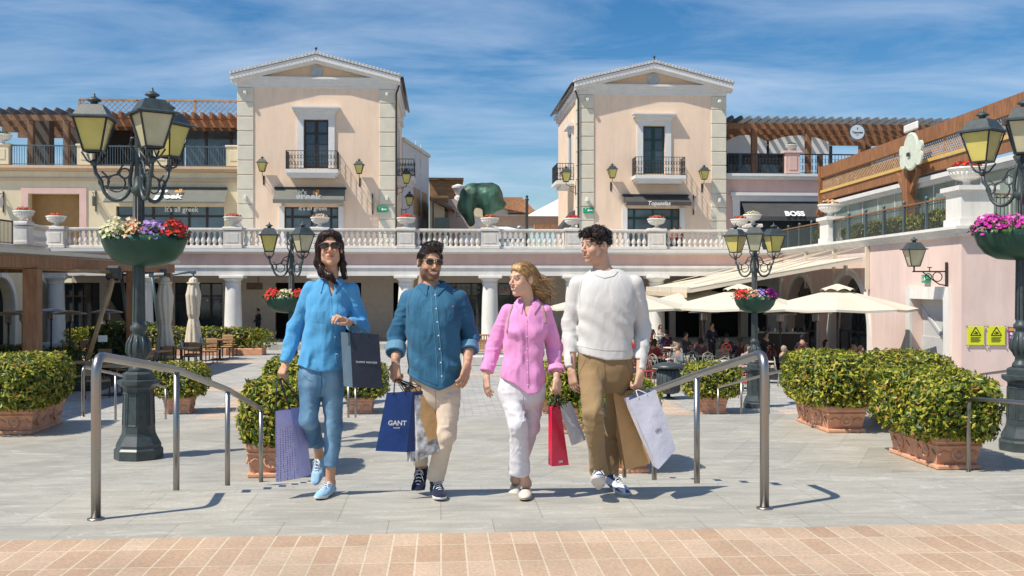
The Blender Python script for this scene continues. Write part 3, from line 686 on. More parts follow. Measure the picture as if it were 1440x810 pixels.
    f = b.obj('balcony_door', wframe, t); g = MB(); g.box(xa+.02,xb-.02,y+.03,y+.05,zb,zt); g.obj('glass', m_glass, f)
    # balcony
    xa, xb = XX(dz_px['bx0']), XX(dz_px['bx1']); zs = Zp(dz_px['bs'])
    b = MB(); b.box(xa,xb,YT-1.2,YT-.001,zs-.2,zs); b.box(xa+.08,xb-.08,YT-1.1,YT-.001,zs-.34,zs-.2); b.box(xa+.2,xb-.2,YT-.95,YT-.001,zs-.46,zs-.34); b.obj('balcony_slab', m_trim, t)
    b = MB(); iron_rail(b, (xa+.05,YT-1.15,0), (xb-.05,YT-1.15,0), zs, zs+1.05, .16, .014, True)
    for xx in (xa+.05, xb-.05): iron_rail(b, (xx,YT-1.15,0), (xx,YT-.03,0), zs, zs+1.05, .16, .014, True)
    b.obj('balcony_railing', m_iron, t)
    # shop front
    xa, xb, zb, zt = ops[1]; y = YT+.15
    b = MB()
    for q in (0,.14,.5,.86,1): xx = xa+(xb-xa)*q; b.box(xx-.06,xx+.06,y,y+.1,zb,zt)
    b.box(xa,xb,y+.002,y+.098,zt-.65,zt-.5); b.box(xa,xb,y+.002,y+.098,zt-.08,zt)
    f = b.obj('shop_front', wframe, t); g = MB(); g.box(xa+.02,xb-.02,y+.04,y+.06,zb,zt); g.obj('glass', m_glassB, f)
    for q0_, q1_ in ((xa-.3,xa-.001),(xb+.001,xb+.3)): b = MB(); b.box(q0_,q1_,YT-.09,YT-.002,ZT,zt+.05); b.obj('door_jamb', m_trim, t)
    # awning
    xa, xb = XX(aw_px[0]), XX(aw_px[1]); zt = Zp(dz_px['awt']); zl = Zp(dz_px['awb']); pr = 1.1
    b = MB(); b.box(xa-.05,xb+.05,YT-.25,YT-.003,zt-.02,zt+.1); b.obj('awning_box', m_black, t)
    b = MB(); b.prism([(xa,YT-.2,zt-.03),(xa,YT-pr,zl+.22),(xa,YT-pr,zl+.19),(xa,YT-.2,zt-.07)], (xb-xa,0,0)); b.box(xa,xb,YT-pr-.02,YT-pr,zl,zl+.21)
    for q in (xa, xb-.02): b.prism([(q,YT-.2,zt-.05),(q,YT-pr+.01,zl+.2),(q,YT-.2,zl+.2)], (.018,0,0))
    aw = b.obj('awning', awn, t)
    # side balcony and window on the face towards the middle
    xs = x1 if side > 0 else x0; e = side
    zs2 = zs; ya, yb = YT+2.3, YT+5.2
    b = MB(); b.box(xs, xs+e*1.1, ya, yb, zs2-.2, zs2); b.box(xs, xs+e*.8, ya+.2, yb-.2, zs2-.4, zs2-.2); b.obj('balcony_slab', m_trim, t)
    b = MB(); iron_rail(b, (xs+e*1.05,ya+.05,0), (xs+e*1.05,yb-.05,0), zs2, zs2+1.05, .16, .016, True)
    for yy in (ya+.05, yb-.05): iron_rail(b, (xs+e*1.05,yy,0), (xs+e*.05,yy,0), zs2, zs2+1.05, .16, .016, True)
    b.obj('balcony_railing', m_iron, t)
    zt = ops[0][3]; yc = (ya+yb)/2
    b = MB(); b.box(xs, xs+e*.1, yc-1.0, yc-.7, zs2, zt); b.box(xs, xs+e*.1, yc+.7, yc+1.0, zs2, zt); b.box(xs,xs+e*.12,yc-1.0,yc+1.0,zt,zt+.35); b.box(xs,xs+e*.36,yc-1.25,yc+1.25,zt+.35,zt+.55); w = b.obj('window_surround', m_trim, t)
    b = MB(); b.box(xs, xs+e*.03, yc-.7, yc+.7, zs2, zt); b.obj('window', m_glass, t)
    # drain pipe
    b = MB(); b.tube([(xs+e*.1,YT-.12,ZT),(xs+e*.1,YT-.12,ztop-.3),(xs+e*.28,YT-.1,ztop+.25),(xs+e*.36,YT,ze-.05)], .05, 8); b.tube([(xs+e*.46,YT-.3,ze-.05),(xs+e*.46,YT+D+.3,ze-.05)], .08, 8); b.obj('drain_pipe', m_frame, t)
    # little lights near the quoins, hanging sign
    b = MB()
    for xx in (x0+qw*.5, x1-qw*.5): b.rbox((xx,YT-.2,ztop-.35),(.16,.4,.16),.02); b.rbox((xx,YT-.2,ZT+3.1),(.14,.3,.22),.02)
    b.obj('spot_light', m_white, t)
    return t, XX, Zp, zl, pr, zs
dzL = dict(corn=124,apex=71,wt=168,wb=236,bs=241,bx0=405,bx1=478,awt=266,awb=288,dt=291)
tL, XX, Zp, zl, pr, zs = tower(335, 555, (427,462), 1, 'left peach tower house with pediment, iron balcony and grey shop awning', m_frame, m_awn, (388,486,400,476), dzL, 1)
xm = (XX(388)+XX(486))/2
put_text('lettering', "it's", .42, m_sign, (xm-.35, YT-pr+.16, zl+.62), (1,0,0), (0,-.5,.8), tL, bold=.012)
put_text('lettering', "all", .42, m_signO, (xm+.42, YT-pr+.16, zl+.62), (1,0,0), (0,-.5,.8), tL, bold=.012)
put_text('lettering', "greek", .62, m_sign, (xm, YT-pr-.03, zl+.36), (1,0,0), (0,-.3,.9), tL, bold=.02)
put_text('lettering', "it's all greek", .34, m_sign, (xm+.1, YT+.13, Zp(293)), (1,0,0), (0,0,1), tL, bold=.005)
wall_lantern((XX(371),YT,Zp(243)), 0, 'black wall lantern left of the shop awning on the left tower', .95)
wall_lantern((XX(506),YT,Zp(245)), 0, 'black wall lantern right of the shop awning on the left tower', .95)
xs = on_Y(555,400,YT).x
wall_lantern((xs+.1,YT+1.2,Zp(254)), pi/2, 'upper black lantern on the inner side wall of the left tower', 1.0)
wall_lantern((xs+.1,YT+7,Zp(275)), pi/2, 'lower black lantern on the inner side wall of the left tower', 1.0)
dzR = dict(corn=134,apex=83,wt=177,wb=244,bs=249,bx0=888,bx1=958,awt=276,awb=291,dt=293)
tR, XX, Zp, zl, pr, zs = tower(815, 1020, (904,935), -1, 'right peach tower house with pediment, iron balcony and charcoal shop awning', m_green, m_awnD, (876,966,882,956), dzR, -1)
put_text('lettering', "Topaselas", .34, m_sign, ((XX(876)+XX(966))/2, YT-pr-.03, zl+.12), (1,0,0), (0,0,1), tR, bold=.006, shear=.2)
wall_lantern((XX(859),YT,Zp(252)), 0, 'black wall lantern left of the shop awning on the right tower', .95)
wall_lantern((XX(987),YT,Zp(253)), 0, 'black wall lantern right of the shop awning on the right tower', .95)
wall_lantern((XX(815)-.1,YT+1.0,Zp(254)), -pi/2, 'black lantern reaching out from the inner side wall of the right tower', 1.05)
def exit_sign(c, rz, s, label):
    t = thing('exit_sign', label, 'exit sign', c, rz)
    b = MB(); b.rbox((0,-.05,0),(.62*s,.08,.34*s),.01); b.obj('sign_box', m_exit, t)
    b = MB(); b.box(.02*s,.24*s,-.096,-.091,-.03*s,.03*s); b.prism([(.02*s,-.096,-.1*s),(.02*s,-.096,.1*s),(-.08*s,-.096,0)],(0,.004,0)); b.sphere((-.17*s,-.092,.09*s),.03*s,8,6,(1,.2,1)); b.bar((-.17*s,-.093,.05*s),(-.19*s,-.093,-.03*s),.05*s,.006); b.bar((-.19*s,-.093,-.03*s),(-.25*s,-.093,-.1*s),.025*s,.006); b.bar((-.18*s,-.093,-.03*s),(-.12*s,-.093,-.1*s),.025*s,.006); b.obj('pictogram', m_sign, t)
exit_sign((on_Y(538,400,YT).x,YT-.08,Zp(291,538)-.15), 0, 1.0, 'small green exit sign on the right corner of the left tower')
exit_sign((on_Y(827,400,YT).x,YT-.08,Zp(296,827)), 0, 1.0, 'small green exit sign on the left corner of the right tower')
# hanging oval signs
def hang_sign(px, py, Y, label, rz=0, oval=True, s=1.0):
    c = on_Y(px, py, Y); t = thing('hanging_sign', label, 'hanging sign', c, rz)
    b = MB(); b.box(-.03,.03,-.06,0,-.6*s,.6*s); b.bar((0,-.02,.45*s),(0,-.62*s,.45*s),.03); b.tube([(0,-.03,.1*s),(0,-.3*s,.2*s),(0,-.5*s,.44*s)],.014,5); b.obj('bracket', m_iron, t)
    b = MB()
    if oval: b.M = Matrix.Translation((0,-.34*s,0)) @ Matrix.Rotation(pi/2,4,'Y'); b.lathe([(.36*s,-.03),(.36*s,.03)],(0,0,0),24,sx=1,sy=.7)
    else: b.box(-.03,.03,-.6*s,-.1*s,-.3*s,.25*s)
    b.obj('sign_board', m_trim if oval else m_awn, t); return t
hang_sign(524, 287, YT, 'small black bracket sign right of the lantern on the left tower', oval=False)
hang_sign(975, 288, YT, 'pale oval bracket sign right of the awning on the right tower')
# ================================================================== LEFT CREAM BUILDING
YB = 60.6
xa0 = on_Y(-60,400,YB).x; xa1 = on_Y(335,400,YT).x
Zc = lambda py, px=170: on_Y(px, py, YB).z
X = lambda px, Y=YB: on_Y(px, 400, Y).x
ZU = Zc(233)
t = wthing('cream_building', 'cream two-storey building left of the left tower with a long grey awning', 'building', ((xa0+xa1)/2, YB, ZT))
ops = [(X(40),X(112),ZT,Zc(273)),(X(163),X(315),ZT,Zc(290))]
b = MB(); wallx(b, xa0, xa1-.06, YB, .5, ZT-.2, ZU-.35, ops); b.obj('wall', m_cream, t)
b = MB(); b.box(X(40)-1.2,X(112)+1.2,YB+.9,YB+1,ZT-.1,Zc(273)+.5); b.box(X(40)-.15,X(40)-.003,YB+.501,YB+.9,ZT,Zc(273)+.3); b.box(X(112)+.003,X(112)+.15,YB+.501,YB+.9,ZT,Zc(273)+.3); b.obj('niche_back', mat('ochre_plaster', (.40,.24,.10), .85, var=.08), t)
b = MB(); b.box(X(30),X(40),YB-.06,YB-.002,ZT,Zc(265)); b.box(X(112),X(122),YB-.06,YB-.002,ZT,Zc(265)); b.box(X(40),X(112),YB-.06,YB-.002,Zc(273),Zc(265)); b.obj('niche_surround', m_pink, t)
b = MB(); b.box(xa0,xa1-.07,YB-.25,YB+9,ZU-.34,ZU-.05); b.box(xa0,xa1-.07,YB-.40,YB-.25,ZU-.20,ZU-.05); b.box(xa0,xa1-.07,YB-.12,YB-.001,ZU-.9,ZU-.75); b.obj('cornice', mat('ochre_trim', (.60,.43,.28), .8, var=.05), t)
b = MB(); y = YB+.25
for q in range(7): xx = X(163)+(X(315)-X(163))*q/6; b.box(xx-.07,xx+.07,y,y+.1,ZT,Zc(290))
b.box(X(163),X(315),y+.002,y+.098,Zc(290)-.6,Zc(290)-.48)
f = b.obj('shop_front', m_frame, t); g = MB(); g.box(X(163),X(315),y+.04,y+.06,ZT,Zc(290)); g.obj('glass', m_glassB, f)
b = MB(); b.box(X(150),X(320),YB-.25,YB-.003,Zc(266),Zc(263)); b.obj('awning_box', m_black, t)
zt_, zl_ = Zc(266), Zc(287)
b = MB(); xa, xb = X(146,YB-1.2), X(316,YB-1.2); b.prism([(xa,YB-.2,zt_-.03),(xa,YB-1.3,zl_+.05),(xa,YB-1.3,zl_),(xa,YB-.2,zt_-.07)],(xb-xa,0,0)); b.box(xa,xb,YB-1.32,YB-1.3,zl_-.02,zl_+.06); b.obj('awning', m_awn, t)
up = (0,-(YB-.2-(YB-1.3)),zt_-zl_); up = Vector((0, 1.1, zt_-zl_)).normalized()
nx = X(240,YB-1); zmid = (zt_+zl_)/2
put_text('lettering', "it's", .46, m_sign, (nx-.5, YB-.66, zmid+.30), (1,0,0), up, t, bold=.014)
put_text('lettering', "all", .46, m_signO, (nx+.35, YB-.66, zmid+.30), (1,0,0), up, t, bold=.014)
put_text('lettering', "greek", .66, m_sign, (nx-.15, YB-.97, zmid-.05), (1,0,0), up, t, bold=.025)
put_text('lettering', "it's all greek", .4, m_sign, (nx+.3, YB+.22, Zc(294)), (1,0,0), (0,0,1), t, bold=.006)
# upper terrace of the left building
def rail_thing(a, c, z, label, h=1.1, group='railings of the upper terraces', m=None, sp=.14, deco=False, post=2.2):
    a = Vector(a); c = Vector(c); o = wthing('iron_railing', label, 'railing', ((a.x+c.x)/2,(a.y+c.y)/2,z), group)
    b = MB(); iron_rail(b, a, c, z, z+h, sp, .014, deco, post); b.obj('bars', m or m_teal, o)
    b = MB(); b.bar((a.x,a.y,z+h+.035),(c.x,c.y,z+h+.035),.07,.05); b.obj('handrail', m or m_teal, o); return o
pedU = [(-20,12),(115,130),(327,337)]
xs_ = [X(4), X(121), X(228), X(330)]
for i, xx in enumerate(xs_):
    b = MB(); b.rbox((xx,YB,ZU+.55),(.85,.5,1.1),.02); b.rbox((xx,YB,ZU+1.15),(1.0,.6,.12),.03); b.rbox((xx,YB-.26,ZU+.6),(.45,.04,.6),.01)
    o = link('stone_pedestal', b.mesh('stone_pedestal', [m_cream]), None, f'cream pedestal of the left upper terrace railing, {ORD[i]} from the left', 'pedestal', 'pedestals of the left upper terrace')
    OFFv = Vector((xx,YB,ZU)); o.data.transform(Matrix.Translation(-OFFv)); o.location = OFFv
    if i < 3: rail_thing((xx+.5,YB,0),(xs_[i+1]-.5,YB,0),ZU,f'dark railing of the left upper terrace, {ORD[i]} stretch from the left')
urn((xs_[0],YB,ZU+1.2),'white urn on the left upper terrace under the wooden pergola',1.0,m_fleaf)
# upper glass room
t = wthing('glazed_penthouse', 'dark glazed upper floor under wooden lattice behind the left lamp', 'building', (X(240), YB+5, ZU))
zr = Zc(165)
b = MB(); b.box(X(112,YB+5),xa1+1.5,YB+5,YB+9,zr,zr+.5); b.obj('roof_slab', m_woodD, t)
b = MB(); xx0, xx1 = X(112,YB+5), xa1+1.5
for q in range(9): xx = xx0+(xx1-xx0)*q/8; b.box(xx-.08,xx+.08,YB+5.2,YB+5.35,ZU,zr)
f = b.obj('window_frames', m_frame, t); g = MB(); g.box(X(260,YB+5),xx1,YB+5.27,YB+5.29,ZU,zr); g.obj('glass', m_glassB, f); g = MB(); g.box(xx0,X(258,YB+5),YB+5.27,YB+5.29,ZU,zr); g.obj('glass', m_dark, f)
def lattice(mb, a, c, z0, z1, sp=.32, w=.05, frame=.09, bays=3):
    a = Vector(a); c = Vector(c); L = (c-a).length; u = (c-a)/L; H = z1-z0; nn = Vector((u.y,-u.x,0))
    P = lambda s, z, k=0: (a.x+u.x*s+nn.x*k, a.y+u.y*s+nn.y*k, z)
    s = -H
    while s < L:
        s0, s1 = max(s, 0), min(s+H, L)
        mb.bar(P(s0, z0+(s0-s), .012), P(s1, z0+(s1-s), .012), .02, w, up=(nn.x,nn.y,0.001)) if s1-s0 > .02 else None
        mb.bar(P(s0, z1-(s0-s), -.012), P(s1, z1-(s1-s), -.012), .02, w, up=(nn.x,nn.y,0.001)) if s1-s0 > .02 else None
        s += sp
    for z in (z0, z1): mb.bar(P(0, z), P(L, z), frame, frame)
    for k in range(bays+1): mb.bar(P(L*k/bays, z0), P(L*k/bays, z1), frame, frame, up=(0,1,0))
b = MB(); lattice(b, (X(112,YB+3.8),YB+3.8,0), (xa1,YB+3.8,0), Zc(152)-.1, Zc(128)+.15, .34, .06, .12, 3); b.obj('roof_lattice', m_woodL, t)
b = MB()
n = 20
for i in range(n):
    xx = X(112,YB+3)+(xa1-X(112,YB+3))*i/(n-1); b.box(xx-.08,xx+.08,YB+2.0,YB+6,Zc(160)+.1,Zc(152)+.15)
b.box(X(112,YB+3),xa1,YB+2.6,YB+2.8,Zc(168),Zc(160)+.1); b.obj('rafters', m_wood, t)
# pergola at far left, upper terrace
def pergola(x0, x1, y0, y1, zp, z0, name, label, m1, m2, nr, npst, slope=0, ends=1.2, rf_w=.09, lean=-.5):
    t = wthing('wooden_pergola', label, 'pergola', ((x0+x1)/2, y0, z0))
    b = MB()
    for k in range(4): yy = y0+(y1-y0)*k/3; b.box(x0-.6,x1+.3,yy-.09,yy+.09,zp,zp+.34)
    b.obj('main_beams', m1, t)
    b = MB()
    for i in range(nr):
        xx = x0+(x1-x0)*i/(nr-1)
        b.prism([(xx,y0-ends,zp+.42),(xx,y0-ends+.35,zp+.66),(xx,y1+ends,zp+.66),(xx,y1+ends,zp+.345),(xx,y0-ends+.7,zp+.345)], (rf_w,0,0))
    b.obj('rafters', m2, t)
    for i in range(npst):
        xx = x0+(x1-x0)*(i+.5)/npst
        for yy in (y0, y1): b = MB(); b.rbox((xx,yy,(z0+zp)/2),(.34,.34,zp-z0),.03); b.obj('post', m_woodD if yy == y1 else m1, t)
    return t
pergola(X(-40),X(112),YB+.8,YB+8,Zc(168),ZU,'p','dark wooden pergola over the upper terrace at the far left',mat('brown_beam',(.20,.11,.06),.6,var=.3,vs=3),m_slate,10,3)
b = MB(); b.rbox((X(60,YB+3),YB+3,ZU+1.7),(1.1,.8,3.4),.04); b.rbox((X(105,YB+5),YB+5,ZU+1.7),(1.1,.8,3.4),.04)
b.obj('pergola_pier', mat('brown_grey_pier',(.10,.085,.075),.8,var=.1), [o for o in COL.objects if o.name.startswith('wooden_pergola')][-1])
hang_sign(5, 284, YB, 'pale oval bracket sign at the far left of the cream building')
hang_sign(135, 283, YB, 'small square bracket sign between the niche and the long grey awning', oval=False)
# ================================================================== RIGHT BACK BUILDING
YR = 60.6
Zr = lambda py, px=1090: on_Y(px, py, YR).z
x0 = on_Y(1021,400,YT).x; x1 = X(1260,YR)
ZV = Zr(244)
t = wthing('pink_building', 'pink building right of the right tower with a dark shop awning reading BOSS', 'building', ((x0+x1)/2, YR, ZT))
op = (X(1040),X(1190),ZT,Zr(283))
b = MB(); wallx(b, x0+.06, x1, YR, .5, ZT-.2, ZV-.4, [op]); b.obj('wall', m_pink, t)
b = MB(); b.box(x0+.07,x1,YR-.3,YR+9,ZV-.39,ZV-.05); b.box(x0+.07,x1,YR-.45,YR-.3,ZV-.2,ZV-.05); b.obj('cornice', m_trim, t)
b = MB(); b.box(op[0]-.45,op[0]-.001,YR-.1,YR-.002,ZT,op[3]); b.box(op[0]-.5,op[1],YR-.12,YR-.002,op[3],op[3]+.32); b.box(op[0]-.62,op[1],YR-.3,YR-.002,op[3]+.32,op[3]+.5); b.obj('shop_surround', m_trim, t)
b = MB(); b.box(op[0],op[1],YR+.25,YR+.3,ZT,op[3]); b.obj('shop_glass', m_glass, t)
b = MB(); zt_, zl_ = op[3]-.05, Zr(306); b.prism([(op[0]+.1,YR-.05,zt_),(op[0]+.1,YR-1.0,zl_),(op[0]+.1,YR-1.0,zl_-.04),(op[0]+.1,YR-.05,zt_-.05)],(op[1]-op[0]-.1,0,0)); b.box(op[0]+.1,op[1],YR-1.02,YR-1.0,zl_-.25,zl_); b.obj('awning', m_awnD, t)
put_text('lettering', 'BOSS', .52, m_sign, (X(1117,YR-.9), YR-.98, zl_+.17), (1,0,0), (0,.65,.75), t, bold=.025)
xp = X(1113)
o = link('stone_pedestal', None, None) if False else None
b = MB(); b.rbox((0,0,.6),(.9,.55,1.2),.02); b.rbox((0,-.29,.6),(.5,.04,.8),.01); b.rbox((0,0,1.27),(1.15,.7,.14),.03)
link('stone_pedestal', b.mesh('stone_pedestal', m_pink), None, 'pink pedestal between the railings of the right upper terrace', 'pedestal', loc=(xp,YR,ZV))
urn((xp,YR,ZV+1.34),'white urn on the pink pedestal of the right upper terrace',.75,m_fleaf)
rail_thing((x0+.3,YR,0),(xp-.5,YR,0),ZV,'dark ornamental railing of the upper terrace beside the right tower',1.15,deco=True,sp=.2,m=m_iron)
rail_thing((xp+.5,YR,0),(X(1215),YR,0),ZV,'dark ornamental railing of the upper terrace right of the pink pedestal',1.15,deco=True,sp=.2,m=m_iron)
pg = pergola(x0+.5,X(1335),YR+1.0,YR+8,Zr(178),ZV,'p','orange brown wooden pergola with grey rafters behind the right tower',m_wood,m_slate,25,4,ends=1.3,rf_w=.1)
t = wthing('glazed_penthouse', 'dark glazed upper rooms with white curtains under the right pergola', 'building', (X(1090), YR+6, ZV))
b = MB(); b.box(x0,X(1170),YR+6,YR+6.1,ZV,Zr(190)); b.obj('glass', m_glass, t)
b = MB()
for px_ in (1024,1060,1100,1122,1168): b.box(X(px_,YR+5.8)-.08,X(px_,YR+5.8)+.08,YR+5.7,YR+5.9,ZV,Zr(186))
b.box(x0,X(1170),YR+5.7,YR+5.9,Zr(192),Zr(186)); b.obj('window_frames', m_frame, t)
for (pa, pb) in ((1022,1078),(1082,1165)):
    xa, xb = X(pa,YR+3), X(pb,YR+3); b = MB(); n = 12
    for i in range(n):
        f0, f1 = i/n, (i+1)/n; z0_ = Zr(196)+.4*(4*f0*(1-f0)); z1_ = Zr(196)+.4*(4*f1*(1-f1))
        b.prism([(xa+(xb-xa)*f0,YR+3,Zr(207)),(xa+(xb-xa)*f1,YR+3,Zr(207)),(xa+(xb-xa)*f1,YR+3,z1_+.3),(xa+(xb-xa)*f0,YR+3,z0_+.3)],(0,.05,0))
    b.obj('arched_canopy', m_trim, t)
c = on_Y(1205,186,YR-.2)
s = thing('round_sign', 'round white shop sign with dark rim hanging under the right pergola', 'sign', c)
b = MB(); b.M = Matrix.Rotation(pi/2,4,'X'); b.lathe([(.50,-.06),(.50,.06)],(0,0,0),32); b.obj('rim', m_glass, s)
b = MB(); b.M = Matrix.Rotation(pi/2,4,'X'); b.lathe([(.44,.0601),(.44,.075)],(0,0,0),32); b.obj('face', mat('pale_blue_sign',(.62,.68,.72),.4,var=0), s)
put_text('lettering','Topaselas',.17,m_black,(0,-.08,-.02),(1,0,0),(0,0,1),s,bold=.004,shear=.2); put_text('lettering','CAFE',.07,m_black,(0,-.08,-.17),(1,0,0),(0,0,1),s)
b = MB(); b.bar((0,0,.5),(0,0,.95),.03,.03,up=(0,1,0)); b.rbox((0,-.085,.22),(.05,.01,.12),.004); b.obj('hanger', m_iron, s)
# ================================================================== RIGHT WING (local frame: x along the wall away from the corner, y into the building)
W0 = on_t(1352,400,34.0); W1 = on_t(1098,400,56.4)
dW = Vector((W1.x-W0.x, W1.y-W0.y, 0)); LW = dW.length; ux = dW/LW; uy = Vector((-ux.y, ux.x, 0))
if uy.x < 0: uy = -uy
MW = Matrix(((ux.x,uy.x,0,W0.x),(ux.y,uy.y,0,W0.y),(0,0,1,0),(0,0,0,1)))     # mirrored frame is fine: faces are fixed below
if MW.to_3x3().determinant() < 0: FLIP = True
else: FLIP = False
_add = MB.add
def add_fix(s, vs, fs):
    if s.M.to_3x3().determinant() < 0: fs = [tuple(f)[::-1] for f in fs]
    _add(s, vs, fs)
MB.add = add_fix
def wpx(px, y=0.0):      # local x along the wing wall seen at pixel column px (plane y)
    d = ray(px, 400); o = W0+uy*y
    # solve s*d = o + a*ux
    det = d.x*(-ux.y)-d.y*(-ux.x)
    a = (d.x*o.y-d.y*o.x)/det*-1 if False else None
    A_ = np.array([[d.x,-ux.x],[d.y,-ux.y]]); r = np.linalg.solve(A_, np.array([o.x,o.y])); return float(r[1]), float(r[0])
def wz(px, py, y=0.0): a, t = wpx(px, y); return ZC+(HOR-py)/F*t
def WM(): b = MB(); b.M = MW.copy(); return b
wing = wthing('wing_building', 'pale pink wing building on the right with arched openings and a white door', 'building', (W0.x,W0.y,0))
ax_ = [wpx(q)[0] for q in (1168,1222,1106,1150,1060,1092,1020,1045)]
dr = (wpx(1330)[0], wpx(1283)[0]); zd = wz(1305,403)
arcs = [(wpx(1222)[0],wpx(1168)[0]),(wpx(1150)[0],wpx(1106)[0])]
a0 = arcs[1][1]+1.2; arcs.append((a0, min(a0+2.2, LW-.4)))
zsp = 2.6
b = WM(); FL = 30.0
ZSP = {i: 3.82-(q-p)/2 for i, (p, q) in enumerate(arcs)}
ops = [(dr[0],dr[1],.0,zd-.45)]+[(p,q,.0,3.87) for p, q in arcs]
wallx(b, 0, LW, 0, .6, 0, 5.0, ops)
for i, (p, q) in enumerate(arcs): arch_fill(b, p, q, 0, .6, ZSP[i], 3.87)
wl_ = b.obj('side_wall', m_pinkW, wing)
b = WM(); b.box(-.0,.6,0.601,14,0,5.0); b.obj('front_wall', m_pinkW, wing)
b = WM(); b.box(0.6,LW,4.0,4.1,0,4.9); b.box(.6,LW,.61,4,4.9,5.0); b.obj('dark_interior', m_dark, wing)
b = WM(); b.box(-.1,LW,-.1,14,5.0,5.12); b.box(-.22,LW,-.22,14,5.12,5.24); b.box(-.3,LW,-.3,14,5.24,5.34); b.obj('cornice', m_white, wing)
b = WM()
for i, (p, q) in enumerate(arcs): b = WM(); arch_trim(b, p, q, -.001, .09, ZSP[i], .28, z0=0); b.obj('arch_surround', m_white, wing)
for i, (p, q) in enumerate(arcs):
    zsp = ZSP[i]
    b = WM(); r = (q-p)/2; c = (p+q)/2
    for k in range(5): xx = p+(q-p)*k/4; b.box(xx-.04,xx+.04,.4,.48,0,zsp)
    b.box(p,q,.401,.479,zsp-.05,zsp+.05)
    for k in (1,2,3): a = pi*k/4; b.bar((c,.44,zsp),(c+r*cos(a),.44,zsp+r*sin(a)),.05,.05,up=(0,1,0))
    f = b.obj('arched_window', m_frame, wing); g = WM(); g.box(p,q,.44,.45,0,zsp+r); g.obj('glass', m_glass, f)
b = WM(); b.box(dr[0]-.42,dr[0]-.001,-.1,-.002,0,zd-.45); b.box(dr[1]+.001,dr[1]+.42,-.1,-.002,0,zd-.45); b.box(dr[0]-.42,dr[1]+.42,-.1,-.002,zd-.449,zd); b.obj('door_surround', m_white, wing)
b = WM(); b.box(dr[0],dr[1],.35,.42,0,1.5); b.box(dr[0],dr[1],.34,.43,zd-1.15,zd-.46); b.bar((dr[0],.33,1.0),(dr[1],.33,2.6),.12,.05,up=(0,1,0)); b.box(dr[0]+.02,dr[1]-.02,.38,.40,1.5,zd-1.15); b.obj('door', mat('pale_door_paint',(.55,.56,.57),.5,var=.03), wing)
# terrace pillars, railing, urns
def wthing2(name, label, cat, lx, ly, z, group=None):
    p = MW @ Vector((lx,ly,z)); return wthing(name, label, cat, p, group)
def pillar(lx0, lx1, ly0, ly1, h, label):
    t = wthing2('terrace_pillar', label, 'pillar', (lx0+lx1)/2, (ly0+ly1)/2, 5.34)
    b = WM(); b.box(lx0,lx1,ly0,ly1,5.341,5.34+h-.25); b.box(lx0-.06,lx1+.06,ly0-.06,ly1+.06,5.341,5.6); b.obj('shaft', m_white, t)
    b = WM(); b.box(lx0-.06,lx1+.06,ly0-.06,ly1+.06,5.34+h-.249,5.34+h-.15); b.box(lx0-.14,lx1+.14,ly0-.14,ly1+.14,5.34+h-.15,5.34+h); b.obj('cap', m_white, t)
pillar(0,wpx(1330)[0],0,1.08,1.35,'large white pillar at the near corner of the wing terrace carrying an urn of red flowers')
lp = wpx(1161)[0]
pillar(lp-.4,lp+.9,0,.6,1.25,'white pillar halfway along the wing terrace carrying an urn')
urn(MW @ Vector((.8,.54,6.70)), 'large white urn of red flowers on the near white pillar of the right wing', 1.25, m_fred)
urn(MW @ Vector((lp+.3,.3,6.60)), 'white urn of red and pale flowers on the far white pillar of the right wing', 1.15, m_fcor)
def wing_rail(a, c, ly, label, m=m_teal, axis=0):
    L = abs(c-a); mx = (a+c)/2
    t = wthing2('iron_railing', label, 'railing', mx if axis == 0 else ly, ly if axis == 0 else mx, 5.34, 'railings of the wing terrace')
    b = WM(); h = 1.08
    P = (lambda s, z: (s, ly, z)) if axis == 0 else (lambda s, z: (ly, s, z))
    for i in range(int(L/.13)+1):
        s_ = a+(c-a)*i/int(L/.13); b.bar(P(s_,5.36),P(s_,5.34+h),.02,.02,up=(0,1,0))
    for z in (5.42, 5.36+h-.14): b.bar(P(a,z),P(c,z),.03,.03)
    b.obj('bars', m_lamp, t)
    b = WM(); n = max(1, round(L/2.2))
    for i in range(n+1): b = WM(); s_ = a+(c-a)*i/n; b.bar(P(s_,5.345),P(s_,5.34+h+.08),.09,.09,up=(0,1,0)); b.sphere(P(s_,5.34+h+.14),.07); b.obj('post', m_teal, t)
    b = WM(); b.bar(P(a,5.34+h),P(c,5.34+h),.09,.05); b.obj('handrail', m_wood, t)
wing_rail(wpx(1330)[0]+.1, lp-.45, .25, 'railing with wooden handrail between the two white pillars of the right wing')
wing_rail(lp+.95, LW+1.5, .25, 'railing with wooden handrail sloping away beyond the far white pillar of the right wing')
wing_rail(1.15, 8.0, .25, 'railing at the right picture edge beside the near white pillar', axis=1)
for i, (a, c, ly) in enumerate(((2.3,5.6,1.1),(6.0,lp-.8,1.1),(lp+1.2,lp+5,1.1))):
    t = wthing2('terrace_hedge', f'clipped low hedge behind the wing terrace railing, {["nearest","middle","farthest"][i]} of the row', 'hedge', (a+c)/2, ly, 5.34, 'hedges on the wing terrace')
    p = MW @ Vector(((a+c)/2, ly, 5.75)); o = hedge_obj('foliage', 2600, (0,0,0,(c-a)/2,.32,.42), .085, m_hedge, None, 20+i, e=6); o.parent = t
    o.rotation_euler = (0,0,atan2(ux.y,ux.x)); o.location = p-t.location
t = wthing2('terrace_hedge', 'clipped low hedge behind the railing at the right picture edge', 'hedge', .9, 3.5, 5.34, 'hedges on the wing terrace')
p = MW @ Vector((.95,4.5,5.75)); o = hedge_obj('foliage', 2600, (0,0,0,.32,3.0,.42), .085, m_hedge, None, 29, e=6); o.parent = t; o.rotation_euler = (0,0,atan2(ux.y,ux.x)-pi/2); o.location = p-t.location
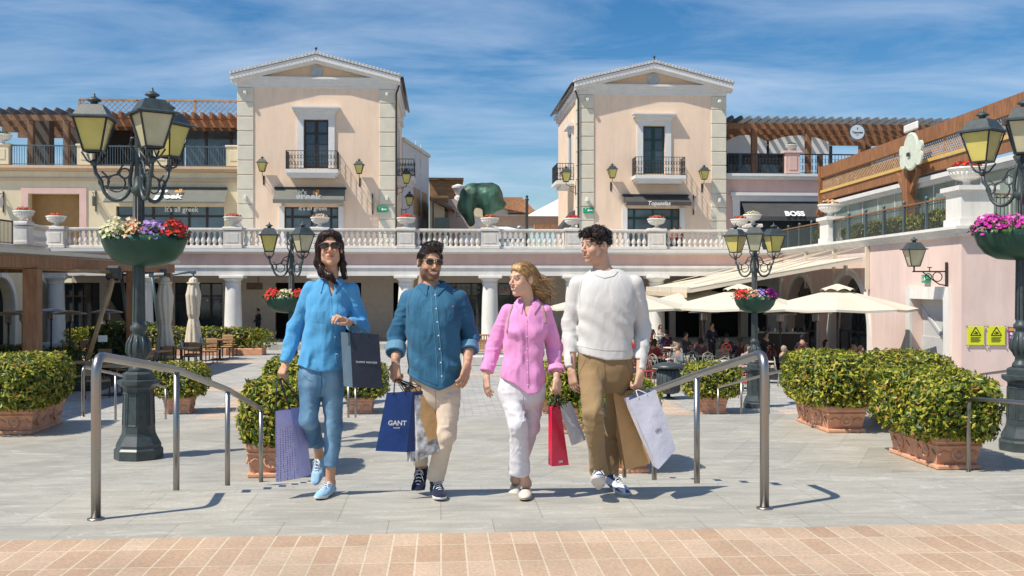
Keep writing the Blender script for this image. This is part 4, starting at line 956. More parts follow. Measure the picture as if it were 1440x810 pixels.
# glass pavilion on the wing terrace
py_ = 2.3
A0 = wpx(1157,py_)[0]; 
pav = wthing2('terrace_pavilion', 'timber and glass pavilion with lattice frieze on the right wing terrace', 'pavilion', 6, py_, 5.34)
s0 = -9.0
b = WM(); b.box(s0,A0,py_-.12,py_+.12,9.25,9.85); b.box(s0,A0,py_-.1,py_+.1,8.0,8.42); b.box(A0-.05,A0+.2,py_-.2,py_+.1,5.34,9.9); b.box(A0-.1,A0+.15,py_+.1,py_+6,9.3,9.8)
b.obj('beams', m_wood, pav)
b = WM(); b.box(s0,A0,py_-.16,py_-.121,8.42,8.56); b.obj('yellow_trim', mat('ochre_paint',(.62,.42,.13),.5,var=.05), pav)
b = WM(); lattice(b, (s0,py_,0), (A0,py_,0), 8.56, 9.25, .2, .035, .06, 12); b.obj('lattice', mat('lattice_wood',(.40,.25,.15),.6,var=.2), pav)
b = WM(); b.box(s0,A0-.2,py_-.3,py_+.1,7.62,7.80); b.box(s0,A0-.2,py_-.18,py_+.1,7.45,7.62); b.obj('blind_box', m_trim, pav)
b = WM(); b.box(s0,A0-.1,py_+.02,py_+.04,5.34,7.45); b.obj('glazing', m_glassG, pav)
b = WM()
for k in range(16): xx = s0+(A0-s0)*k/15; b.box(xx-.02,xx+.02,py_-.01,py_+.06,5.34,7.45)
b.obj('glazing_bars', m_trim, pav)
for px_ in (1290,):
    a = wpx(px_,py_)[0]
    b = WM(); b.box(a-.3,a+.3,py_-.55,py_-.2,5.34,8.3); b.obj('post', m_wood, pav)
    b = WM(); b.bar((a-.3,py_-.38,7.3),(a-1.2,py_-.38,8.2),.18,.14,up=(0,1,0)); b.bar((a+.3,py_-.38,7.3),(a+1.2,py_-.38,8.2),.18,.14,up=(0,1,0)); b.obj('brace', m_wood, pav)
b = WM(); b.bar((A0,py_-.3,7.3),(A0-1.1,py_-.3,8.1),.16,.14,up=(0,1,0)); b.obj('brace', m_wood, pav)
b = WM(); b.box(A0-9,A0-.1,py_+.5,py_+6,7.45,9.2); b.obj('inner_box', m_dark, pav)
# white ornamental emblem sign
a = wpx(1283,py_-.7)[0]; zc_ = wz(1286,212,py_-.7)
t = wthing2('ornamental_sign', 'cream shaped round sign with scrolled sides on the timber post', 'sign', a, py_-.7, zc_)
b = WM(); b.M = b.M @ Matrix.Translation((a,py_-.75,zc_)) @ Matrix.Rotation(pi/2,4,'X')
mcr = mat('cream_green_paint',(.60,.65,.55),.5,var=.08,vs=6)
b.lathe([(.74,-.06),(.78,-.03),(.78,.03),(.70,.06),(.66,.05)],(0,0,0),36)
b.obj('disc', mcr, t)
for sx in (-1,1):
    b = WM(); b.M = b.M @ Matrix.Translation((a,py_-.75,zc_)) @ Matrix.Rotation(pi/2,4,'X')
    b.lathe([(.34,-.04),(.34,.04)],(sx*.8,-.3,0),18); b.lathe([(.22,-.045),(.22,.045)],(sx*.95,.12,0),16); b.obj('side_scroll', mcr, t)
b = WM(); b.rbox((a,py_-.75,zc_+1.0),(1.4,.1,.32),.04); b.obj('top_plate', m_trim, t)
b = WM(); b.rbox((a+.05,py_-.86,zc_-.12),(.30,.05,.16),.02); b.obj('dark_plaque', m_iron, t)
# lamp bracket, exit, electric boxes and yellow notices
pl = MW @ Vector((wpx(1330)[0]-.9,0,wz(1335,362)))
MWf = atan2(ux.y,ux.x)
lb = thing('wall_lantern', 'large black lantern on a scrolled bracket above the white door of the right wing', 'wall lantern', MW @ Vector((wpx(1333)[0],-.01,wz(1330,386))), 0)
OUT = -uy
lb.rotation_euler = (0,0,atan2(OUT.y,OUT.x)+pi/2)
fr, gl, rf, br = MB(), MB(), MB(), MB(); s_ = .98
lantern_mb(fr, gl, rf, (0,-1.15,.28), s_)
br.rbox((0,-.04,0),(.12,.07,.85),.02); br.tube([(0,-1.15,.28),(0,-1.15,.08)], .03, 6); br.tube([(0,-1.2,.1),(0,-.05,.1)], .025, 6)
for c0, r0 in ((-.35,.16),(-.66,.11)): br.tube([(0,c0+r0*cos(t_),-.08+r0*sin(t_)) for t_ in [2*pi*k/14 for k in range(14)]], .018, 5, closed=True)
br.tube([(0,-.06,-.38),(0,-.3,-.33),(0,-.6,-.12),(0,-.85,.08)], .022, 6); br.tube([(0,-.62,.1),(0,-.62,.24)], .018, 5); br.rbox((0,-.62,.24),(.02,.16,.03),.005)
g = fr.obj('lantern_frame', m_iron, lb); gl.obj('glass', m_pgl, g); rf.obj('lantern_roof', m_lamp, lb); br.obj('bracket', m_iron, lb)
e = MW @ Vector(((dr[0]+dr[1])/2,-.05,zd+.28)); exit_sign(e, lb.rotation_euler.z, .85, 'green exit sign above the white door of the right wing')
def notice(px0, px1, py0, py1, label, name, mcol, fn):
    # on the front wall of the wing: plane local x = 0
    def hit(px, py):
        d = ray(px, py); A_ = np.array([[d.x,-uy.x],[d.y,-uy.y]]); r = np.linalg.solve(A_, np.array([W0.x,W0.y])); return float(r[1]), ZC+d.z*float(r[0])
    ya, zt = hit(px0, py0); yb, zb = hit(px1, py1); c = MW @ Vector((-.03,(ya+yb)/2,(zt+zb)/2)); w = abs(yb-ya); h = abs(zt-zb)
    nrm = -ux; t = thing(name, label, 'notice', c, atan2(nrm.y,nrm.x)+pi/2)
    b = MB(); b.rbox((0,-.02,0),(w,.015,h),.004); b.obj('panel', mcol, t)
    b = MB()
    for sx in (-1,1):
        for sz in (-1,1): b.sphere((sx*(w/2+.01),-.02,sz*(h/2+.01)),.03,8,6)
    b.obj('fixings', m_steel, t); fn(t, w, h)
m_not = mat('yellow_notice', (.72,.74,.02), .5, var=0)
def fy(t, w, h):
    b = MB(); y = -.031; s_ = w*.30
    pts = [(-s_,h*.02),(s_,h*.02),(0,h*.02+s_*1.6)]
    for i in range(3): p, q = pts[i], pts[(i+1)%3]; b.bar((p[0],y,p[1]),(q[0],y,q[1]),.03,.006,up=(0,1,0))
    b.bar((-s_*.45,y,h*.02+s_*.35),(s_*.45,y,h*.02+s_*.35),.03,.006,up=(0,1,0)); b.bar((-s_*.2,y,h*.02+s_*.75),(s_*.3,y,h*.02+s_*.5),.035,.006,up=(0,1,0))
    for k in range(6): b.box(-w*.3,w*(.3-.05*(k%3)),y-.002,y+.002,-h*(.08+.05*k)-.008,-h*(.08+.05*k)+.004)
    b.obj('print', m_black, t)
notice(1359,1383,459,485,'left yellow warning notice with a black triangle on the pink front wall','warning_notice',m_not,fy)
notice(1388,1412,459,485,'right yellow warning notice with a black triangle, beside the purple one','warning_notice',m_not,fy)
def fp(t, w, h):
    for k in range(3):
        b = MB(); b.M = Matrix.Translation((0,-.03,h*(.12-.24*k))) @ Matrix.Rotation(pi/2,4,'X'); b.lathe([(w*.26,0),(w*.26,.006)],(0,0,0),14); b.obj('pictogram', m_sign, t)
    b = MB(); b.box(-w*.4,w*.4,-.034,-.029,h*.28,h*.45); b.obj('banner', m_signO, t)
notice(1417,1424.5,460,484,'narrow purple notice with pale round symbols on the pink front wall','purple_notice',mat('purple_notice',(.20,.03,.22),.5,var=0),fp)
# ================================================================== LEFT WING
V0 = cw(-23.9, 30, 0); V1 = cw(-24.4, 55.5, 0); dV = Vector((V1.x-V0.x,V1.y-V0.y,0)); LV = dV.length; vx_ = dV/LV; vy_ = Vector((-vx_.y,vx_.x,0))
if vy_.x > 0: vy_ = -vy_
MV = Matrix(((vx_.x,vy_.x,0,V0.x),(vx_.y,vy_.y,0,V0.y),(0,0,1,0),(0,0,0,1)))
def VM(): b = MB(); b.M = MV.copy(); return b
zsp = 2.35
lw = wthing('wing_building', 'cream and pink arched wing building at the far left behind the timber pergola', 'building', (V0.x,V0.y,0))
arcs = [(LV-8.4,LV-5.6),(LV-12.6,LV-9.8),(LV-4.2,LV-1.6)]
b = VM(); wallx(b, 0, LV, 0, .5, 0, 4.9, [(p,q,0,zsp+1.45) for p, q in arcs])
for p, q in arcs: arch_fill(b, p, q, 0, .5, zsp, zsp+1.45)
b.obj('side_wall', m_cream, lw)
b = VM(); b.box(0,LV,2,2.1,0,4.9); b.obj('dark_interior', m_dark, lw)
b = VM()
for p, q in arcs: b = VM(); arch_trim(b, p, q, -.001, .09, zsp, .28, z0=0); b.obj('arch_surround', m_white, lw)
b = VM(); b.box(0,LV,-.25,12,4.9,5.31); b.box(0,LV,-.4,-.25,5.1,5.31); b.obj('cornice', m_trim, lw)
p0 = cw(-23.7,48.6,0); p1 = cw(-23.6,40,0)
rail_thing(p0, p1, ZT, 'thin black railing on the left wing terrace beside the corner pedestal', 1.05, m=m_frame, sp=.13, post=2.4)
# ================================================================== BACKGROUND between the towers
def bx(px0, px1, py0, py1, Y, d): a = on_Y(px0,py1,Y); c = on_Y(px1,py0,Y); return (a.x,c.x,Y,Y+d,a.z,c.z)
t = wthing('white_house', 'white plain house behind the left tower with a stepped sloping parapet', 'house', (on_Y(580,300,73).x,73,ZT))
a = on_Y(555,400,72); xr = on_Y(603,400,84).x; xl = on_Y(566,400,72).x
b = MB(); zt0 = on_Y(567,198,72).z; zt1 = on_Y(603,222,84).z
b.prism([(xl,72,ZT-1),(xr,84,ZT-1),(xr,84,zt1),(xl,72,zt0)],(-3,0,0)); b.obj('wall', mat('pale_grey_white_plaster',(.62,.60,.58),.85,var=.04), t)
b = MB(); b.prism([(xl+.15,72,zt0),(xr+.15,84,zt1),(xr+.15,84,zt1+.25),(xl+.15,72,zt0+.25)],(-.5,0,0)); b.obj('coping', m_quoin, t)
for i, (f0, f1) in enumerate(((.38,.62),(.70,.90))):
    b = MB(); pa = Vector((xl,72,0)).lerp(Vector((xr,84,0)),f0); pb = Vector((xl,72,0)).lerp(Vector((xr,84,0)),f1)
    zz = on_Y(590,300,76).z; b.prism([(pa.x,pa.y,zz),(pb.x,pb.y,zz),(pb.x,pb.y,zz+2.0),(pa.x,pa.y,zz+2.0)],(.05,0,0)); b.obj('window', m_woodL, t)
for k in range(2):
    b = MB(); zz = on_Y(590,275,78).z
    for r_ in range(4):
        for c_ in range(2): f0 = .45+.18*c_; pa = Vector((xl,72,0)).lerp(Vector((xr,84,0)),f0); b.box(pa.x,pa.x+.06,pa.y,pa.y+1.3,zz+1.1*r_,zz+.8+1.1*r_)
    if k == 0: b.obj('lattice_window', m_trim, t)
t = wthing('timber_house', 'house with brown timber upper wall behind the green sculpture', 'house', (on_Y(625,300,85).x,85,ZT))
b = MB(); b.box(*bx(604,650,253,290,85,6)); b.obj('timber_wall', mat('brown_boards',(.30,.17,.08),.7,var=.3,vs=1,stretch=(1,1,6)), t)
b = MB(); b.box(*bx(603,652,250,253,84.6,7)); b.obj('roof_edge', m_woodD, t)
b = MB(); b.box(*bx(604,690,286,330,83,1.9)); b.obj('wall', m_cream, t)
t = wthing('low_shop_house', 'low cream shop with brown sloping eave beside the white house', 'house', (on_Y(620,300,78).x,78,ZT))
b = MB(); q0 = on_Y(604,277,78); q1 = on_Y(640,294,78); zb = ZT-1
b.prism([(q0.x,78,zb),(q1.x-.8,78,zb),(q1.x-.8,78,q1.z+.1),(q0.x,78,q0.z-.2)],(0,4,0)); b.obj('wall', m_cream, t)
b = MB(); b.prism([(q0.x,77.4,q0.z),(q1.x,77.4,q1.z),(q1.x,77.4,q1.z-.15),(q0.x,77.4,q0.z-.25)],(0,5,0)); b.obj('roof', mat('brown_eave',(.24,.14,.08),.7,var=.2), t)
b = MB(); b.tube([(on_Y(609,400,77.2).x,77.2,zb),(on_Y(609,400,77.2).x,77.2,on_Y(609,285,77).z),(on_Y(615,400,77.2).x,77.2,on_Y(615,281,77).z)],.05,6); b.obj('drain_pipe', m_frame, t)
b = MB(); b.box(*bx(611,632,306,330,77.95,.04)); b.obj('window', m_glass, t)
t = wthing('pink_gable_house', 'pale pink gabled house with a white finial behind the sculpture', 'house', (on_Y(655,300,80).x,80,ZT))
b = MB(); a = on_Y(630,280,80); c = on_Y(690,322,80); b.prism([(a.x,80,ZT-1),(c.x,80,ZT-1),(c.x,80,c.z),(a.x+.6,80,a.z),(a.x,80,a.z)],(0,4,0)); b.obj('wall', mat('mauve_plaster',(.52,.42,.38),.85,var=.05), t)
b = MB(); b.lathe([(.3,0),(.3,.5),(.15,.6),(.3,.9),(.5,1.2),(.5,1.35),(.1,1.5)],(a.x+.8,80.3,a.z-.3),14); b.obj('finial', m_white, t)
wall_lantern(on_Y(642,294,77.5)+Vector((0,.6,0)), pi*.5, 'small lantern on a long arm in front of the pink gable house', .9)
t = wthing('tiled_roof_house', 'distant pale house with orange tiled hip roof right of the sculpture', 'house', (on_Y(720,300,95).x,95,ZT))
b = MB(); b.box(*bx(686,741,286,330,95,6)); b.obj('wall', m_trim, t)
a = on_Y(684,281,94); c = on_Y(752,297,94); d0 = on_Y(733,281,94)
b = MB(); b.prism([(a.x,93.5,a.z-.5),(c.x,93.5,c.z-.3),(c.x,93.5,c.z),(d0.x,93.5,d0.z+.2),(a.x+.5,93.5,a.z+.2)],(0,8,0)); b.obj('roof', m_rtile, t)
b = MB(); 
for k in range(3): b.box(*bx(714,738,291+4*k,293.4+4*k,94.9,.08))
b.obj('louvres', m_woodD, t)
t = wthing('long_pavilion', 'long low brown fascia roof in the middle distance behind the balustrade', 'pavilion', (on_Y(750,300,82).x,82,ZT))
b = MB(); b.box(*bx(690,790,304,317,82,.3)); b.obj('fascia', mat('brown_fascia',(.22,.15,.11),.7,var=.1), t)
b = MB(); b.box(*bx(752,800,316,325,81,1)); b.obj('tiled_edge', m_rtile, t)
for sgn_, (pa, pb, pc, Yt) in enumerate(((735,808,778,88),(688,742,700,80))):
    t = wthing('white_tent', ['large white tent roof rising towards the right tower','low white tent top right of the sculpture'][sgn_], 'tent', (on_Y(pb if sgn_ else pc,300,Yt).x,Yt,ZT))
    py0 = (306,325)[sgn_]; pyt = (268,316)[sgn_]
    a = on_Y(pa,py0,Yt); c = on_Y(pb+(40 if not sgn_ else 0),py0,Yt); m_ = on_Y(pb if sgn_ == 0 else pc,pyt,Yt+3)
    b = MB(); b.add([(a.x,Yt,a.z),(c.x,Yt,a.z),(c.x,Yt+6,a.z),(a.x,Yt+6,a.z),(m_.x,Yt+3,m_.z),(a.x,Yt,a.z-.6),(c.x,Yt,a.z-.6),(c.x,Yt+6,a.z-.6),(a.x,Yt+6,a.z-.6)],[(0,1,4),(1,2,4),(2,3,4),(3,0,4),(0,5,6,1),(1,6,7,2),(2,7,8,3),(3,8,5,0)]); b.obj('roof_sheet', mat('white_tent_sheet',(.78,.78,.76),.6,var=.02), t)
# black pole
t = thing('black_pole', 'slim black pole with a pointed knob behind the balustrade centre', 'pole', (on_Y(741,400,62).x,62,ZT))
b = MB(); b.smooth = True; h = on_Y(741,274,62).z-ZT; b.lathe([(.1,0),(.09,.2),(.085,h-.35),(.12,h-.33),(.12,h-.25),(.05,h-.2),(.1,h-.1),(.01,h)],(0,0,0),12); b.obj('shaft', m_iron, t)
# patinated abstract sculpture
c = on_Y(672,400,66); zb = on_Y(672,318,66).z
t = wthing('bronze_sculpture', 'large curved green patinated abstract bronze form behind the balustrade', 'sculpture', (c.x,66,zb))
S = lambda px, py, dy=0: np.array(on_Y(px,py,66+dy), dtype=np.float32)
def fs_(p):
    d = cap(p, S(668,274,.2), S(688,277,.2), .82, .88)
    for a, c_, r0, r1, k in ((S(662,276),S(655,290),.70,.55,.25),(S(655,290),S(663,313),.50,.26,.2),(S(690,279),S(704,288),.80,.34,.3),(S(704,288),S(713,286),.26,.08,.15),(S(688,282),S(684,303),.62,.24,.2),(S(699,290),S(690,299),.28,.14,.15)):
        d = smin(d, cap(p, a, c_, r0, r1), k)
    d = smax(d, -cap(p, S(672,322,-.6), S(669,287,-.7), .42, .30), .12)
    d = smax(d, -ell(p, S(661,297,-.9), (.20,.5,.65)), .1)
    return d+.07*noise3(p, 2.0, 3)+.03*noise3(p, 7, 5)
lo = S(648,322)-A(.5,1.6,0); hi = S(716,255)+A(.5,1.6,.6)
v, f = nets(fs_, lo, hi, .09)
m = mat('green_bronze_patina', (.012,.02,.016), .5, .3, var=.4, vs=1.6, col2=(.06,.16,.11), bump=.3, bs=6, stretch=(1,1,.35), detail=8)
me = np_mesh('body', v, f, m); link('body', me, t)
b = MB(); b.box(c.x-1.2,c.x+1.2,65.2,66.8,ZT-.2,zb-.6); b.box(c.x-.2,c.x+.2,65.8,66.2,zb-.6,zb+.6); b.obj('plinth', m_stone, t)
# grey awning on the inner side of the right tower + left tower side
t = wthing('shop_awning', 'grey side awning between the right tower and the balustrade', 'awning', (on_Y(800,300,62.5).x,62.5,ZT))
a = on_Y(813,289,62.5); c_ = on_Y(789,318,62.5)
b = MB(); b.prism([(a.x,62,a.z),(c_.x,62,c_.z),(c_.x,62,c_.z-.35),(a.x,62,c_.z-.2)],(0,3,0)); b.obj('fabric', m_awnD, t)
# ================================================================== STREET LAMPS
def make_lamp():
    t = thing('street_lamp', 'x', 'street lamp')
    b = MB(); q = 1/cos(pi/8)
    b.lathe([(.305*q,0),(.305*q,.13),(.28*q,.16),(.28*q,.20),(.22*q,.33),(.21*q,.36),(.205*q,.42),(.19*q,.98),(.20*q,1.0),(.27*q,1.05),(.27*q,1.10),(.20*q,1.11),(.20*q,1.19),(.15*q,1.22)], (0,0,0), 8, pi/8)
    for k in range(8):
        a = 2*pi*k/8; M0 = b.M; b.M = M0 @ Matrix.Rotation(a,4,'Z')
        b.rbox((.198,0,.47),(.02,.15,.02),.004); b.rbox((.190,0,.92),(.02,.14,.02),.004); b.bar((.204,-.065,.48),(.192,-.06,.92),.014,.014); b.bar((.204,.065,.48),(.192,.06,.92),.014,.014); b.M = M0
    b.obj('pedestal', m_lamp, t)
    b = MB(); b.smooth = True
    b.lathe([(.14,1.2),(.13,1.27),(.10,1.31),(.09,1.36),(.12,1.40),(.155,1.50),(.15,1.60),(.10,1.72),(.08,1.77),(.115,1.80),(.115,1.85),(.085,1.88),(.088,1.95),(.075,2.6),(.07,3.7),(.10,3.73),(.11,3.79),(.07,3.84),(.055,4.0),(.05,4.55),(.075,4.6),(.06,4.68),(.03,4.72),(.045,4.78),(.005,4.85)], (0,0,0), 24)
    for k in range(10):     # fluting and leaf ornament on the swelling
        a = 2*pi*k/10; b.tube([(cos(a)*.10,sin(a)*.10,1.40),(cos(a)*.155,sin(a)*.155,1.50),(cos(a)*.15,sin(a)*.15,1.62),(cos(a)*.10,sin(a)*.10,1.73)],[.012,.028,.022,.008],5)
        b.tube([(cos(a)*.085,sin(a)*.085,1.92),(cos(a)*.075,sin(a)*.075,2.7),(cos(a)*.068,sin(a)*.068,3.68)],.010,4)
    b.obj('post', m_lamp, t)
    def arm(a, pale):
        ar, fr, gl, rf = MB(), MB(), MB(), MB()
        M0 = Matrix.Rotation(a,4,'Z') @ Matrix.Translation((0,0,.0))
        for m in (ar, fr, gl, rf): m.M = M0
        R = .60; z = 4.30
        pts = [(.05,0,3.86)]+[(R*.5+ -R*.5*cos(pi*k/10)*1.0, 0, 3.98-.40*sin(pi*k/10)) for k in range(1,10)]+[(R,0,3.98),(R,0,z-.16)]
        ar.tube([(.04,0,4.35),(.09,0,4.1),(.12,0,3.9)]+[(R*.5-(R*.5-.1)*cos(pi*k/10),0,3.88-.26*sin(pi*k/10)) for k in range(1,11)]+[(R-.02,0,4.0),(R,0,4.12)],.027,8)
        for cx_, cz_, r_ in ((.30,3.86,.12),(.47,3.88,.07),(.19,4.0,.07)): ar.tube([(cx_+r_*cos(s),0,cz_+r_*sin(s)) for s in [2*pi*k/14 for k in range(14)]],.013,5,closed=True)
        ar.tube([(.06,0,4.2),(.2,0,4.14),(.3,0,3.98),(.42,0,3.95),(.5,0,4.02)],.014,5)
        ar.sphere((R,0,4.14),.055,10,8); ar.tube([(.05,0,4.3),(.12,0,4.42),(.1,0,4.5),(.05,0,4.5)],.016,5)
        for k in range(4):
            s = pi/4+k*pi/2; ar.tube([(R,0,4.12),(R+.10*cos(s),.10*sin(s),4.16),(R+.19*cos(s),.19*sin(s),4.28)],.014,5)
        lantern_mb(fr, gl, rf, (R,0,z), .78)
        o = ar.obj('lamp_arm', m_lamp, t); h = fr.obj('lantern_frame', m_iron, o); gl.obj('glass', m_pgl if pale else m_ygl, o); rf.obj('lantern_roof', m_lamp, o)
        m = MB(); m.M = M0; m.smooth = True; m.lathe([(.035,z+.03),(.035,z+.12),(.02,z+.14)],(R,0,0),8)
        for k in (-1,1): m.tube([(R+k*.022,0,z+.14),(R+k*.022,0,z+.40)],.016,6)
        m.obj('bulb', m_sign, o)
    for i, a in enumerate((pi+.25, pi+.25+2*pi/3, pi+.25+4*pi/3)): arm(a, i == 1)
    return t
LAMP = make_lamp()
for o in CH(LAMP):
    pass
lamps = [(195,14.4,Z2,-.20,'tall green-grey lamp post with three lanterns at the left, on the near terrace'),(410,28.3,0,-.11,'farther lamp post behind the woman in the blue shirt'),(1061,28.3,0,-1.075,'farther lamp post in front of the café umbrellas on the right'),(1437,15.1,Z2,-1.25,'near lamp post cut by the right picture edge')]
for i, (px, t_, z, r_, lb_) in enumerate(lamps):
    o = place(LAMP, at_t(px,t_,z), r_+.0, lb_, 'lamp posts with three lanterns', first=(i == 0))
# flower bowls around the posts
def bowl(px, t_, zc_, seed, mats, label, s=1.0, rz=0):
    p = at_t(px, t_, zc_); t = thing('hanging_flower_bowl', label, 'flower bowl', p, rz, 'green flower bowls on the lamp posts')
    for h, sg in ((0,-1),(1,1)):
        b = MB(); b.smooth = True
        n = 22; prof = [(.05,-.24),(.25,-.22),(.42,-.14),(.52,-.02),(.575,.12),(.585,.20),(.56,.20),(.53,.12)]
        b.lathe([(r_*1.0,z) for r_,z in prof],(0,0,0),n,sx=s,sy=s*.62,a0=(0 if sg > 0 else pi)+.02,a1=(pi if sg > 0 else 2*pi)-.02)
        b.lathe([(0.001,.12),(.54,.12)],(0,0,0),n,sx=s,sy=s*.62,a0=(0 if sg > 0 else pi)+.02,a1=(pi if sg > 0 else 2*pi)-.02)
        b.obj('half_bowl', m_bowl, t)
    k = len(mats)
    for i, m in enumerate(mats):
        cx_ = (-.5+(i+.5)/k)*1.05*s; V, Fc = flowers(int(560/k), (cx_,-.02,.13,.66/k*s+.04,.37*s,.34*s), .036, seed+i, dome=.5)
        f = MB(); f.v = [tuple(v) for v in V]; f.f = Fc; f.mi = [0]*len(Fc); f.sm = [False]*len(Fc); f.obj('flowers', m, t)
    V, Fq = leaves(420, (0,0,.22,.64*s,.38*s,.15), .055, seed+9, e=2); link('leaves', np_mesh('leaves', V, Fq, m_fleaf, smooth=False), t)
def zc_at(py, t_): return ZC+(HOR-py)/F*t_
bowl(203,14.4,zc_at(352,14.4),1,[m_fyel,m_fcor,m_fpur,m_fred],'flower bowl of cream, coral, violet and red blooms on the near left lamp post',1.0,.15)
bowl(403,28.3,zc_at(428,28.3),2,[m_fred,m_fyel,m_fred],'flower bowl of red and cream blooms behind the woman in blue')
bowl(1062,28.3,zc_at(428,28.3),3,[m_fred,m_fcor,m_fpur,m_fmag],'flower bowl of red and violet blooms before the café umbrellas')
bowl(1425,15.1,zc_at(343,15.1),4,[m_fmag,m_fmag,m_fpur],'flower bowl of magenta blooms at the right picture edge')
# ================================================================== HANDRAILS
def handrail(posts, label, r=.021, base=True, tail=None):      # posts: (x, y, zground, ztop)
    p0 = posts[0]; t = wthing('handrail', label, 'handrail', (p0[0],p0[1],p0[2]), 'stainless steel stair handrails')
    a = Vector((p0[0],p0[1],p0[3])); c = Vector((posts[1][0],posts[1][1],posts[1][3])); d = (c-a).normalized()
    k = [Vector((a.x,a.y,a.z-.13))]
    for s in range(1,6):
        f = s/6; k.append(Vector((a.x,a.y,a.z-.13)).lerp(a,f).lerp(a.lerp(a+d*.13,f),f))
    k.append(a+d*.13)
    b = MB(); b.tube([(a.x,a.y,p0[2])]+[tuple(q) for q in k]+[(q[0],q[1],q[3]) for q in posts[1:]], r*1.18, 12); b.obj('rail', m_steel, t)
    for q in posts[1:]:
        b = MB(); b.tube([(q[0],q[1],q[2]),(q[0],q[1],q[3]-.01)], r, 10); b.obj('post', m_steel, t)
    for q in posts[:1]:
        b = MB(); b.smooth = True; b.lathe([(r*2.1,0),(r*2.1,.008),(r*1.3,.014)],(q[0],q[1],q[2]),16); b.obj('base_plate', m_steel, t)
def zstep(y, E, n, dz, z0, w): 
    k = 0 if y < E else min(n, int((y-E)/w)+1); return z0-dz*k
L_ = [(135,6.19,500),(248,8.08,520),(320,10.0,548),(367,11.9,575)]
def mkposts(lst, fz): return [(at_t(px,t_,0).x, at_t(px,t_,0).y, fz(at_t(px,t_,0).y), zc_at(py,t_)) for px, t_, py in lst]
zu = lambda y: zstep(y, E1, 7, .1457, Z1, .835)
handrail(mkposts(L_, zu), 'polished steel stair rail nearest the camera on the left', .0245)
handrail(mkposts([(1075,6.49,496),(980,8.2,527),(920,9.85,549),(878,11.5,577)], zu), 'polished steel stair rail nearest the camera on the right', .0245)
a = at_t(1362,13.2,0); 
handrail([(a.x,a.y,Z2,Z2+.97),(a.x,a.y-2.1,zu(a.y-2.1)+.0,Z2+1.12),(a.x,a.y-4.2,zu(a.y-4.2),Z2+1.6)], 'steel stair rail leaving the picture on the right edge beside the long hedge', .024)
zl2 = lambda y: zstep(y, E2, 7, .137, Z2, .8)
for px, nm in ((233,'farther steel rail behind the near left lamp post'),(500,'farther steel rail behind the dark blue shopping bag'),(761,'farther steel rail behind the woman in pink'),(1010,'farther steel rail beside the far right lamp post'),(1268,'farther steel rail by the pink wall with the yellow notices')):
    p = at_t(px,24.6,0); y1 = p.y
    ps = [(p.x,p.y,zl2(p.y-.1)*0+zl2(p.y),.0)]
    lst = []
    for k in range(4):
        y = y1-1.9*k; lst.append((p.x,y,zl2(y),zl2(y1)+.93+.137/.8*(y1-y)*1.0))
    lst = lst[::-1]; lst[0] = (p.x, lst[0][1], Z2, Z2+.92); lst[1] = (p.x, lst[1][1], lst[1][2], min(lst[1][3], Z2+.82))
    handrail(lst, nm, .024)
# ================================================================== PLANTERS
def planter(px, t_, z, w, l, hw, hl, h0, h1, label, n=3800, seed=0, rz=0.0, ls=.048, group='terracotta planters with clipped hedges', off=(0,0)):
    p = at_t(px, t_, z); t = thing('hedge_planter', label, 'planter', p, rz, group)
    b = MB(); H = .40; k = .86
    x0, y0 = w/2, l/2
    b.add([(-x0*k,-y0*k,.05),(x0*k,-y0*k,.05),(x0*k,y0*k,.05),(-x0*k,y0*k,.05),(-x0,-y0,H),(x0,-y0,H),(x0,y0,H),(-x0,y0,H)],[(0,3,2,1),(4,5,6,7),(0,1,5,4),(1,2,6,5),(2,3,7,6),(3,0,4,7)])
    b.rbox((0,0,.03),(w*.98,l*.98,.06),.015); b.rbox((0,0,H+.0),(w*1.06,l*1.04,.09),.02); b.rbox((0,0,H-.09),(w*1.0,l*1.0,.03),.01)
    for s, nx_ in ((w, 1),(l, 0)):
        for e in (-1, 1):
            cnt = 1 if s < .9 else 2
            for j in range(cnt):
                o = (j-(cnt-1)/2)*s*.5; M0 = Matrix.Identity(4)
                if nx_: M0 = Matrix.Translation((o, e*(y0*.935), .21)) @ Matrix.Rotation(pi/2*(1 if e < 0 else -1),4,'X')
                else: M0 = Matrix.Translation((e*(x0*.935), o, .21)) @ Matrix.Rotation(pi/2*(1 if e > 0 else -1),4,'Y')
                b.M = M0; b.smooth = True; b.lathe([(.10,0),(.10,.015),(.075,.02),(.07,.005),(.03,.008),(.02,.022),(.001,.022)],(0,0,0),16); b.smooth = False
                for q in (-1,1): 
                    if s > .6: b.tube([(q*.13,0,.008),(q*.2,.04,.008),(q*.27,-.02,.008)] if nx_ else [(0,q*.13,.008),(.04,q*.2,.008),(-.02,q*.27,.008)],.012,5)
                b.M = Matrix.Identity(4)
    b.obj('terracotta_trough', m_terra, t)
    hedge_obj('foliage', int(n*1.75), (off[0],off[1],(h0+h1)/2,hw/2,hl/2,(h1-h0)/2), ls, m_hedge, t, seed, e=3.6)
    return t
planter(42,17.3,Z2,.62,1.45,1.25,2.1,.36,1.28,'hedge in a terracotta trough at the left edge of the near terrace',5200,1,off=(-.1,0))
planter(390,13.4,Z2,.62,1.0,.86,1.25,.36,1.22,'hedge in a terracotta trough behind the lavender shopping bag',5200,2)
planter(408,17.2,Z2,.62,1.0,.82,1.2,.36,1.22,'second hedge trough, behind the one near the woman in blue',3500,3)
planter(1312,14.2,Z2,.62,1.5,1.2,2.0,.36,1.27,'large hedge in a terracotta trough nearest the right edge',7500,4,off=(0,0))
planter(1166,17.6,Z2,.66,1.6,1.25,2.0,.36,1.30,'hedge in a terracotta trough left of the large right one',5600,5)
planter(1268,18.2,Z2,.66,1.2,1.35,1.8,.36,1.26,'hedge in a trough behind the two near right ones',3800,6)
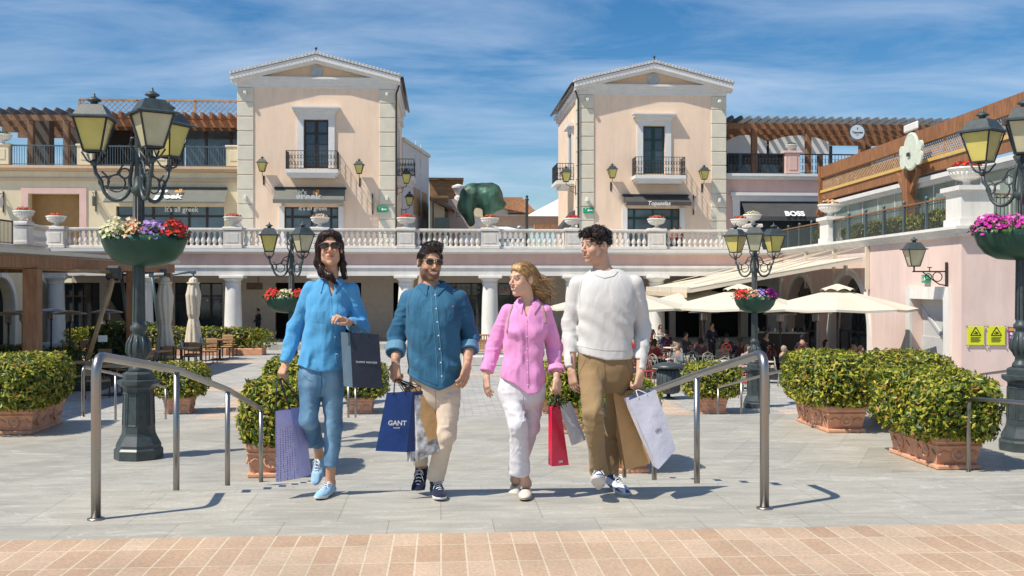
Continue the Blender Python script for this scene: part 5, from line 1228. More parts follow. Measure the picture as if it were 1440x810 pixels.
planter(872,13.7,Z2,.62,1.0,.95,1.3,.36,1.22,'hedge in a terracotta trough behind the man in white',5200,7)
planter(808,17.2,Z2,.62,1.0,.95,1.2,.36,1.2,'hedge trough behind the woman in pink and the man in white',3500,8)
for i, px in enumerate((253,507,780,1000)):
    planter(px,27.2,0,.70,.70,1.45,1.3,.40,1.35,['small round hedge in a terracotta box right of the near left lamp post','small hedge in a terracotta box behind the navy bag','small hedge in a terracotta box behind the woman in pink','small round hedge in a terracotta box behind the right stair rail'][i],2300,10+i,ls=.055,group='small hedge boxes on the lower plaza')
# ground level hedges
def ghedge(px0, px1, t_, h, d, label, n, seed, m=None, box=False, z=0):
    a = at_t(px0,t_,z); c = at_t(px1,t_,z); L = (c-a).length; p = (a+c)/2
    t = thing('clipped_hedge', label, 'hedge', p, atan2(c.y-a.y,c.x-a.x))
    z0 = .32 if box else .05
    hedge_obj('foliage', n, (0,0,(h+z0)/2,L/2,d/2,(h-z0)/2), .09, m or m_hedge, t, seed, e=6)
    if box:
        b = MB(); b.rbox((0,0,.17),(L*.97,d*.9,.34),.03); b.obj('trough', m_terra, t)
ghedge(98,376,49.5,1.35,1.0,'long hedge before the arcade behind the folded umbrellas',5200,31,box=True)
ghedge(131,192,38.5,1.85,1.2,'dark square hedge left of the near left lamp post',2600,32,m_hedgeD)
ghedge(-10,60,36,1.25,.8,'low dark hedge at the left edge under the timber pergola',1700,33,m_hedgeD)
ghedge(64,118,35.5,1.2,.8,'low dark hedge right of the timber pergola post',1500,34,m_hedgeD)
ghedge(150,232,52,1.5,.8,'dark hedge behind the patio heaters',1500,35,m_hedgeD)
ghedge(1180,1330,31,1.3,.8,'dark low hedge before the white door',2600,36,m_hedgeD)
# ================================================================== LEFT PERGOLA AND UMBRELLAS
t = wthing('timber_shelter', 'timber pergola with a cream canvas roof at the left edge', 'pergola', cw(-14,35,0))
zb = 4.22
def cwb(mb, xc0, t0, xc1, t1, z0, z1, w): mb.bar(cw(xc0,t0,(z0+z1)/2), cw(xc1,t1,(z0+z1)/2), w, z1-z0)
b = MB(); cwb(b,-14,25,-14,42.2,zb-.34,zb,.2); cwb(b,-14,42,-24,42,zb-.34,zb-.003,.2); cwb(b,-14,30,-24,30,zb-.34,zb-.003,.2); b.obj('beams', m_wood, t)
for i, (px, tt, w_) in enumerate(((50,29.9,.42),(185,37.6,.26),(236,41.7,.28))):
    b = MB(); p = cw(-14,tt,0); b.rbox((p.x,p.y,(zb-.35)/2),(w_,w_,zb-.35),.02); b.obj('post', m_wood, t)
b = MB(); b.M = Matrix.Identity(4); 
A1, A2, A3, A4 = cw(-13.8,24,zb+.06), cw(-13.8,42.6,zb+.06), cw(-23,42.6,zb+.5), cw(-23,24,zb+.5)
b.add([A1,A2,A3,A4,A1+Vector((0,0,.12)),A2+Vector((0,0,.12)),A3+Vector((0,0,.12)),A4+Vector((0,0,.12))],[(0,3,2,1),(4,5,6,7),(0,1,5,4),(1,2,6,5),(2,3,7,6),(3,0,4,7)]); b.obj('canvas_roof', m_canv, t)
def closed_umbrella(px, t_, ztop, zbot, label, armdir):
    p = at_t(px,t_,0); t = thing('folded_umbrella', label, 'umbrella', p, 0, 'folded cream cantilever umbrellas')
    H = ztop-zbot
    lo = A(-.6,-.6,zbot-.05); hi = A(.6,.6,ztop+.1)
    zs = [0,.02,.12,.34,.42,.48,.75,.93,.98,1]; rs = [.37,.38,.34,.25,.20,.25,.31,.20,.16,.05]
    def f(p):
        h = (p[...,2]-zbot)/H; a = np.arctan2(p[...,1],p[...,0]); r = np.hypot(p[...,0],p[...,1])
        R = np.interp(h,zs,rs)*(1+.20*np.abs(np.sin(a*4.5+1.2*h+noise3(p,[1,1,.6],2)*1.1))-.1+.05*noise3(p,[6,6,1.5],4))
        return np.maximum(r-R, np.maximum(zbot-p[...,2]-.05*np.sin(a*7), p[...,2]-ztop))*.8
    v, q = nets(f,lo,hi,.035); link('canopy', np_mesh('canopy',v,q,m_canv), t)
    b = MB(); b.smooth = True; b.lathe([(.30,0),(.24,-.10),(.14,-.04)],(0,0,ztop-.22),16); b.obj('top_cap', m_canv, t)
    b = MB(); q0 = Vector((0,0,ztop)); b.tube([(0,0,zbot-.3),(0,0,ztop+.15)],.04,8); 
    e = Vector((armdir,0.6,ztop+.05)); b.tube([(0,0,ztop+.25),(armdir*.5,.3,ztop+.12),tuple(e)],.05,8); b.tube([(armdir,.6,ztop+.3),(armdir*.9,.6,ztop-1.2),(armdir*.75,.6,.05)],.07,8)
    b.rbox((0,0,ztop+.22),(.22,.16,.16),.03); b.rbox((armdir,.6,ztop+.12),(.2,.16,.24),.03)
    b.obj('arm', m_teal, t); b = MB(); b.rbox((armdir*.75,.6,.05),(.9,.9,.1),.02); b.obj('foot', m_teal, t)
closed_umbrella(232,40.5,3.72,.45,'folded cream umbrella nearer the left lamp post',-1.9)
closed_umbrella(272,45.5,3.72,.55,'folded cream umbrella farther right, before the arcade hedge',-2.0)
t = wthing('umbrella_stand', 'slanting wooden and steel umbrella mast beside the timber pergola post', 'umbrella mast', at_t(140,34,0))
b = MB(); b.tube([on_t(124,505,33),on_t(160,386,34)],.075,8); b.tube([on_t(158,383,34),on_t(-10,374,30)],.06,8); b.tube([on_t(150,430,34),on_t(163,380,34)],.06,8); b.obj('mast', mat('varnished_mast',(.36,.24,.12),.4,var=.2), t)
b = MB(); c = on_t(160,384,34); b.rbox((c.x,c.y,c.z),(.5,.25,.5),.08); c = on_t(124,507,33); b.rbox((c.x,c.y,.1),(1,1,.2),.03); b.obj('joint', m_iron, t)
b = MB(); c = on_t(146,476,33.9); b.rbox((c.x,c.y-.12,c.z),(.3,.03,.22),.01); b.obj('tag', m_sign, t)
# patio heaters
def make_heater():
    t = thing('patio_heater','x','patio heater'); b = MB(); b.smooth = True
    b.lathe([(.25,0),(.25,.03),(.20,.06),(.20,.55),(.12,.62),(.035,.65),(.035,1.75),(.06,1.78),(.06,1.82)],(0,0,0),14); b.obj('stand', m_iron, t)
    b = MB(); b.smooth = True; b.lathe([(.10,1.82),(.12,1.86),(.11,2.05),(.13,2.08),(.06,2.1)],(0,0,0),14); b.obj('burner', m_steel, t)
    b = MB(); b.smooth = True; b.lathe([(.56,2.10),(.55,2.13),(.25,2.20),(.05,2.23),(.01,2.23)],(0,0,0),20); b.obj('reflector_hood', m_steel, t); return t
HT = make_heater(); hn = 0
def tz(py, z): return (ZC-z)*F/(py-HOR)       # depth at which height z shows at row py
for px, py, lb_ in ((12,434,'leftmost'),(32,432,'second from the left'),(72,427,'third from the left'),(98,428,'fourth from the left'),(150,426,'fifth, nearest the lamp post')):
    o = place(HT, at_t(px, [38,40,43,39,41][hn], 0), 0, f'steel patio heater under the left pergola, {lb_}', 'patio heaters', first=(hn == 0)); hn += 1; o.scale = (1.1,1.1,1.08)
for px, py, lb_ in ((990,432,'left'),(1097,437,'middle'),(1147,437,'right')):
    o = place(HT, at_t(px, {990:41,1097:39,1147:40}[px], 0), 0, f'steel patio heater under the café umbrellas, {lb_} one of three', 'patio heaters')
# ================================================================== OPEN UMBRELLAS (right)
def make_umb():
    t = thing('open_umbrella','x','umbrella'); R = 2.75; n = 8; b = MB()
    z0, z1 = 2.55, 3.2
    for k in range(n):
        a0, a1 = 2*pi*k/n+pi/8, 2*pi*(k+1)/n+pi/8; m = 5
        for i in range(m):
            f0, f1 = i/m, (i+1)/m
            def P(a, f, sag): r = .18+(R-.18)*f; z = z1-(z1-z0)*f**1.05; return (cos(a)*r, sin(a)*r, z-sag*sin(pi*min(1,f))*.0)
            am = (a0+a1)/2; kf = cos((a1-a0)/2)
            def Pm(f): r = (.18+(R-.18)*f)*kf*.985; z = z1-(z1-z0)*f**1.05-.05*f; return (cos(am)*r, sin(am)*r, z)
            b.add([P(a0,f0,0),P(a0,f1,0),Pm(f1),Pm(f0)],[(0,1,2,3)]); b.add([Pm(f0),Pm(f1),P(a1,f1,0),P(a1,f0,0)],[(0,1,2,3)])
        p0, p1 = (cos(a0)*R,sin(a0)*R,z0), (cos(a1)*R,sin(a1)*R,z0); am=(a0+a1)/2; pm = (cos(am)*R*cos(pi/8)*.985,sin(am)*R*cos(pi/8)*.985,z0-.05)
        for u, v in ((p0,pm),(pm,p1)): b.add([u,v,(v[0],v[1],v[2]-.08),(u[0],u[1],u[2]-.08)],[(0,1,2,3)])
    b.obj('canopy', m_canvW, t)
    b = MB(); b.smooth = False
    for k in range(n):
        a0, a1 = 2*pi*k/n+pi/8, 2*pi*(k+1)/n+pi/8; am = (a0+a1)/2
        for i in range(6):
            q0 = i/6; q1 = (i+1)/6
            def Q(a, q, top): rr = .60 if not top else .05; arch = .05*abs(sin(pi*q)); return (cos(a)*rr, sin(a)*rr, (3.17+arch*1.6) if not top else 3.42)
            u = a0+(a1-a0)*q0; w_ = a0+(a1-a0)*q1; b.add([Q(u,q0,0),Q(w_,q1,0),Q(w_,q1,1),Q(u,q0,1)],[(0,1,2,3)])
    b.obj('vent_cap', m_canvW, t)
    b = MB(); b.tube([(0,0,0),(0,0,3.3)],.045,10); b.obj('pole', m_frame, t)
    for k in range(n):
        a0 = 2*pi*k/n+pi/8; b = MB(); b.bar((cos(a0)*.2,sin(a0)*.2,3.15),(cos(a0)*R*.98,sin(a0)*R*.98,z0-.01),.03,.04); b.bar((.05*cos(a0),.05*sin(a0),2.45),(cos(a0)*R*.5,sin(a0)*R*.5,2.83),.025,.03); b.obj('rib', m_frame, t)
    b = MB(); b.rbox((0,0,.06),(.8,.8,.12),.03); b.obj('base', m_iron, t)
    return t
UM = make_umb()
for i, (px, tt, s, lb_) in enumerate(((1178,37.2,1.0,'large open cream umbrella right of the right lamp post'),(1040,38.2,1.0,'open cream umbrella behind the right flower bowl'),(872,38.5,1.0,'open cream umbrella behind the shoulder of the man in white'),(985,44.5,1.0,'open cream umbrella farther back under the pitched canvas awning'),(760,52,.8,'farthest open cream umbrella, seen between the woman in pink and the man in white'))):
    if i == 4: continue
    o = place(UM, at_t(px,tt,0), .1*i, lb_, 'open cream café umbrellas', first=(i == 0))
# ================================================================== PITCHED CANVAS AWNINGS on the wing
nb = 3
for k in range(nb):
    t0, t1 = 42.6+k*4.4, 42.6+(k+1)*4.4-.15
    t = wthing('canvas_awning', f'cream pitched canvas awning fixed to the right wing, {["nearest","middle","farthest"][k]} of three', 'awning', cw(14.6,t0,4.3), 'cream canvas awnings of the right wing')
    zi, zo, xi, xo = 4.55, 3.25, 14.6, 7.4+.0*k
    b = MB(); A1, A2, A3, A4 = cw(xi,t0,zi), cw(xo,t0,zo), cw(xo,t1,zo), cw(xi,t1,zi)
    dn = Vector((0,0,-.03)); b.add([A1,A2,A3,A4,A1+dn,A2+dn,A3+dn,A4+dn],[(0,1,2,3),(4,7,6,5),(0,4,5,1),(1,5,6,2),(2,6,7,3),(3,7,4,0)]); b.obj('canvas', m_canvW, t)
    b = MB(); b.bar(cw(xo-.05,t0,zo-.08),cw(xo-.05,t1,zo-.08),.14,.22)
    for e in (t0+.06, (t0+t1)/2, t1-.06): b.bar(cw(xi,e,zi-.12),cw(xo,e,zo-.12),.10,.16)
    b.obj('frame', m_canv, t)
    b = MB(); b.bar(cw(xo-.13,t0,zo-.30),cw(xo-.13,t1,zo-.30),.02,.22); b.obj('valance', mat('striped_valance',(.62,.50,.36),.8,var=.25,vs=12), t)
    for e in (t0+.1, t1-.1): b = MB(); b.tube([cw(14.75,e,5.0),cw(10.5,e,zo+(zi-zo)*.42)],.025,6); b.tube([cw(14.75,e,5.0),cw(8.4,e,zo+.2)],.02,6); b.obj('tie_rods', m_canv, t)
    b = MB(); b.bar(cw(14.78,t0,4.98),cw(14.78,t0,3.2),.16,.12,up=(0,1,0)); b.obj('wall_bracket', m_canv, t)
# ================================================================== LEFT TABLES AND CHAIRS
def make_chairL():
    t = thing('slatted_chair','x','chair')
    b = MB()
    for k in range(5): b.rbox((0,-.17+.085*k,.455),(.44,.075,.022),.005)
    b.obj('seat', m_woodL, t); b = MB(); b.rbox((0,.215,.74),(.43,.022,.30),.008); b.obj('backrest', m_woodL, t)
    for sx in (-1,1):
        b = MB(); b.bar((sx*.21,-.2,0),(sx*.21,-.2,.44),.03,.03,up=(0,1,0)); b.obj('leg', m_iron, t)
        b = MB(); b.bar((sx*.21,.2,0),(sx*.21,.2,.44),.03,.03,up=(0,1,0)); b.bar((sx*.21,.2,.44),(sx*.21,.23,.88),.03,.03,up=(0,1,0)); b.obj('leg', m_iron, t)
        
    b = MB(); b.bar((-.21,-.2,.43),(.21,-.2,.43),.025,.025); b.bar((-.21,.2,.43),(.21,.2,.43),.025,.025); b.bar((-.21,-.2,.43),(-.21,.2,.43),.025,.025); b.bar((.21,-.2,.43),(.21,.2,.43),.025,.025); b.obj('seat_frame', m_iron, t)
    return t
def make_tableL():
    t = thing('slatted_table','x','table')
    b = MB()
    for k in range(7): b.rbox((-.33+.11*k,0,.74),(.102,.78,.03),.005)
    b.obj('tabletop', m_woodL, t); b = MB(); b.rbox((0,0,.015),(.5,.5,.03),.005); b.bar((0,0,.03),(0,0,.72),.06,.06,up=(0,1,0)); b.obj('pedestal_base', m_iron, t)
    return t
CHL = make_chairL(); TBL = make_tableL(); cn = [0,0]
def put(proto, loc, rz, label, group, idx):
    o = place(proto, loc, rz, label, group, first=(cn[idx] == 0)); cn[idx] += 1; return o
g1, g2 = 'wooden chairs at the open-air tables', 'wooden tables of the open-air terrace'
rows = [(258,41.5),(292,45),(322,48.5)]
k = 0
def set_of(p, rz, nm, two=True):
    put(TBL, p, rz, f'small slatted wooden table, {nm}', g2, 1).scale = (1.3,1.3,1.2)
    for s in ((-1,1) if two else (1,)):
        q = p+Vector((cos(rz)*.92*s, sin(rz)*.92*s, 0)); o_ = put(CHL, q, rz-pi/2*s, f'wooden chair {"before" if s < 0 else "behind"} the table {nm}', g1, 0); o_.scale = (1.2,1.2,1.15)
for i, (px, tt) in enumerate(((255,41.0),(283,44),(309,47.2),(334,50.4))): set_of(at_t(px,tt*.985,0), pi/2-.2+.05*(i%3), ['nearest of the row beside the folded umbrellas','second of the row beside the folded umbrellas','third of the row beside the folded umbrellas','last of the row before the arcade hedge'][i])
for i, (px, tt) in enumerate(((163,31.5),(120,33),(188,35.5),(215,38.5),(152,42),(190,44))): set_of(at_t(px,tt,0), pi/2-.3+.1*(i%3), ['in front, behind the left stair rail','behind the near left hedge','just left of the lamp post pedestal','right of the lamp post under the first folded umbrella','beneath the patio heaters','farther back by the dark hedge'][i])
for i in range(9):
    px = 14+i*22; put(CHL, at_t(px, 38+3*(i%3), 0), .6*i, f'slatted wooden chair in the shade of the timber pergola, {ORD[i]} from the left', g1, 0)
# bottles
for i, (px, tt, lb_) in enumerate(((255,41*.985,'nearest row'),(283,44*.985,'second'),(163,31.5,'front'))):
    t = thing('water_bottle', f'pale blue water bottle on the {["table nearest the folded umbrellas","second table of the row","front table behind the left stair rail"][i]}', 'bottle', at_t(px,tt,.915)); b = MB(); b.smooth = True; b.lathe([(.045,0),(.05,.02),(.05,.2),(.02,.26),(.02,.3),(.001,.3)],(0,0,0),12); b.obj('glass', mat('pale_blue_glass',(.35,.5,.6),.15,var=.05), t)
# ================================================================== BENCHES behind the group
def make_bench():
    t = thing('wooden_bench','x','bench')
    b = MB()
    for k in range(14): b.rbox((-.78+.12*k,.25,.72),(.07,.03,.36),.005)
    b.rbox((0,.25,.92),(1.75,.05,.07),.01); b.rbox((0,.25,.52),(1.75,.05,.05),.01); b.obj('backrest', m_woodL, t)
    b = MB(); 
    for k in range(4): b.rbox((0,-.2+.13*k,.44),(1.75,.11,.03),.005)
    b.obj('seat', m_woodL, t)
    for sx in (-.8,.8):
        b = MB(); b.rbox((sx,0,.21),(.07,.5,.42),.01); b.rbox((sx,0,.64),(.06,.5,.04),.01); b.obj('leg', m_woodL, t)
    return t
BE = make_bench()
place(BE, at_t(680,50,.0), .1, 'wooden slatted bench seen between the man in denim and the woman in pink', 'wooden benches', True)
place(BE, at_t(686,45.5,.0), .1, 'nearer wooden bench below the other one, behind the woman in pink', 'wooden benches')
b = MB(); t = thing('stone_planter_kerb', 'pale low stone block in front of the wooden benches', 'stone block', at_t(690,43,0)); b.rbox((0,0,.2),(2.4,.6,.4),.03); b.obj('block', m_stone, t)
# ================================================================== BIN
t = thing('litter_bin', 'dark green round litter bin with a domed lid near the café tables', 'litter bin', at_t(940,30.4,0))
b = MB(); b.smooth = True; b.lathe([(.18,.16),(.32,.2),(.34,.3),(.34,.86),(.30,.9)],(0,0,0),24)
for k in range(16): a = 2*pi*k/16; b.tube([(.345*cos(a),.345*sin(a),.25),(.345*cos(a),.345*sin(a),.86)],.014,4)
b.obj('body', m_lamp, t)
b = MB(); b.smooth = True; b.lathe([(.46,.93),(.47,.97),(.40,1.03),(.2,1.08),(.01,1.09)],(0,0,0),24); b.tube([(.3*cos(.8),.3*sin(.8),.88),(.33*cos(.8),.33*sin(.8),.95)],.02,5); b.lathe([(.30,.89),(.30,.93),(.46,.93)],(0,0,0),24,caps=False); b.obj('lid', m_lamp, t)
b = MB(); b.smooth = True; b.lathe([(.22,0),(.2,.05),(.06,.08),(.06,.16)],(0,0,0),16); b.obj('foot', m_lamp, t)
# ================================================================== WIRE CHAIRS AND CAFE TABLES (right)
m_wire = mat('grey_green_wire', (.35,.38,.30), .45, .2, var=.1); m_wireR = mat('red_wire', (.40,.05,.03), .45, .1, var=.1); m_wirew = mat('white_wire', (.65,.63,.58), .45, .1, var=.05)
def make_wire(m, nm):
    t = thing('wire_chair','x','chair')
    b = MB(); r = .011
    b.tube([(-.20,.18,.45),(-.22,.24,.7),(-.17,.27,.9),(0,.28,.98),(.17,.27,.9),(.22,.24,.7),(.20,.18,.45)],r*1.3,6)
    for c0, r0 in ((-.08,.075),(.08,.075)): b.tube([(c0+r0*cos(s),.26,.80+r0*sin(s)) for s in [2*pi*k/12 for k in range(12)]],r,5,closed=True)
    b.tube([(.09*cos(s),.25,.63+.09*sin(s)) for s in [2*pi*k/12 for k in range(12)]],r,5,closed=True); b.tube([(0,.2,.46),(0,.25,.55)],r,5); b.tube([(-.12,.19,.46),(-.09,.25,.63),(-.16,.26,.75)],r,5); b.tube([(.12,.19,.46),(.09,.25,.63),(.16,.26,.75)],r,5)
    b.obj('backrest', m, t)
    b = MB(); b.tube([(.22*cos(s),.22*sin(s),.45) for s in [2*pi*k/16 for k in range(16)]],r*1.3,6,closed=True)
    for k in range(-3,4): w_ = sqrt(max(0,.22**2-(k*.055)**2)); b.bar((k*.055,-w_,.45),(k*.055,w_,.45),.012,.008); b.bar((-w_,k*.055,.452),(w_,k*.055,.452),.012,.008)
    b.obj('seat', m, t)
    for k in range(4):
        s = pi/4+k*pi/2; b = MB(); b.tube([(.18*cos(s),.18*sin(s),.45),(.19*cos(s),.19*sin(s),.2),(.24*cos(s),.24*sin(s),0)],r*1.3,6); b.obj('leg', m, t)
    return t
WC = make_wire(m_wire,'g'); WR = make_wire(m_wireR,'r')
def make_ct():
    t = thing('cafe_table','x','table'); b = MB(); b.smooth = True; b.lathe([(.36,.73),(.37,.745),(.36,.76),(.01,.76)],(0,0,0),24); b.obj('tabletop', m_stone, t)
    b = MB(); b.smooth = True; b.lathe([(.03,.04),(.03,.73)],(0,0,0),10)
    for k in range(3): s = 2*pi*k/3; b.tube([(0,0,.2),(.15*cos(s),.15*sin(s),.06),(.3*cos(s),.3*sin(s),.015)],.016,6)
    b.obj('pedestal', m_iron, t); return t
CT = make_ct()
gw, gr_, gt = 'grey-green wire café chairs', 'red wire café chairs', 'round café tables'
wc = [(1000,36.5,.2),(1020,34.5,2.8),(1035,37,1.2),(1052,35,-.6),(1008,33,3.0),(1028,31.8,.4),(985,34.5,1.8),(972,37,-.4),(1045,32.5,2.0),(962,34,1.1),(1012,39,3.3),(940,38,.3),(925,36,2.2),(1062,38.5,1.4)]
for i, (px, tt, r_) in enumerate(sorted(wc)): place(WC, at_t(px,tt,0), r_, f'grey-green scrolled wire chair on the café terrace, {ORD[i]} from the left', gw, i == 0)
for i, (px, tt, r_) in enumerate(sorted([(1065,34,.6),(1048,30.8,2.6),(912,35,.2),(920,39,2.9),(935,42,1),(905,41,0),(955,41,2.4),(1110,34.5,1.2),(1075,37,2.5),(1090,39,.3),(900,37,1.6),(988,42,.7)])): place(WR, at_t(px,tt,0), r_, f'red scrolled wire chair on the café terrace, {ORD[i]} from the left', gr_, i == 0)
for i, (px, tt) in enumerate(sorted([(918,37.2),(950,36.3),(992,38),(1018,35.6),(1036,33.3),(1075,35.2),(945,43),(905,43),(1050,41),(1190,35.5),(1228,33.5),(1120,37)])): place(CT, at_t(px,tt,0), 0, f'small round café table, {ORD[i]} from the left', gt, i == 0)
# bar counter
t = wthing('bar_counter', 'dark bar counter with glasses in the shade behind the café chairs', 'counter', at_t(1095,47,0))
b = MB(); p = at_t(1062,47,0); q = at_t(1135,46,0); b.bar((p.x,p.y,.6),(q.x,q.y,.6),.8,1.15); b.obj('counter', m_frame, t)
b = MB(); b.bar((p.x,p.y,1.22),(q.x,q.y,1.22),1.0,.06); b.obj('worktop', m_steel, t)
for k in range(9):
    f_ = (k+.5)/9; c = p.lerp(q,f_); t = thing('glass_bottle', f'bottle or glass on the bar counter, {ORD[k]} from the left', 'bottle', (c.x,c.y,1.25), 0, 'bottles on the bar counter'); b = MB(); b.smooth = True; h = .18+.14*((k*7)%3)/2; b.lathe([(.05,0),(.05,h*.6),(.02,h*.8),(.02,h)],(0,0,0),8); b.obj('bottle_body', [m_sign,m_green,m_glassB][k%3], t)
# ================================================================== PEOPLE
from mathutils.bvhtree import BVHTree
RT = Vector((RX,RY,0)); FWD = Vector((FX,FY,0)); UPV = Vector((0,0,1))
m_skin = vcolmat('skin', .5, sss=.12, spec=.35, noise=.05, ns=90, bump=.06)
m_hair = vcolmat('hair', .38, spec=.5, noise=.22, ns=160, bump=.25)
m_cloth = vcolmat('woven_cotton', .85, spec=.2, noise=.05, ns=260, bump=.12, sheen=.15, wrinkle=.42)
m_knit = vcolmat('fine_knit', .9, spec=.15, noise=.03, ns=300, bump=.12, sheen=.2, wrinkle=.20)
m_denim = vcolmat('denim', .85, spec=.2, noise=.16, ns=420, bump=.18, sheen=.1, wrinkle=.40)
m_lens = mat('sunglass_lens', (.012,.010,.010), .06, var=0, spec=.8)
m_tort = mat('tortoiseshell', (.10,.045,.02), .25, var=.5, vs=60)
m_metalg = mat('thin_gold_metal', (.5,.38,.2), .3, .9, var=0)
m_btn = mat('shirt_button', (.75,.74,.70), .35, var=0)
def cat(*ms):
    V = []; Fq = []; C = []; n = 0
    for v, f, c in ms:
        V.append(v); Fq.append(f+n); C.append(np.broadcast_to(np.asarray(c, dtype=np.float32), (len(v),3))); n += len(v)
    return np.concatenate(V), np.concatenate(Fq), np.concatenate(C)
def vn(x): x = np.asarray(x, dtype=np.float32); return x
def bb(pts, pad):
    q = np.array([list(p) for p in pts], dtype=np.float32); return q.min(0)-pad, q.max(0)+pad
def frame(y, z):      # matrix columns x,y,z with y exact
    y = Vector(y).normalized(); x = y.cross(Vector(z)).normalized(); z = x.cross(y); return np.array([[x.x,y.x,z.x],[x.y,y.y,z.y],[x.z,y.z,z.z]], dtype=np.float32)
def mat4(R, o): return Matrix([[*map(float,R[0]),o[0]],[*map(float,R[1]),o[1]],[*map(float,R[2]),o[2]],[0,0,0,1]])
# ---------------------------------------------------------------- head
def head_sdf(p, g):
    f = g.get('fem', False); j = .92 if f else 1.0
    d = ell(p, (0,-.012,.030), (.074,.094,.086))
    d = smin(d, ell(p, (0,.022,-.038), (.056*j,.068,.082)), .03)
    d = smin(d, ell(p, (0,.070,-.100), (.020*j,.020,.017)), .028)
    for s in (-1,1):
        d = smin(d, ell(p, (s*.042*j,.012,-.068), (.018,.032,.026)), .03)
        d = smin(d, ell(p, (s*.036,.062,-.030), (.020,.020,.020)), .022)
    d = smin(d, cap(p, (-.034,.080,.026), (.034,.080,.026), .011, .011), .014)
    for s in (-1,1): d = smax(d, -ell(p, (s*.031,.104,.006), (.019,.018,.012)), .012)
    for s in (-1,1):
        ec = A(s*.031,.0780,.006); sp = np.linalg.norm(p-ec,axis=-1)-.0136
        d = smin(d, np.maximum(sp, .0105-p[...,2]-.12*s*(p[...,0]-s*.031)*0), .003); d = smin(d, np.maximum(sp, p[...,2]-.0005), .003)
    d = smin(d, cap(p, (0,.088,.010), (0,.112,-.024), .0065, .0105), .010)
    for s in (-1,1): d = smin(d, ell(p, (s*.0115,.100,-.030), (.008,.011,.007)), .006)
    # mouth area
    d = smin(d, ell(p, (0,.079,-.060), (.028,.015,.022)), .014)
    sm = g.get('smile', 0)
    zc_ = -.064+np.abs(p[...,0])*(.20 if sm else .10)
    q = p.copy(); q[...,2] = p[...,2]-zc_
    w = .030 if sm else .0255
    d = smin(d, ell(q, (0,.0895,.0062), (w,.0075,.0042)), .005)
    d = smin(d, ell(q, (0,.0885,-.0075), (w*.85,.0085,.0052)), .005)
    d = smax(d, -ell(q, (0,.1005,-.0005), (w*.92,.012,.0042 if sm else .0014)), .003)
    for s in (-1,1):
        e = p-A(s*.076,-.012,-.004); e2 = np.stack([e[...,0]-s*.25*(-e[...,1]), e[...,1], e[...,2]],-1)
        d = smin(d, ell(e2, (0,0,0), (.009,.020,.031)), .006); d = smax(d, -ell(e2, (s*.012,.003,.004), (.008,.010,.017)), .006)
    nr = g.get('neck', .054)
    d = smin(d, cap(p, (0,-.028,-.06), (0,-.045,-.20), nr, nr*1.08), .02)
    return d
def head_col(v, g):
    sk = np.array(g['skin'], dtype=np.float32); c = np.repeat(sk[None], len(v), 0); x, y, z = v[:,0], v[:,1], v[:,2]
    def mixc(m, col): 
        m = np.clip(m,0,1)[:,None]; c[:] = c*(1-m)+np.array(col, dtype=np.float32)*m
    for s in (-1,1): mixc(.35*np.exp(-((x-s*.036)**2+(z+.028)**2)/.00035)*(y > .03), sk*A(1.1,.72,.66))
    mixc(.3*np.exp(-(x**2+(z+.03)**2)/.0002)*(y > .08), sk*A(1.1,.75,.68))
    if g.get('beard'):
        n = noise3(v, 260, 3)*.5+.5; bl = np.clip((-.030-z+.018*np.abs(x)/.05*0)/.015,0,1)*(z > -.135)*np.clip((y+.012)/.02,0,1)
        cheek = np.clip(1-((np.abs(x)-.026)**2/.0003+(z+.034)**2/.0006),0,1); ml = np.clip((.0225-np.abs(x))/.004,0,1)*np.clip(1-np.abs(z+.064)/.009,0,1)
        side = np.clip((np.abs(x)-.060)/.006,0,1)*(z < .02)*(z > -.08)*(y > -.012)*(y < .03)
        fr = g['beard']; mixc(np.maximum(bl*(1-cheek*.8)*(1-.9*ml)*fr*(.75+.25*n), side*fr), g['hair'])
    sm = g.get('smile', 0); zc_ = -.064+np.abs(x)*(.20 if sm else .10); w = .030 if sm else .0255
    lm = np.clip((1-np.sqrt((x/(w*1.02))**2+((z-zc_)/.0135)**2))*5,0,1)*(y > .075); mixc(lm, g.get('lips', sk*A(.95,.66,.62)))
    if sm: mixc(np.clip((1-np.sqrt((x/(w*.86))**2+((z-zc_+.0002)/.0052)**2))*6,0,1)*(y > .07), (.78,.75,.70))
    else: mixc(np.clip((1-np.sqrt((x/(w*.95))**2+((z-zc_)/.0022)**2))*4,0,1)*(y > .075), sk*.35)
    zb = .030-((np.abs(x)-.034)/.03)**2*.008
    mixc(np.clip(1-np.abs(z-zb)/.0048,0,1)*(np.abs(x) > .012)*(np.abs(x) < .054)*(y > .04)*1.4, g.get('brow', g['hair']))
    # eyelid line
    for s in (-1,1): mixc(.8*np.clip(1-np.abs(np.sqrt(((x-s*.031)/.0165)**2+((z-.006)/.0088)**2)-1)/.22,0,1)*(z > .004)*(y > .055), (.05,.03,.025))
    return c
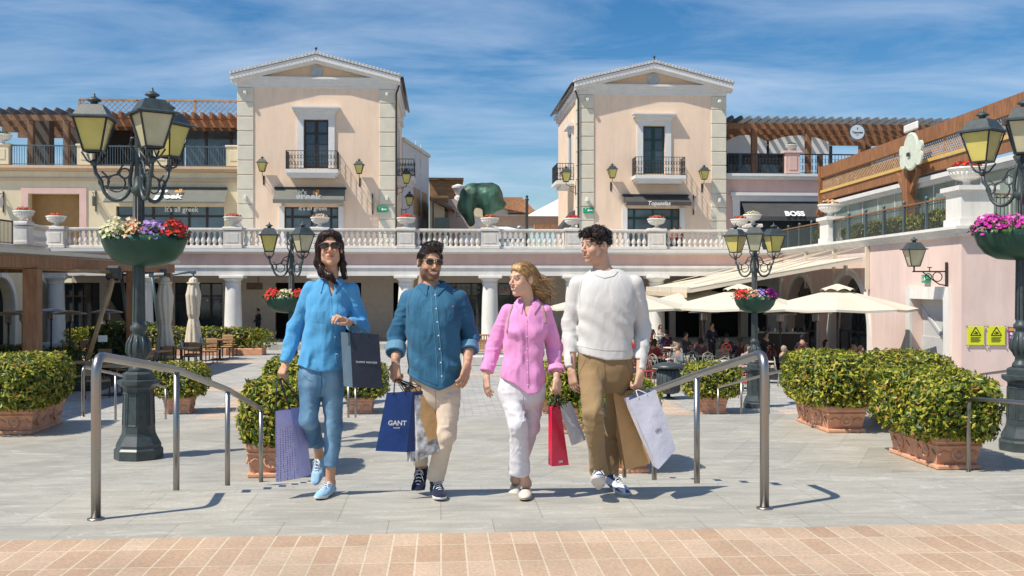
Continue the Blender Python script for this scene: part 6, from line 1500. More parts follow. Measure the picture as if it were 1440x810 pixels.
def finger_mesh(side, sc, curl, skin, spread=1.0, thumb=0, h=.0032):
    caps = []; Y = [.030,.0105,-.0095,-.028]; Ls = [.070,.078,.073,.057]
    for i in range(4):
        b = np.array([.088-.004*abs(i-1), Y[i], 0.]); caps.append((np.array([.012,Y[i]*.62,.0]), b, .0135, .0112, .012)); a = 0.; p = b; r = .0094 if i < 3 else .0082
        dy = (Y[i]-.0)*.25*spread
        for k, fr in enumerate((.44,.31,.25)):
            a += curl[i]*(.8,1.1,.7)[k]; q = p+Ls[i]*fr*np.array([cos(a), dy*cos(a)*4, -sin(a)]); caps.append((p,q,r,r*.92,.003)); p = q; r *= .92
    t1 = np.array([.018,.030,-.006]); t2 = t1+np.array([.034,.026-.010*thumb,-.012-.014*thumb]); t3 = t2+np.array([.030,.010-.022*thumb,-.012-.010*thumb]); t4 = t3+np.array([.022,.002-.012*thumb,-.006-.004*thumb])
    caps += [(t1,t2,.0155,.0125,.012),(t2,t3,.0115,.0098,.004),(t3,t4,.0098,.0080,.003)]
    caps.append((np.array([-.03,0,0]), np.array([.02,0,0]), .0235, .0215, .014)); caps.append((np.array([.02,.0,-.002]), np.array([.075,-.002,-.002]), .0175, .0135, .018))
    def f(p):
        d = None
        for a, b, r0, r1, k in caps[-2:]+caps[:-2]:
            q = p.copy(); e = cap(q, a, b, r0, r1); d = e if d is None else smin(d, e, k)
        return d
    lo, hi = bb([c[0] for c in caps]+[c[1] for c in caps], .03); v, q = nets(f, lo, hi, h)
    v = v*sc; v[:,1] *= side
    if side < 0: q = q[:, ::-1]
    return v, q
def place_pts(v, R, o): return v@R.T+np.array(list(o), dtype=np.float32)
def strands(fn, v, flow, n, L, r, steps=6, jit=.35, lift=.0022, seed=1, curl=0.):
    rg = np.random.default_rng(seed); p = v[rg.integers(0,len(v),n)].astype(np.float32); Ls = L*rg.uniform(.5,1.2,n).astype(np.float32)[:,None]; pts = [p]; ph = rg.uniform(0,6.28,n)
    ofs = rg.normal(0,jit,(n,3)).astype(np.float32); lf = lift*rg.uniform(.2,1.6,n)
    for k in range(steps):
        e = .003; d0 = fn(p); g_ = np.stack([(fn(p+A(*[e if i == j else 0 for i in range(3)]))-d0)/e for j in range(3)],1); g_ /= np.linalg.norm(g_,axis=1)[:,None]+1e-6
        p = p-g_*(d0-lf)[:,None]*(np.abs(d0-lf) < .02)[:,None]
        f = flow(p)+ofs; f = f-g_*(f*g_).sum(1)[:,None]; f /= np.linalg.norm(f,axis=1)[:,None]+1e-6
        if curl: b_ = np.cross(f,g_); a_ = ph+k*1.5; f = f*np.cos(a_)[:,None]+b_*np.sin(a_)[:,None]; f = f+g_*.3
        p = (p+f*Ls/steps).astype(np.float32); pts.append(p)
    Pn = np.stack(pts[1:],1); m = Pn.shape[1]; T_ = np.gradient(Pn,axis=1); T_ /= np.linalg.norm(T_,axis=2)[...,None]+1e-6; X_ = np.cross(T_,A(.3,.5,.8)); X_ /= np.linalg.norm(X_,axis=2)[...,None]+1e-6; Y_ = np.cross(T_,X_)
    w = (r*np.linspace(1,.35,m))[None,:,None]; V = np.stack([Pn+X_*w,Pn-X_*w*.5+Y_*w*.87,Pn-X_*w*.5-Y_*w*.87],2).reshape(-1,3)
    base = (np.arange(n)*m*3)[:,None,None]+(np.arange(m-1)*3)[None,:,None]; q = []
    for a in range(3): b2 = (a+1)%3; q.append(np.stack([base[...,0]+a,base[...,0]+b2,base[...,0]+3+b2,base[...,0]+3+a],-1).reshape(-1,4))
    return V, np.concatenate(q), rg.uniform(0,1,n).repeat(m*3)
# ---------------------------------------------------------------- the person
def person(g):
    T = g['t']; P = lambda px, py, d=0.: np.array(on_t(px,py,T+d), dtype=np.float32)
    S = T/F
    hp = g['head']; ho = P(*hp['c']); yaw, pit, roll = map(radians, hp['rot']); sc = hp['s']
    fd = -FWD*cos(yaw)*cos(pit)-RT*sin(yaw)*cos(pit)+UPV*sin(pit)
    up = Vector((RT*sin(roll)+UPV*cos(roll)))
    HR = frame(fd, up); HM = mat4(HR*sc, ho)
    parts = []
    v, q = nets(lambda p: head_sdf(p, g), (-.10,-.15,-.20), (.10,.14,.125), .0030); parts.append((place_pts(v*sc, HR, ho), q, head_col(v, g)))
    sk = np.array(g['skin'], dtype=np.float32)
    # body under the clothes
    secs = [(float(P(0,py,0)[2]), py, xl, xr, d, dh) for py, xl, xr, d, dh in g['torso']]
    L3 = []
    for z, py, xl, xr, d, dh in secs:
        c = (P(xl,py,d)+P(xr,py,d))/2; L3.append((z, c[0], c[1], (xr-xl)/2*S, dh))
    def arm_pts(a): return [P(*q) for q in a['p']]
    arms = [(arm_pts(a), a['r']) for a in g['arms']]
    legs = [([P(*q) for q in a['p']], a['r']) for a in g['legs']]
    nb = P(*g['neck_base']); nk = g.get('neck', .054)
    headneck = ho+HR@np.array([0,-.03,-.08], dtype=np.float32)*sc
    # torso loft works in axis-aligned space
    def torso(p, grow=0.):
        d = loft(p, [(z,cx,cy,w+grow,dd+grow) for z,cx,cy,w,dd in L3], g.get('e', 2.4))
        return d
    def armsd(p, grow=0., k=.03, d0=None, upto=2):
        d = d0
        for (a, b, c), (ra, rb, rc) in arms:
            e = cap(p, a, b, ra+grow, rb+grow)
            if upto > 1: e = smin(e, cap(p, b, c, rb+grow, rc+grow), .02)
            d = e if d is None else smin(d, e, k)
        return d
    shl = [arms[0][0][0], arms[1][0][0]]
    def shoulders(p, grow, d):
        for s_ in shl: d = smin(d, cap(p, nb+np.array([0,0,-.062],dtype=np.float32), s_+np.array([0,0,-.004],dtype=np.float32), g.get('shr',.050)+grow, g.get('shr',.050)*.9+grow), .028)
        return d
    def legsd(p, grow=0., k=.04, d0=None):
        d = d0
        for (a, b, c), (ra, rb, rc) in legs:
            e = smin(cap(p, a, b, ra+grow, rb+grow), cap(p, b, c, rb+grow, rc+grow), .02)
            if 'calf' in g: 
                m = b*.68+c*.32+np.array([FX,FY,0],dtype=np.float32)*.018; e = smin(e, ell(p, m, (rb*.78+grow,rb*.85+grow,.11)), .03)
            d = e if d is None else smin(d, e, k)
        return d
    def bodyf(p):
        d = torso(p, -.014)+.024*np.clip((nb[2]-.10-p[...,2])/.08,0,1); d = shoulders(p, -.012, d); d = armsd(p, -.012, .015, d)
        d = smin(d, cap(p, nb+np.array([0,0,-.05],dtype=np.float32), headneck, nk*1.05*sc, nk*.98*sc), .03)
        d = legsd(p, -.022, .015, d); return d
    pts = [q for a, _ in arms for q in a]+[q for a, _ in legs for q in a]+[nb, headneck]
    lo, hi = bb(pts, .12); hi[2] = max(headneck[2]+.02, hi[2]-.06)
    v, q = nets(bodyf, lo, hi, .0105); parts.append((v, q, sk))
    # visible forearm / wrist, finer
    for ai, a in enumerate(g['arms']):
        (s_, e_, w_), (ra, rb, rc) = arms[ai]; hd = a['hand']
        wr = g.get('wrist', .025)
        fv, fq = nets(lambda p: cap(p, e_*.5+w_*.5, w_, wr*1.45, wr), *bb([e_*.5+w_*.5, w_], .06), .005); parts.append((fv, fq, sk))
        dirp = P(*hd['to'])-w_; R = frame(Vector(dirp.tolist()), Vector(hd['back']) if not isinstance(hd['back'], str) else UPV)
        # hand x axis = along fingers ; hand z = back
        x = Vector(dirp.tolist()).normalized(); bk = hd['back']; zb = (RT*bk[0]+FWD*bk[1]+UPV*bk[2]); y = zb.cross(x).normalized(); z = x.cross(y)
        HRm = np.array([[x.x,y.x,z.x],[x.y,y.y,z.y],[x.z,y.z,z.z]], dtype=np.float32)
        hv, hq = finger_mesh(hd['side'], hd.get('s', 1.0), hd['curl'], sk, hd.get('spread', 1.), hd.get('thumb', 0))
        col = np.repeat(sk[None], len(hv), 0)*(1-.10*np.exp(-((hv[:,0]-.088)**2)/.0002))[:,None].astype(np.float32)
        parts.append((place_pts(hv, HRm, w_), hq, col))
    # ankles
    for li, ((a, b, c), r) in enumerate(legs):
        ft = g['feet'][li]; an = P(*ft['ankle']); fv, fq = nets(lambda p: smin(cap(p, c*.75+b*.25, an, r[2]*.9, ft.get('ar', .034)), ell(p, an, (.036,.04,.036)), .02), *bb([c*.75+b*.25, an], .09), .006)
        parts.append((fv, fq, sk*A(.92,.88,.84)))
    v, q, c = cat(*parts)
    base = Vector((float(nb[0]), float(nb[1]), Z1))
    me = np_mesh('person', v, q, m_skin, col=c); me.transform(Matrix.Translation(-base))
    body = link('person', me, None, g['label'], 'person', loc=base); OFF['dummy'] = base; OFF[body.name] = base
    # eyes
    if not g.get('glasses'):
        for s in (-1,1):
            b = MB(); b.sphere((0,0,0), .0122, 18, 14)
            vv = np.array(b.v, dtype=np.float32); gz = Vector(g.get('gaze', (0,1,0))).normalized(); dt = vv@np.array(gz)/.0122
            cc = np.where((dt > .88)[:,None], A(.01,.01,.01), np.where((dt > .66)[:,None], np.array(g.get('iris',(.08,.04,.02)),dtype=np.float32), A(.42,.40,.38)))
            me = b.mesh('eye', m_skin); a = me.color_attributes.new('Col','FLOAT_COLOR','POINT'); k = np.ones((len(vv),4),dtype=np.float32); k[:,:3] = cc; a.data.foreach_set('color', k.ravel())
            me.transform(HM @ Matrix.Translation((s*.031,.0780,.006))); link('eye', me, body)
    else:
        b = MB(); b.M = HM; sty = g['glasses']
        for s in (-1,1):
            w_, h_ = (.0285,.0205) if sty == 'wide' else (.025,.0195)
            n = 20; ring = []
            for k in range(n):
                a = 2*pi*k/n; e = 2.8; cx = abs(cos(a))**(2/e)*(1 if cos(a) > 0 else -1); cz = abs(sin(a))**(2/e)*(1 if sin(a) > 0 else -1)
                ring.append((s*.0335+w_*cx*(1+.06*cz), .104-.010*abs(s*.0335+w_*cx)/.05-.004*abs(cz*0), .008+h_*cz))
            q = b; q.cur = 0
            b.add(ring+[(s*.0335,.106,.008)], [((k+1)%n,k,n) for k in range(n)]); b.add([(x,y-.002,z) for x,y,z in ring]+[(s*.0335,.104,.008)], [(k,(k+1)%n,n) for k in range(n)])
        gl_ = b.obj('sunglasses', m_lens, body)
        b = MB(); b.M = HM
        for s in (-1,1):
            ring = []
            for k in range(20):
                a = 2*pi*k/20; e = 2.8; cx = abs(cos(a))**(2/e)*(1 if cos(a) > 0 else -1); cz = abs(sin(a))**(2/e)*(1 if sin(a) > 0 else -1)
                ring.append((s*.0335+w_*cx*(1+.06*cz), .105-.010*abs(s*.0335+w_*cx)/.05, .008+h_*cz))
            b.tube(ring, .0026 if sty == 'wide' else .0015, 6, closed=True)
            b.tube([(s*.062,.098,.018),(s*.076,.07,.018),(s*.081,.0,.014),(s*.078,-.02,.0)], .0024 if sty == 'wide' else .0014, 6)
        b.tube([(-.009,.106,.012),(0,.109,.014),(.009,.106,.012)], .0025, 6)
        if sty != 'wide': b.tube([(-.012,.105,.024),(0,.107,.026),(.012,.105,.024)], .0014, 6)
        b.obj('glasses_frame', m_tort if sty == 'wide' else m_metalg, gl_)
    # hair
    hf = g['hairf']; v, q = nets(hf[0], hf[1], hf[2], .0036); v0_ = v; hc = np.array(g['hair'], dtype=np.float32)
    n = noise3(v, hf[3], 8); cc = hc[None]*(1+.45*n)[:,None]; hv = place_pts(v*sc, HR, ho); extra = [(hv, q, cc)]
    if 'strands' in g:
        b = MB()
        for pl, r in g['strands']: b.tube(pl, r, 5)
        tv = np.array(b.v, dtype=np.float32); quads = np.array([f for f in b.f if len(f) == 4]); r_ = RNG.uniform(.7,1.35,len(tv)//5+1).repeat(5)[:len(tv)]
        extra.append((place_pts(tv*sc, HR, ho), quads, hc[None]*r_[:,None]))
    for kw in g['flow']:
        V2, q2, rr = strands(hf[0], v0_, **kw); extra.append((place_pts(V2*sc, HR, ho), q2, hc[None]*(.55+1.5*rr**2)[:,None]))
    v, q, c = cat(*extra); link('hair', np_mesh('hair', v, q, m_hair, col=c), body)
    # ---------------- top garment
    tp = g['top']; vcut = tp.get('v')
    hem = tp['hem']      # function z(x) as pixel list [(px,py),...]
    hx = [float(P(a,b_)[0]) for a, b_ in hem]; hz = [float(P(a,b_)[2]) for a, b_ in hem]
    cuffs = [P(*a['cuff']) for a in g['arms']]
    nrm = np.array([FX,FY,0], dtype=np.float32); rt = np.array([RX,RY,0], dtype=np.float32)
    def garment(p):
        d = torso(p, .002); d = shoulders(p, .004, d)
        if 'bust' in g:
            for bx_ in g['bust']: d = smin(d, ell(p, P(*bx_[:3]), (bx_[3],bx_[3]*.85,bx_[3]*.95)), .035)
        for ai, ((a, b, c), (ra, rb, rc)) in enumerate(arms):
            cf = cuffs[ai]; fr = tp.get('fray', .009); e = smin(cap(p, a, b, ra+.004, rb+fr), cap(p, b, cf, rb+fr, rc+fr), .025)
            ax = cf-b; ax = ax/np.linalg.norm(ax); e = np.maximum(e, (p-cf)@ax)
            # wrinkles round the elbow and towards the cuff
            tt = np.clip(((p-a)@(b-a))/float((b-a)@(b-a)),0,1); along = (p-a)@((cf-a)/np.linalg.norm(cf-a))
            nn = noise3(p, (9,9,30), 5+ai); e = e+(.0105*np.abs(nn)-.004)*tp.get('wr',1.)*np.clip(along/.12,0,1)*np.clip(((cf-p)@ax)/.05,0.15,1)
            d = smin(d, e, .012)
        n1 = noise3(p, tp.get('fs', (11,11,4.5)), 1); n2 = noise3(p+n1[...,None]*.03, (26,26,9), 2); 
        x = (p-nb)@rt; z = p[...,2]-nb[2]
        fold = tp.get('fa', .007)*1.5*(1-2.4*np.abs(n1))+tp.get('fa', .007)*.5*(1-2*np.abs(n2))
        dg = np.sin((z*1.0+x*tp.get('dgx', .7))*42+4*n1)*.0035*np.clip((-z-.18)/.15,0,1)
        d = d-fold*.6*np.clip((-z-.02)/.1,0,1)-dg
        hz_ = np.interp((p@rt)*0+p[...,0], hx, hz); inarm = np.minimum(cap(p, arms[0][0][0], arms[0][0][1], .05, .07), cap(p, arms[1][0][0], arms[1][0][1], .05, .07)); inarm = np.minimum(inarm, np.minimum(cap(p, arms[0][0][1], arms[0][0][2], .08,.08), cap(p, arms[1][0][1], arms[1][0][2], .08,.08)))
        tor = torso(p, .03)
        cutm = np.where((inarm < 0) & (tor > .02), -1., hz_-p[...,2])
        d = np.maximum(d, cutm)
        # neck hole
        d = smax(d, -cap(p, nb+np.array([0,0,tp.get('nz', -.02)],dtype=np.float32), headneck+np.array([0,0,.05],dtype=np.float32), tp.get('nr', nk*sc+.006), nk*sc+.012), .004)
        if vcut:
            v0 = P(*vcut['tip']); zt = nb[2]+.03; xx = (p-v0)@rt; ww = np.clip((p[...,2]-v0[2])/(zt-v0[2]),0,1)*vcut['w']
            front = (p-nb)@nrm; wedge = np.maximum(np.maximum(np.abs(xx-vcut.get('sk',0)*(p[...,2]-v0[2]))-ww, v0[2]-p[...,2]), front+.00)
            d = smax(d, -wedge, .003)
        return d
    pts = [q for a, _ in arms for q in a]+[nb, P(*hem[0]), P(*hem[-1])]
    lo, hi = bb(pts, .13); lo[2] = min(min(hz)-.02, min(float(c[2]) for c in cuffs)-.06); v, q = nets(garment, lo, hi, .0068)
    # drop faces that are hidden caps is unnecessary
    col = tp['col'](v) if callable(tp['col']) else tp['col']
    if not isinstance(col, np.ndarray): col = np.repeat(np.array(col,dtype=np.float32)[None], len(v), 0)
    me = np_mesh(tp['name'], v, q, tp.get('mat', m_cloth), col=col); bvh = BVHTree.FromPolygons([tuple(map(float,x)) for x in v], [tuple(map(int,x)) for x in q])
    top = link(tp['name'], me, body)
    camp = Vector((0,0,ZC))
    def hit(px, py, lift=.002):
        d = ray(px,py).normalized(); r = bvh.ray_cast(camp, d); 
        return (r[0]-d*lift, r[1]) if r[0] else (None, None)
    for path, r, mt, nm in tp.get('lines', []):
        b = MB(); pl = []
        for (xa, ya), (xb, yb) in zip(path[:-1], path[1:]):
            n = max(2, int(max(abs(xa-xb), abs(ya-yb))/2.5))
            for k in range(n): h_ = hit(xa+(xb-xa)*k/n, ya+(yb-ya)*k/n, .0005)[0]; pl.append(h_) if h_ else None
        if len(pl) > 2: b.tube(pl, r, 5); b.obj(nm, mt, top)
    for px, py, r, mt, nm in tp.get('dots', []):
        h_, n_ = hit(px, py, .001)
        if h_: b = MB(); b.sphere(h_, r, 10, 6, (1,.6,1)); b.obj(nm, mt, top)
    # collar
    if 'collar' in tp:
        cl = tp['collar']; n = 40; rows = []
        cen = nb+np.array([0,0,cl.get('z',.0)],dtype=np.float32)
        for k in range(n+1):
            f_ = k/n; a = radians(cl['gap'])+f_*(2*pi-2*radians(cl['gap'])); w = abs(f_-.5)*2      # 0 back, 1 front ends
            rr = nk*sc+cl.get('ease',.010); cx, cy = -sin(a), -cos(a)
            dirv = np.array([RX,RY,0])*cx+np.array([FX,FY,0])*cy
            h = cl.get('h',.036)*(1-.45*w**2)
            dz = -cl.get('drop',.010)*w**2
            fr = np.array([FX,FY,0])
            inner_bot = cen+dirv*(rr+.002)+np.array([0,0,dz-.02]); inner_top = cen+dirv*(rr+.006)+np.array([0,0,h+dz]); fold_ = cen+dirv*(rr+.014)+np.array([0,0,h+dz-.003])
            ptx = w**6*cl.get('pt',.035); out = cen+dirv*(rr+.024+ptx*.35)+np.array([0,0,h+dz-.045-ptx])-fr*(.012*w**4)
            rows.append([inner_bot, inner_top, fold_, (fold_+out)/2+dirv*.002, out])
        vs = [tuple(map(float,p)) for r_ in rows for p in r_]; m_ = 5; fs = []
        for k in range(n):
            for j in range(m_-1): fs.append((k*m_+j,(k+1)*m_+j,(k+1)*m_+j+1,k*m_+j+1))
        v2 = np.array(vs, dtype=np.float32); 
        for it in range(5):
            dv = garment(v2); ep = .004; gr = np.stack([(garment(v2+A(*[ep if i == j else 0 for i in range(3)]))-dv)/ep for j in range(3)],1)
            lift = np.tile(np.array([-9,-9,.006,.006,.0055]), n+1); mv = np.clip(lift-dv,0,.02); v2 = (v2+gr*mv[:,None]*.7).astype(np.float32)
        cc_ = tp['ccol'] if 'ccol' in tp else tp['col']
        colr = cc_(v2) if callable(cc_) else np.repeat(np.array(cc_,dtype=np.float32)[None], len(v2), 0)
        me = np_mesh('collar', v2, np.array(fs), tp.get('mat', m_cloth), col=colr); co_ = link('collar', me, top)
        md = co_.modifiers.new('thick','SOLIDIFY'); md.thickness = .0035; md.offset = 0
        md = co_.modifiers.new('smooth','SUBSURF'); md.levels = 1; md.render_levels = 1
    # cuffs
    for ai, a in enumerate(g['arms']):
        if 'roll' in a:
            (s_, e_, w_), (ra, rb, rc) = arms[ai]; cf = cuffs[ai]; ax = cf-e_; L_ = np.linalg.norm(ax); ax = ax/L_; w2 = a['roll']; r0 = rc+tp.get('fray',.012)+.006
            a_ = cf-ax*w2*.5
            def fc(p):
                h_ = (p-a_)@ax; r_ = np.linalg.norm((p-a_)-h_[...,None]*ax, axis=-1)
                return np.maximum(np.abs(r_-r0-.004+.004*noise3(p,(20,20,30),9))-.008, np.abs(h_)-w2*.5)
            v, q = nets(fc, *bb([a_],.12), .0045); link('rolled_cuff', np_mesh('rolled_cuff', v, q, tp.get('mat', m_cloth), col=np.repeat(np.array(tp['cuffcol'],dtype=np.float32)[None],len(v),0)), top)
    # ---------------- trousers
    tr = g['trousers']; hemz = [P(*h_) for h_ in tr['hems']]
    pel = [(float(P(0,py,0)[2]), *(((P(xl,py,d)+P(xr,py,d))/2)[:2]), (xr-xl)/2*S, dh) for py, xl, xr, d, dh in tr['pelvis']]
    def trf(p):
        d = loft(p, pel, 2.3)
        for li, ((a, b, c), (ra, rb, rc)) in enumerate(legs):
            hc_ = hemz[li]; fl = tr.get('flare', 0.0)
            e = smin(cap(p, a, b, ra, rb), cap(p, b, hc_+(hc_-b)*.02, rb, tr['hr'][li]), .03)
            if 'calf' in g: m = b*.66+c*.34+np.array([FX,FY,0],dtype=np.float32)*.012; e = smin(e, ell(p, m, (rb*.80,rb*.88,.12)), .03)
            ax = hc_-b; ax = ax/np.linalg.norm(ax); e = np.maximum(e, (p-hc_)@ax)
            nn = noise3(p, tr.get('ks',(10,10,22)), 11+li); dk = np.linalg.norm((p-b)*A(1,1,.7), axis=-1); near = np.exp(-(dk/.11)**2)+.7*np.exp(-(np.linalg.norm(p-hc_,axis=-1)/.10)**2)+.6*np.exp(-(np.linalg.norm(p-a,axis=-1)/.15)**2)
            e = e-tr.get('fa',.005)*1.6*(1-2.3*np.abs(nn))*near-tr.get('fb',.004)*(1-2*np.abs(noise3(p,(13,13,3.2),13+li)))
            d = smin(d, e, .022) if li == 0 else smin(d, e, .006)
        return d
    pts = [q for a, _ in legs for q in a[:2]]+hemz; lo, hi = bb(pts, .14); hi[2] = max(pl[0] for pl in pel)+.02; lo[2] = min(float(h_[2]) for h_ in hemz)-.05
    v, q = nets(trf, lo, hi, .0068); col = tr['col'](v, legs) if callable(tr['col']) else np.repeat(np.array(tr['col'],dtype=np.float32)[None],len(v),0)
    tro = link(tr['name'], np_mesh(tr['name'], v, q, tr.get('mat', m_cloth), col=col), body)
    bvt = BVHTree.FromPolygons([tuple(map(float,x)) for x in v], [tuple(map(int,x)) for x in q])
    for path, r, mt, nm in tr.get('lines', []):
        b = MB(); pl = []
        for (xa, ya), (xb, yb) in zip(path[:-1], path[1:]):
            n = max(2, int(max(abs(xa-xb), abs(ya-yb))/2.5))
            for k in range(n):
                d = ray(xa+(xb-xa)*k/n, ya+(yb-ya)*k/n).normalized(); h_ = bvt.ray_cast(camp, d)[0]
                if h_: pl.append(h_)
        if len(pl) > 2: b.tube(pl, r, 5); b.obj(nm, mt, tro)
    # ---------------- shoes
    for li, ft in enumerate(g['feet']):
        an = P(*ft['ankle']); sh = g['shoe']; k = sh.get('s', 1.0); yw, pt = map(radians, ft['rot'])
        td = -FWD*cos(yw)*cos(pt)-RT*sin(yw)*cos(pt)+UPV*sin(pt); R = frame(td, UPV if abs(pt) < 1.3 else -FWD); 
        if ft.get('upv'): R = frame(td, RT*ft['upv'][0]+FWD*ft['upv'][1]+UPV*ft['upv'][2])
        o = an-R@(np.array([0,-.065,.085],dtype=np.float32)*k)
        if ft.get('ground'): o[2] = Z1+.001 if 'gz' not in ft else ft['gz']
        sty = sh['style']
        def foot(p, gr=0.):
            d = cap(p*A(1,1,1.25), (0,-.095,.040), (0,.055,.036), .036+gr, .043+gr)
            d = smin(d, ell(p, (.002,.095,.020), (.041+gr,.062+gr,.030+gr)), .03)
            return d
        def upper(p):
            d = foot(p); 
            if sty != 'slip': d = smin(d, cap(p, (0,-.02,.05),(0,-.072,.085), .036,.040), .03); d = np.maximum(d, p[...,2]-.098+p[...,1]*.10); d = smax(d, -cap(p,(0,-.065,.09),(0,-.07,.13),.030,.034), .004)
            else: d = smax(d, -ell(p,(0,-.045,.085),(.031,.075,.045)), .006)
            return np.maximum(d, .022-p[...,2])
        def sole(p):
            th = sh.get('sole_h', .026); d = foot(p*A(1,1,.35), .004); return np.maximum(np.maximum(d, p[...,2]-th-.010*np.clip((-p[...,1]-.02)/.06,0,1)*(sty == 'run')), -p[...,2]+ .012*np.clip((p[...,1]-.08)/.06,0,1))
        v, q = nets(upper, (-.07,-.16,-.01), (.07,.18,.12), .0045); uc = sh['col'](v) if callable(sh['col']) else np.repeat(np.array(sh['col'],dtype=np.float32)[None],len(v),0)
        so_ = link('shoe', np_mesh('shoe', place_pts(v*k,R,o), q, m_cloth, col=uc), body)
        v, q = nets(sole, (-.07,-.16,-.01), (.07,.18,.05), .0045); link('sole', np_mesh('sole', place_pts(v*k,R,o), q, m_cloth, col=np.repeat(np.array(sh['sole'],dtype=np.float32)[None],len(v),0)), so_)
        if sty != 'slip':
            b = MB(); b.M = mat4(R*k, o)
            for i in range(5):
                y0 = .070-.022*i; z0 = .060+.0085*i; w_ = .020-.001*i; b.tube([(-w_,y0,z0-.006),(0,y0+.004,z0+.003),(w_,y0+.008,z0-.006)],.0028,5); b.tube([(w_,y0,z0-.006),(0,y0+.004,z0+.003),(-w_,y0+.008,z0-.006)],.0028,5)
            for s in (-1,1): b.tube([(0,-.022,.098),(s*.025,.0,.106),(s*.032,.02,.09),(s*.008,-.02,.097)],.0024,5); b.tube([(0,-.022,.098),(s*.02,.02,.09),(s*.036,.05,.06)],.0022,5)
            b.obj('laces', sh['lace'], so_)
    return body, P, HM
# hair shapes ------------------------------------------------------
def hairW1(p):
    d = ell(p, (0,-.016,.036), (.083,.104,.092)); d = smin(d, ell(p, (0,.03,.085), (.065,.06,.032)), .03)
    d = smax(d, -ell(p, (0,.112,-.030), (.070,.100,.112)), .008)
    d = smin(d, cap(p, (.072,-.018,.03), (.080,-.020,-.085), .019, .022), .03); d = smin(d, cap(p, (.080,-.02,-.085), (.060,.010,-.150), .022, .022), .02); d = smin(d, cap(p, (.060,.010,-.150), (.012,.038,-.182), .022, .018), .02); d = smin(d, cap(p,(.012,.038,-.182),(-.022,.035,-.215),.016,.008),.02)
    d = smin(d, cap(p, (-.070,-.025,.02), (-.080,-.04,-.10), .017, .018), .03); d = smin(d, cap(p, (-.078,-.03,-.10), (-.082,-.035,-.18), .022, .008), .02)
    d = smin(d, cap(p, (0,-.07,-.02), (0,-.085,-.14), .06, .045), .04)
    part = .004*np.exp(-((p[...,0]-.012)/.006)**2)*(p[...,2] > .07)
    return d+part-.0045*noise3(p, (95,60,12), 3)-.003*noise3(p, (200,150,20), 4)
def hairM1(p):
    d = ell(p, (0,-.018,.038), (.079,.098,.084)); d = smin(d, ell(p, (-.004,.012,.102), (.064,.080,.040)), .02); d = smin(d, ell(p, (-.008,.056,.116), (.050,.034,.026)), .025)
    d = smax(d, -ell(p, (0,.115,-.010), (.067,.085,.098)), .006)
    d = smax(d, -(p[...,2]+.035-np.clip(-p[...,1]-.04,0,.05)*.0+.03*np.clip((p[...,1]+.02)/.04,-1,0)), .006)
    ear = ell(p, (0,0,0), (1,1,1))*0
    for s in (-1,1): d = smax(d, -ell(p, (s*.082,-.010,-.012), (.022,.024,.034)), .004)
    top = np.clip((p[...,2]-.06)/.04,0,1)
    return d-(.002+.0035*top)*noise3(p+np.stack([0*p[...,0],0*p[...,0],p[...,1]*.3],-1), (55,22,40), 3)-.003*noise3(p, (130,60,100), 4)
_cr = np.random.default_rng(5); _curl = []
for k in range(95):
    a = _cr.uniform(0,2*pi); h = _cr.uniform(.30,1.0); r = sqrt(1-h*h); _curl.append((r*cos(a)*.076, -.014+r*sin(a)*.092, .040+h*.082, _cr.uniform(.012,.019)))
for k in range(14): _curl.append((_cr.uniform(-.05,.05), .074+_cr.uniform(0,.02), .085+_cr.uniform(-.012,.025), _cr.uniform(.010,.015)))
def hairM2(p):
    d = ell(p, (0,-.018,.036), (.078,.098,.082))
    d = smax(d, -ell(p, (0,.112,-.014), (.068,.084,.096)), .006)
    d = smax(d, -(p[...,2]+.045+.05*np.clip((p[...,1]+.02)/.04,-1,0)), .006)
    for s in (-1,1): d = smax(d, -ell(p, (s*.082,-.010,-.012), (.022,.024,.034)), .004)
    for x, y, z, r in _curl: d = smin(d, np.linalg.norm(p-A(x,y,z),axis=-1)-r, .006)
    return d-.005*noise3(p, 75, 3)-.003*noise3(p, 150, 4)
def hairW2(p):
    d = ell(p, (0,-.018,.034), (.081,.102,.088)); d = smin(d, ell(p,(-.0,.025,.082),(.062,.055,.03)),.03)
    d = smax(d, -ell(p, (0,.112,-.022), (.0660,.088,.105)), .008)
    for s in (-1,1): d = smax(d, -ell(p, (s*.084,-.004,-.012), (.024,.022,.034)), .006)
    d = smin(d, cap(p, (0,-.08,.0), (-.01,-.125,-.07), .055, .045), .04); d = smin(d, cap(p, (-.01,-.125,-.07), (-.01,-.165,-.135), .042, .022), .03)
    q = p.copy(); q[...,2] = p[...,2]-p[...,1]*.8
    return d-.006*noise3(q, (80,14,46), 3)-.003*noise3(q, (170,25,90), 4)
st2 = []
for k in range(75):
    s = _cr.uniform(-.055,.055); h = _cr.uniform(-.09,.06); e = _cr.uniform(.10,.21); dz = _cr.uniform(.02,.16); w = _cr.uniform(-.03,.04)
    st2.append(([(s,-.07,h),(s*1.1,-.11,h-.02),(s+w*.4,-.11-e*.45,h-dz*.5),(s+w,-.11-e*.85,h-dz*.9+_cr.uniform(-.02,.03)),(s+w*1.4,-.11-e,h-dz+_cr.uniform(-.03,.03))],[.007,.006,.0045,.003,.001]))
st1 = []
for k in range(26):
    s = _cr.uniform(-.09,-.06); st1.append(([(s,-.03,-.02),(s-.004,-.03,-.09),(s-.008+_cr.uniform(-.01,.01),-.03,-.15),(s-_cr.uniform(0,.035),-.03,-.20)],[.005,.004,.003,.001]))
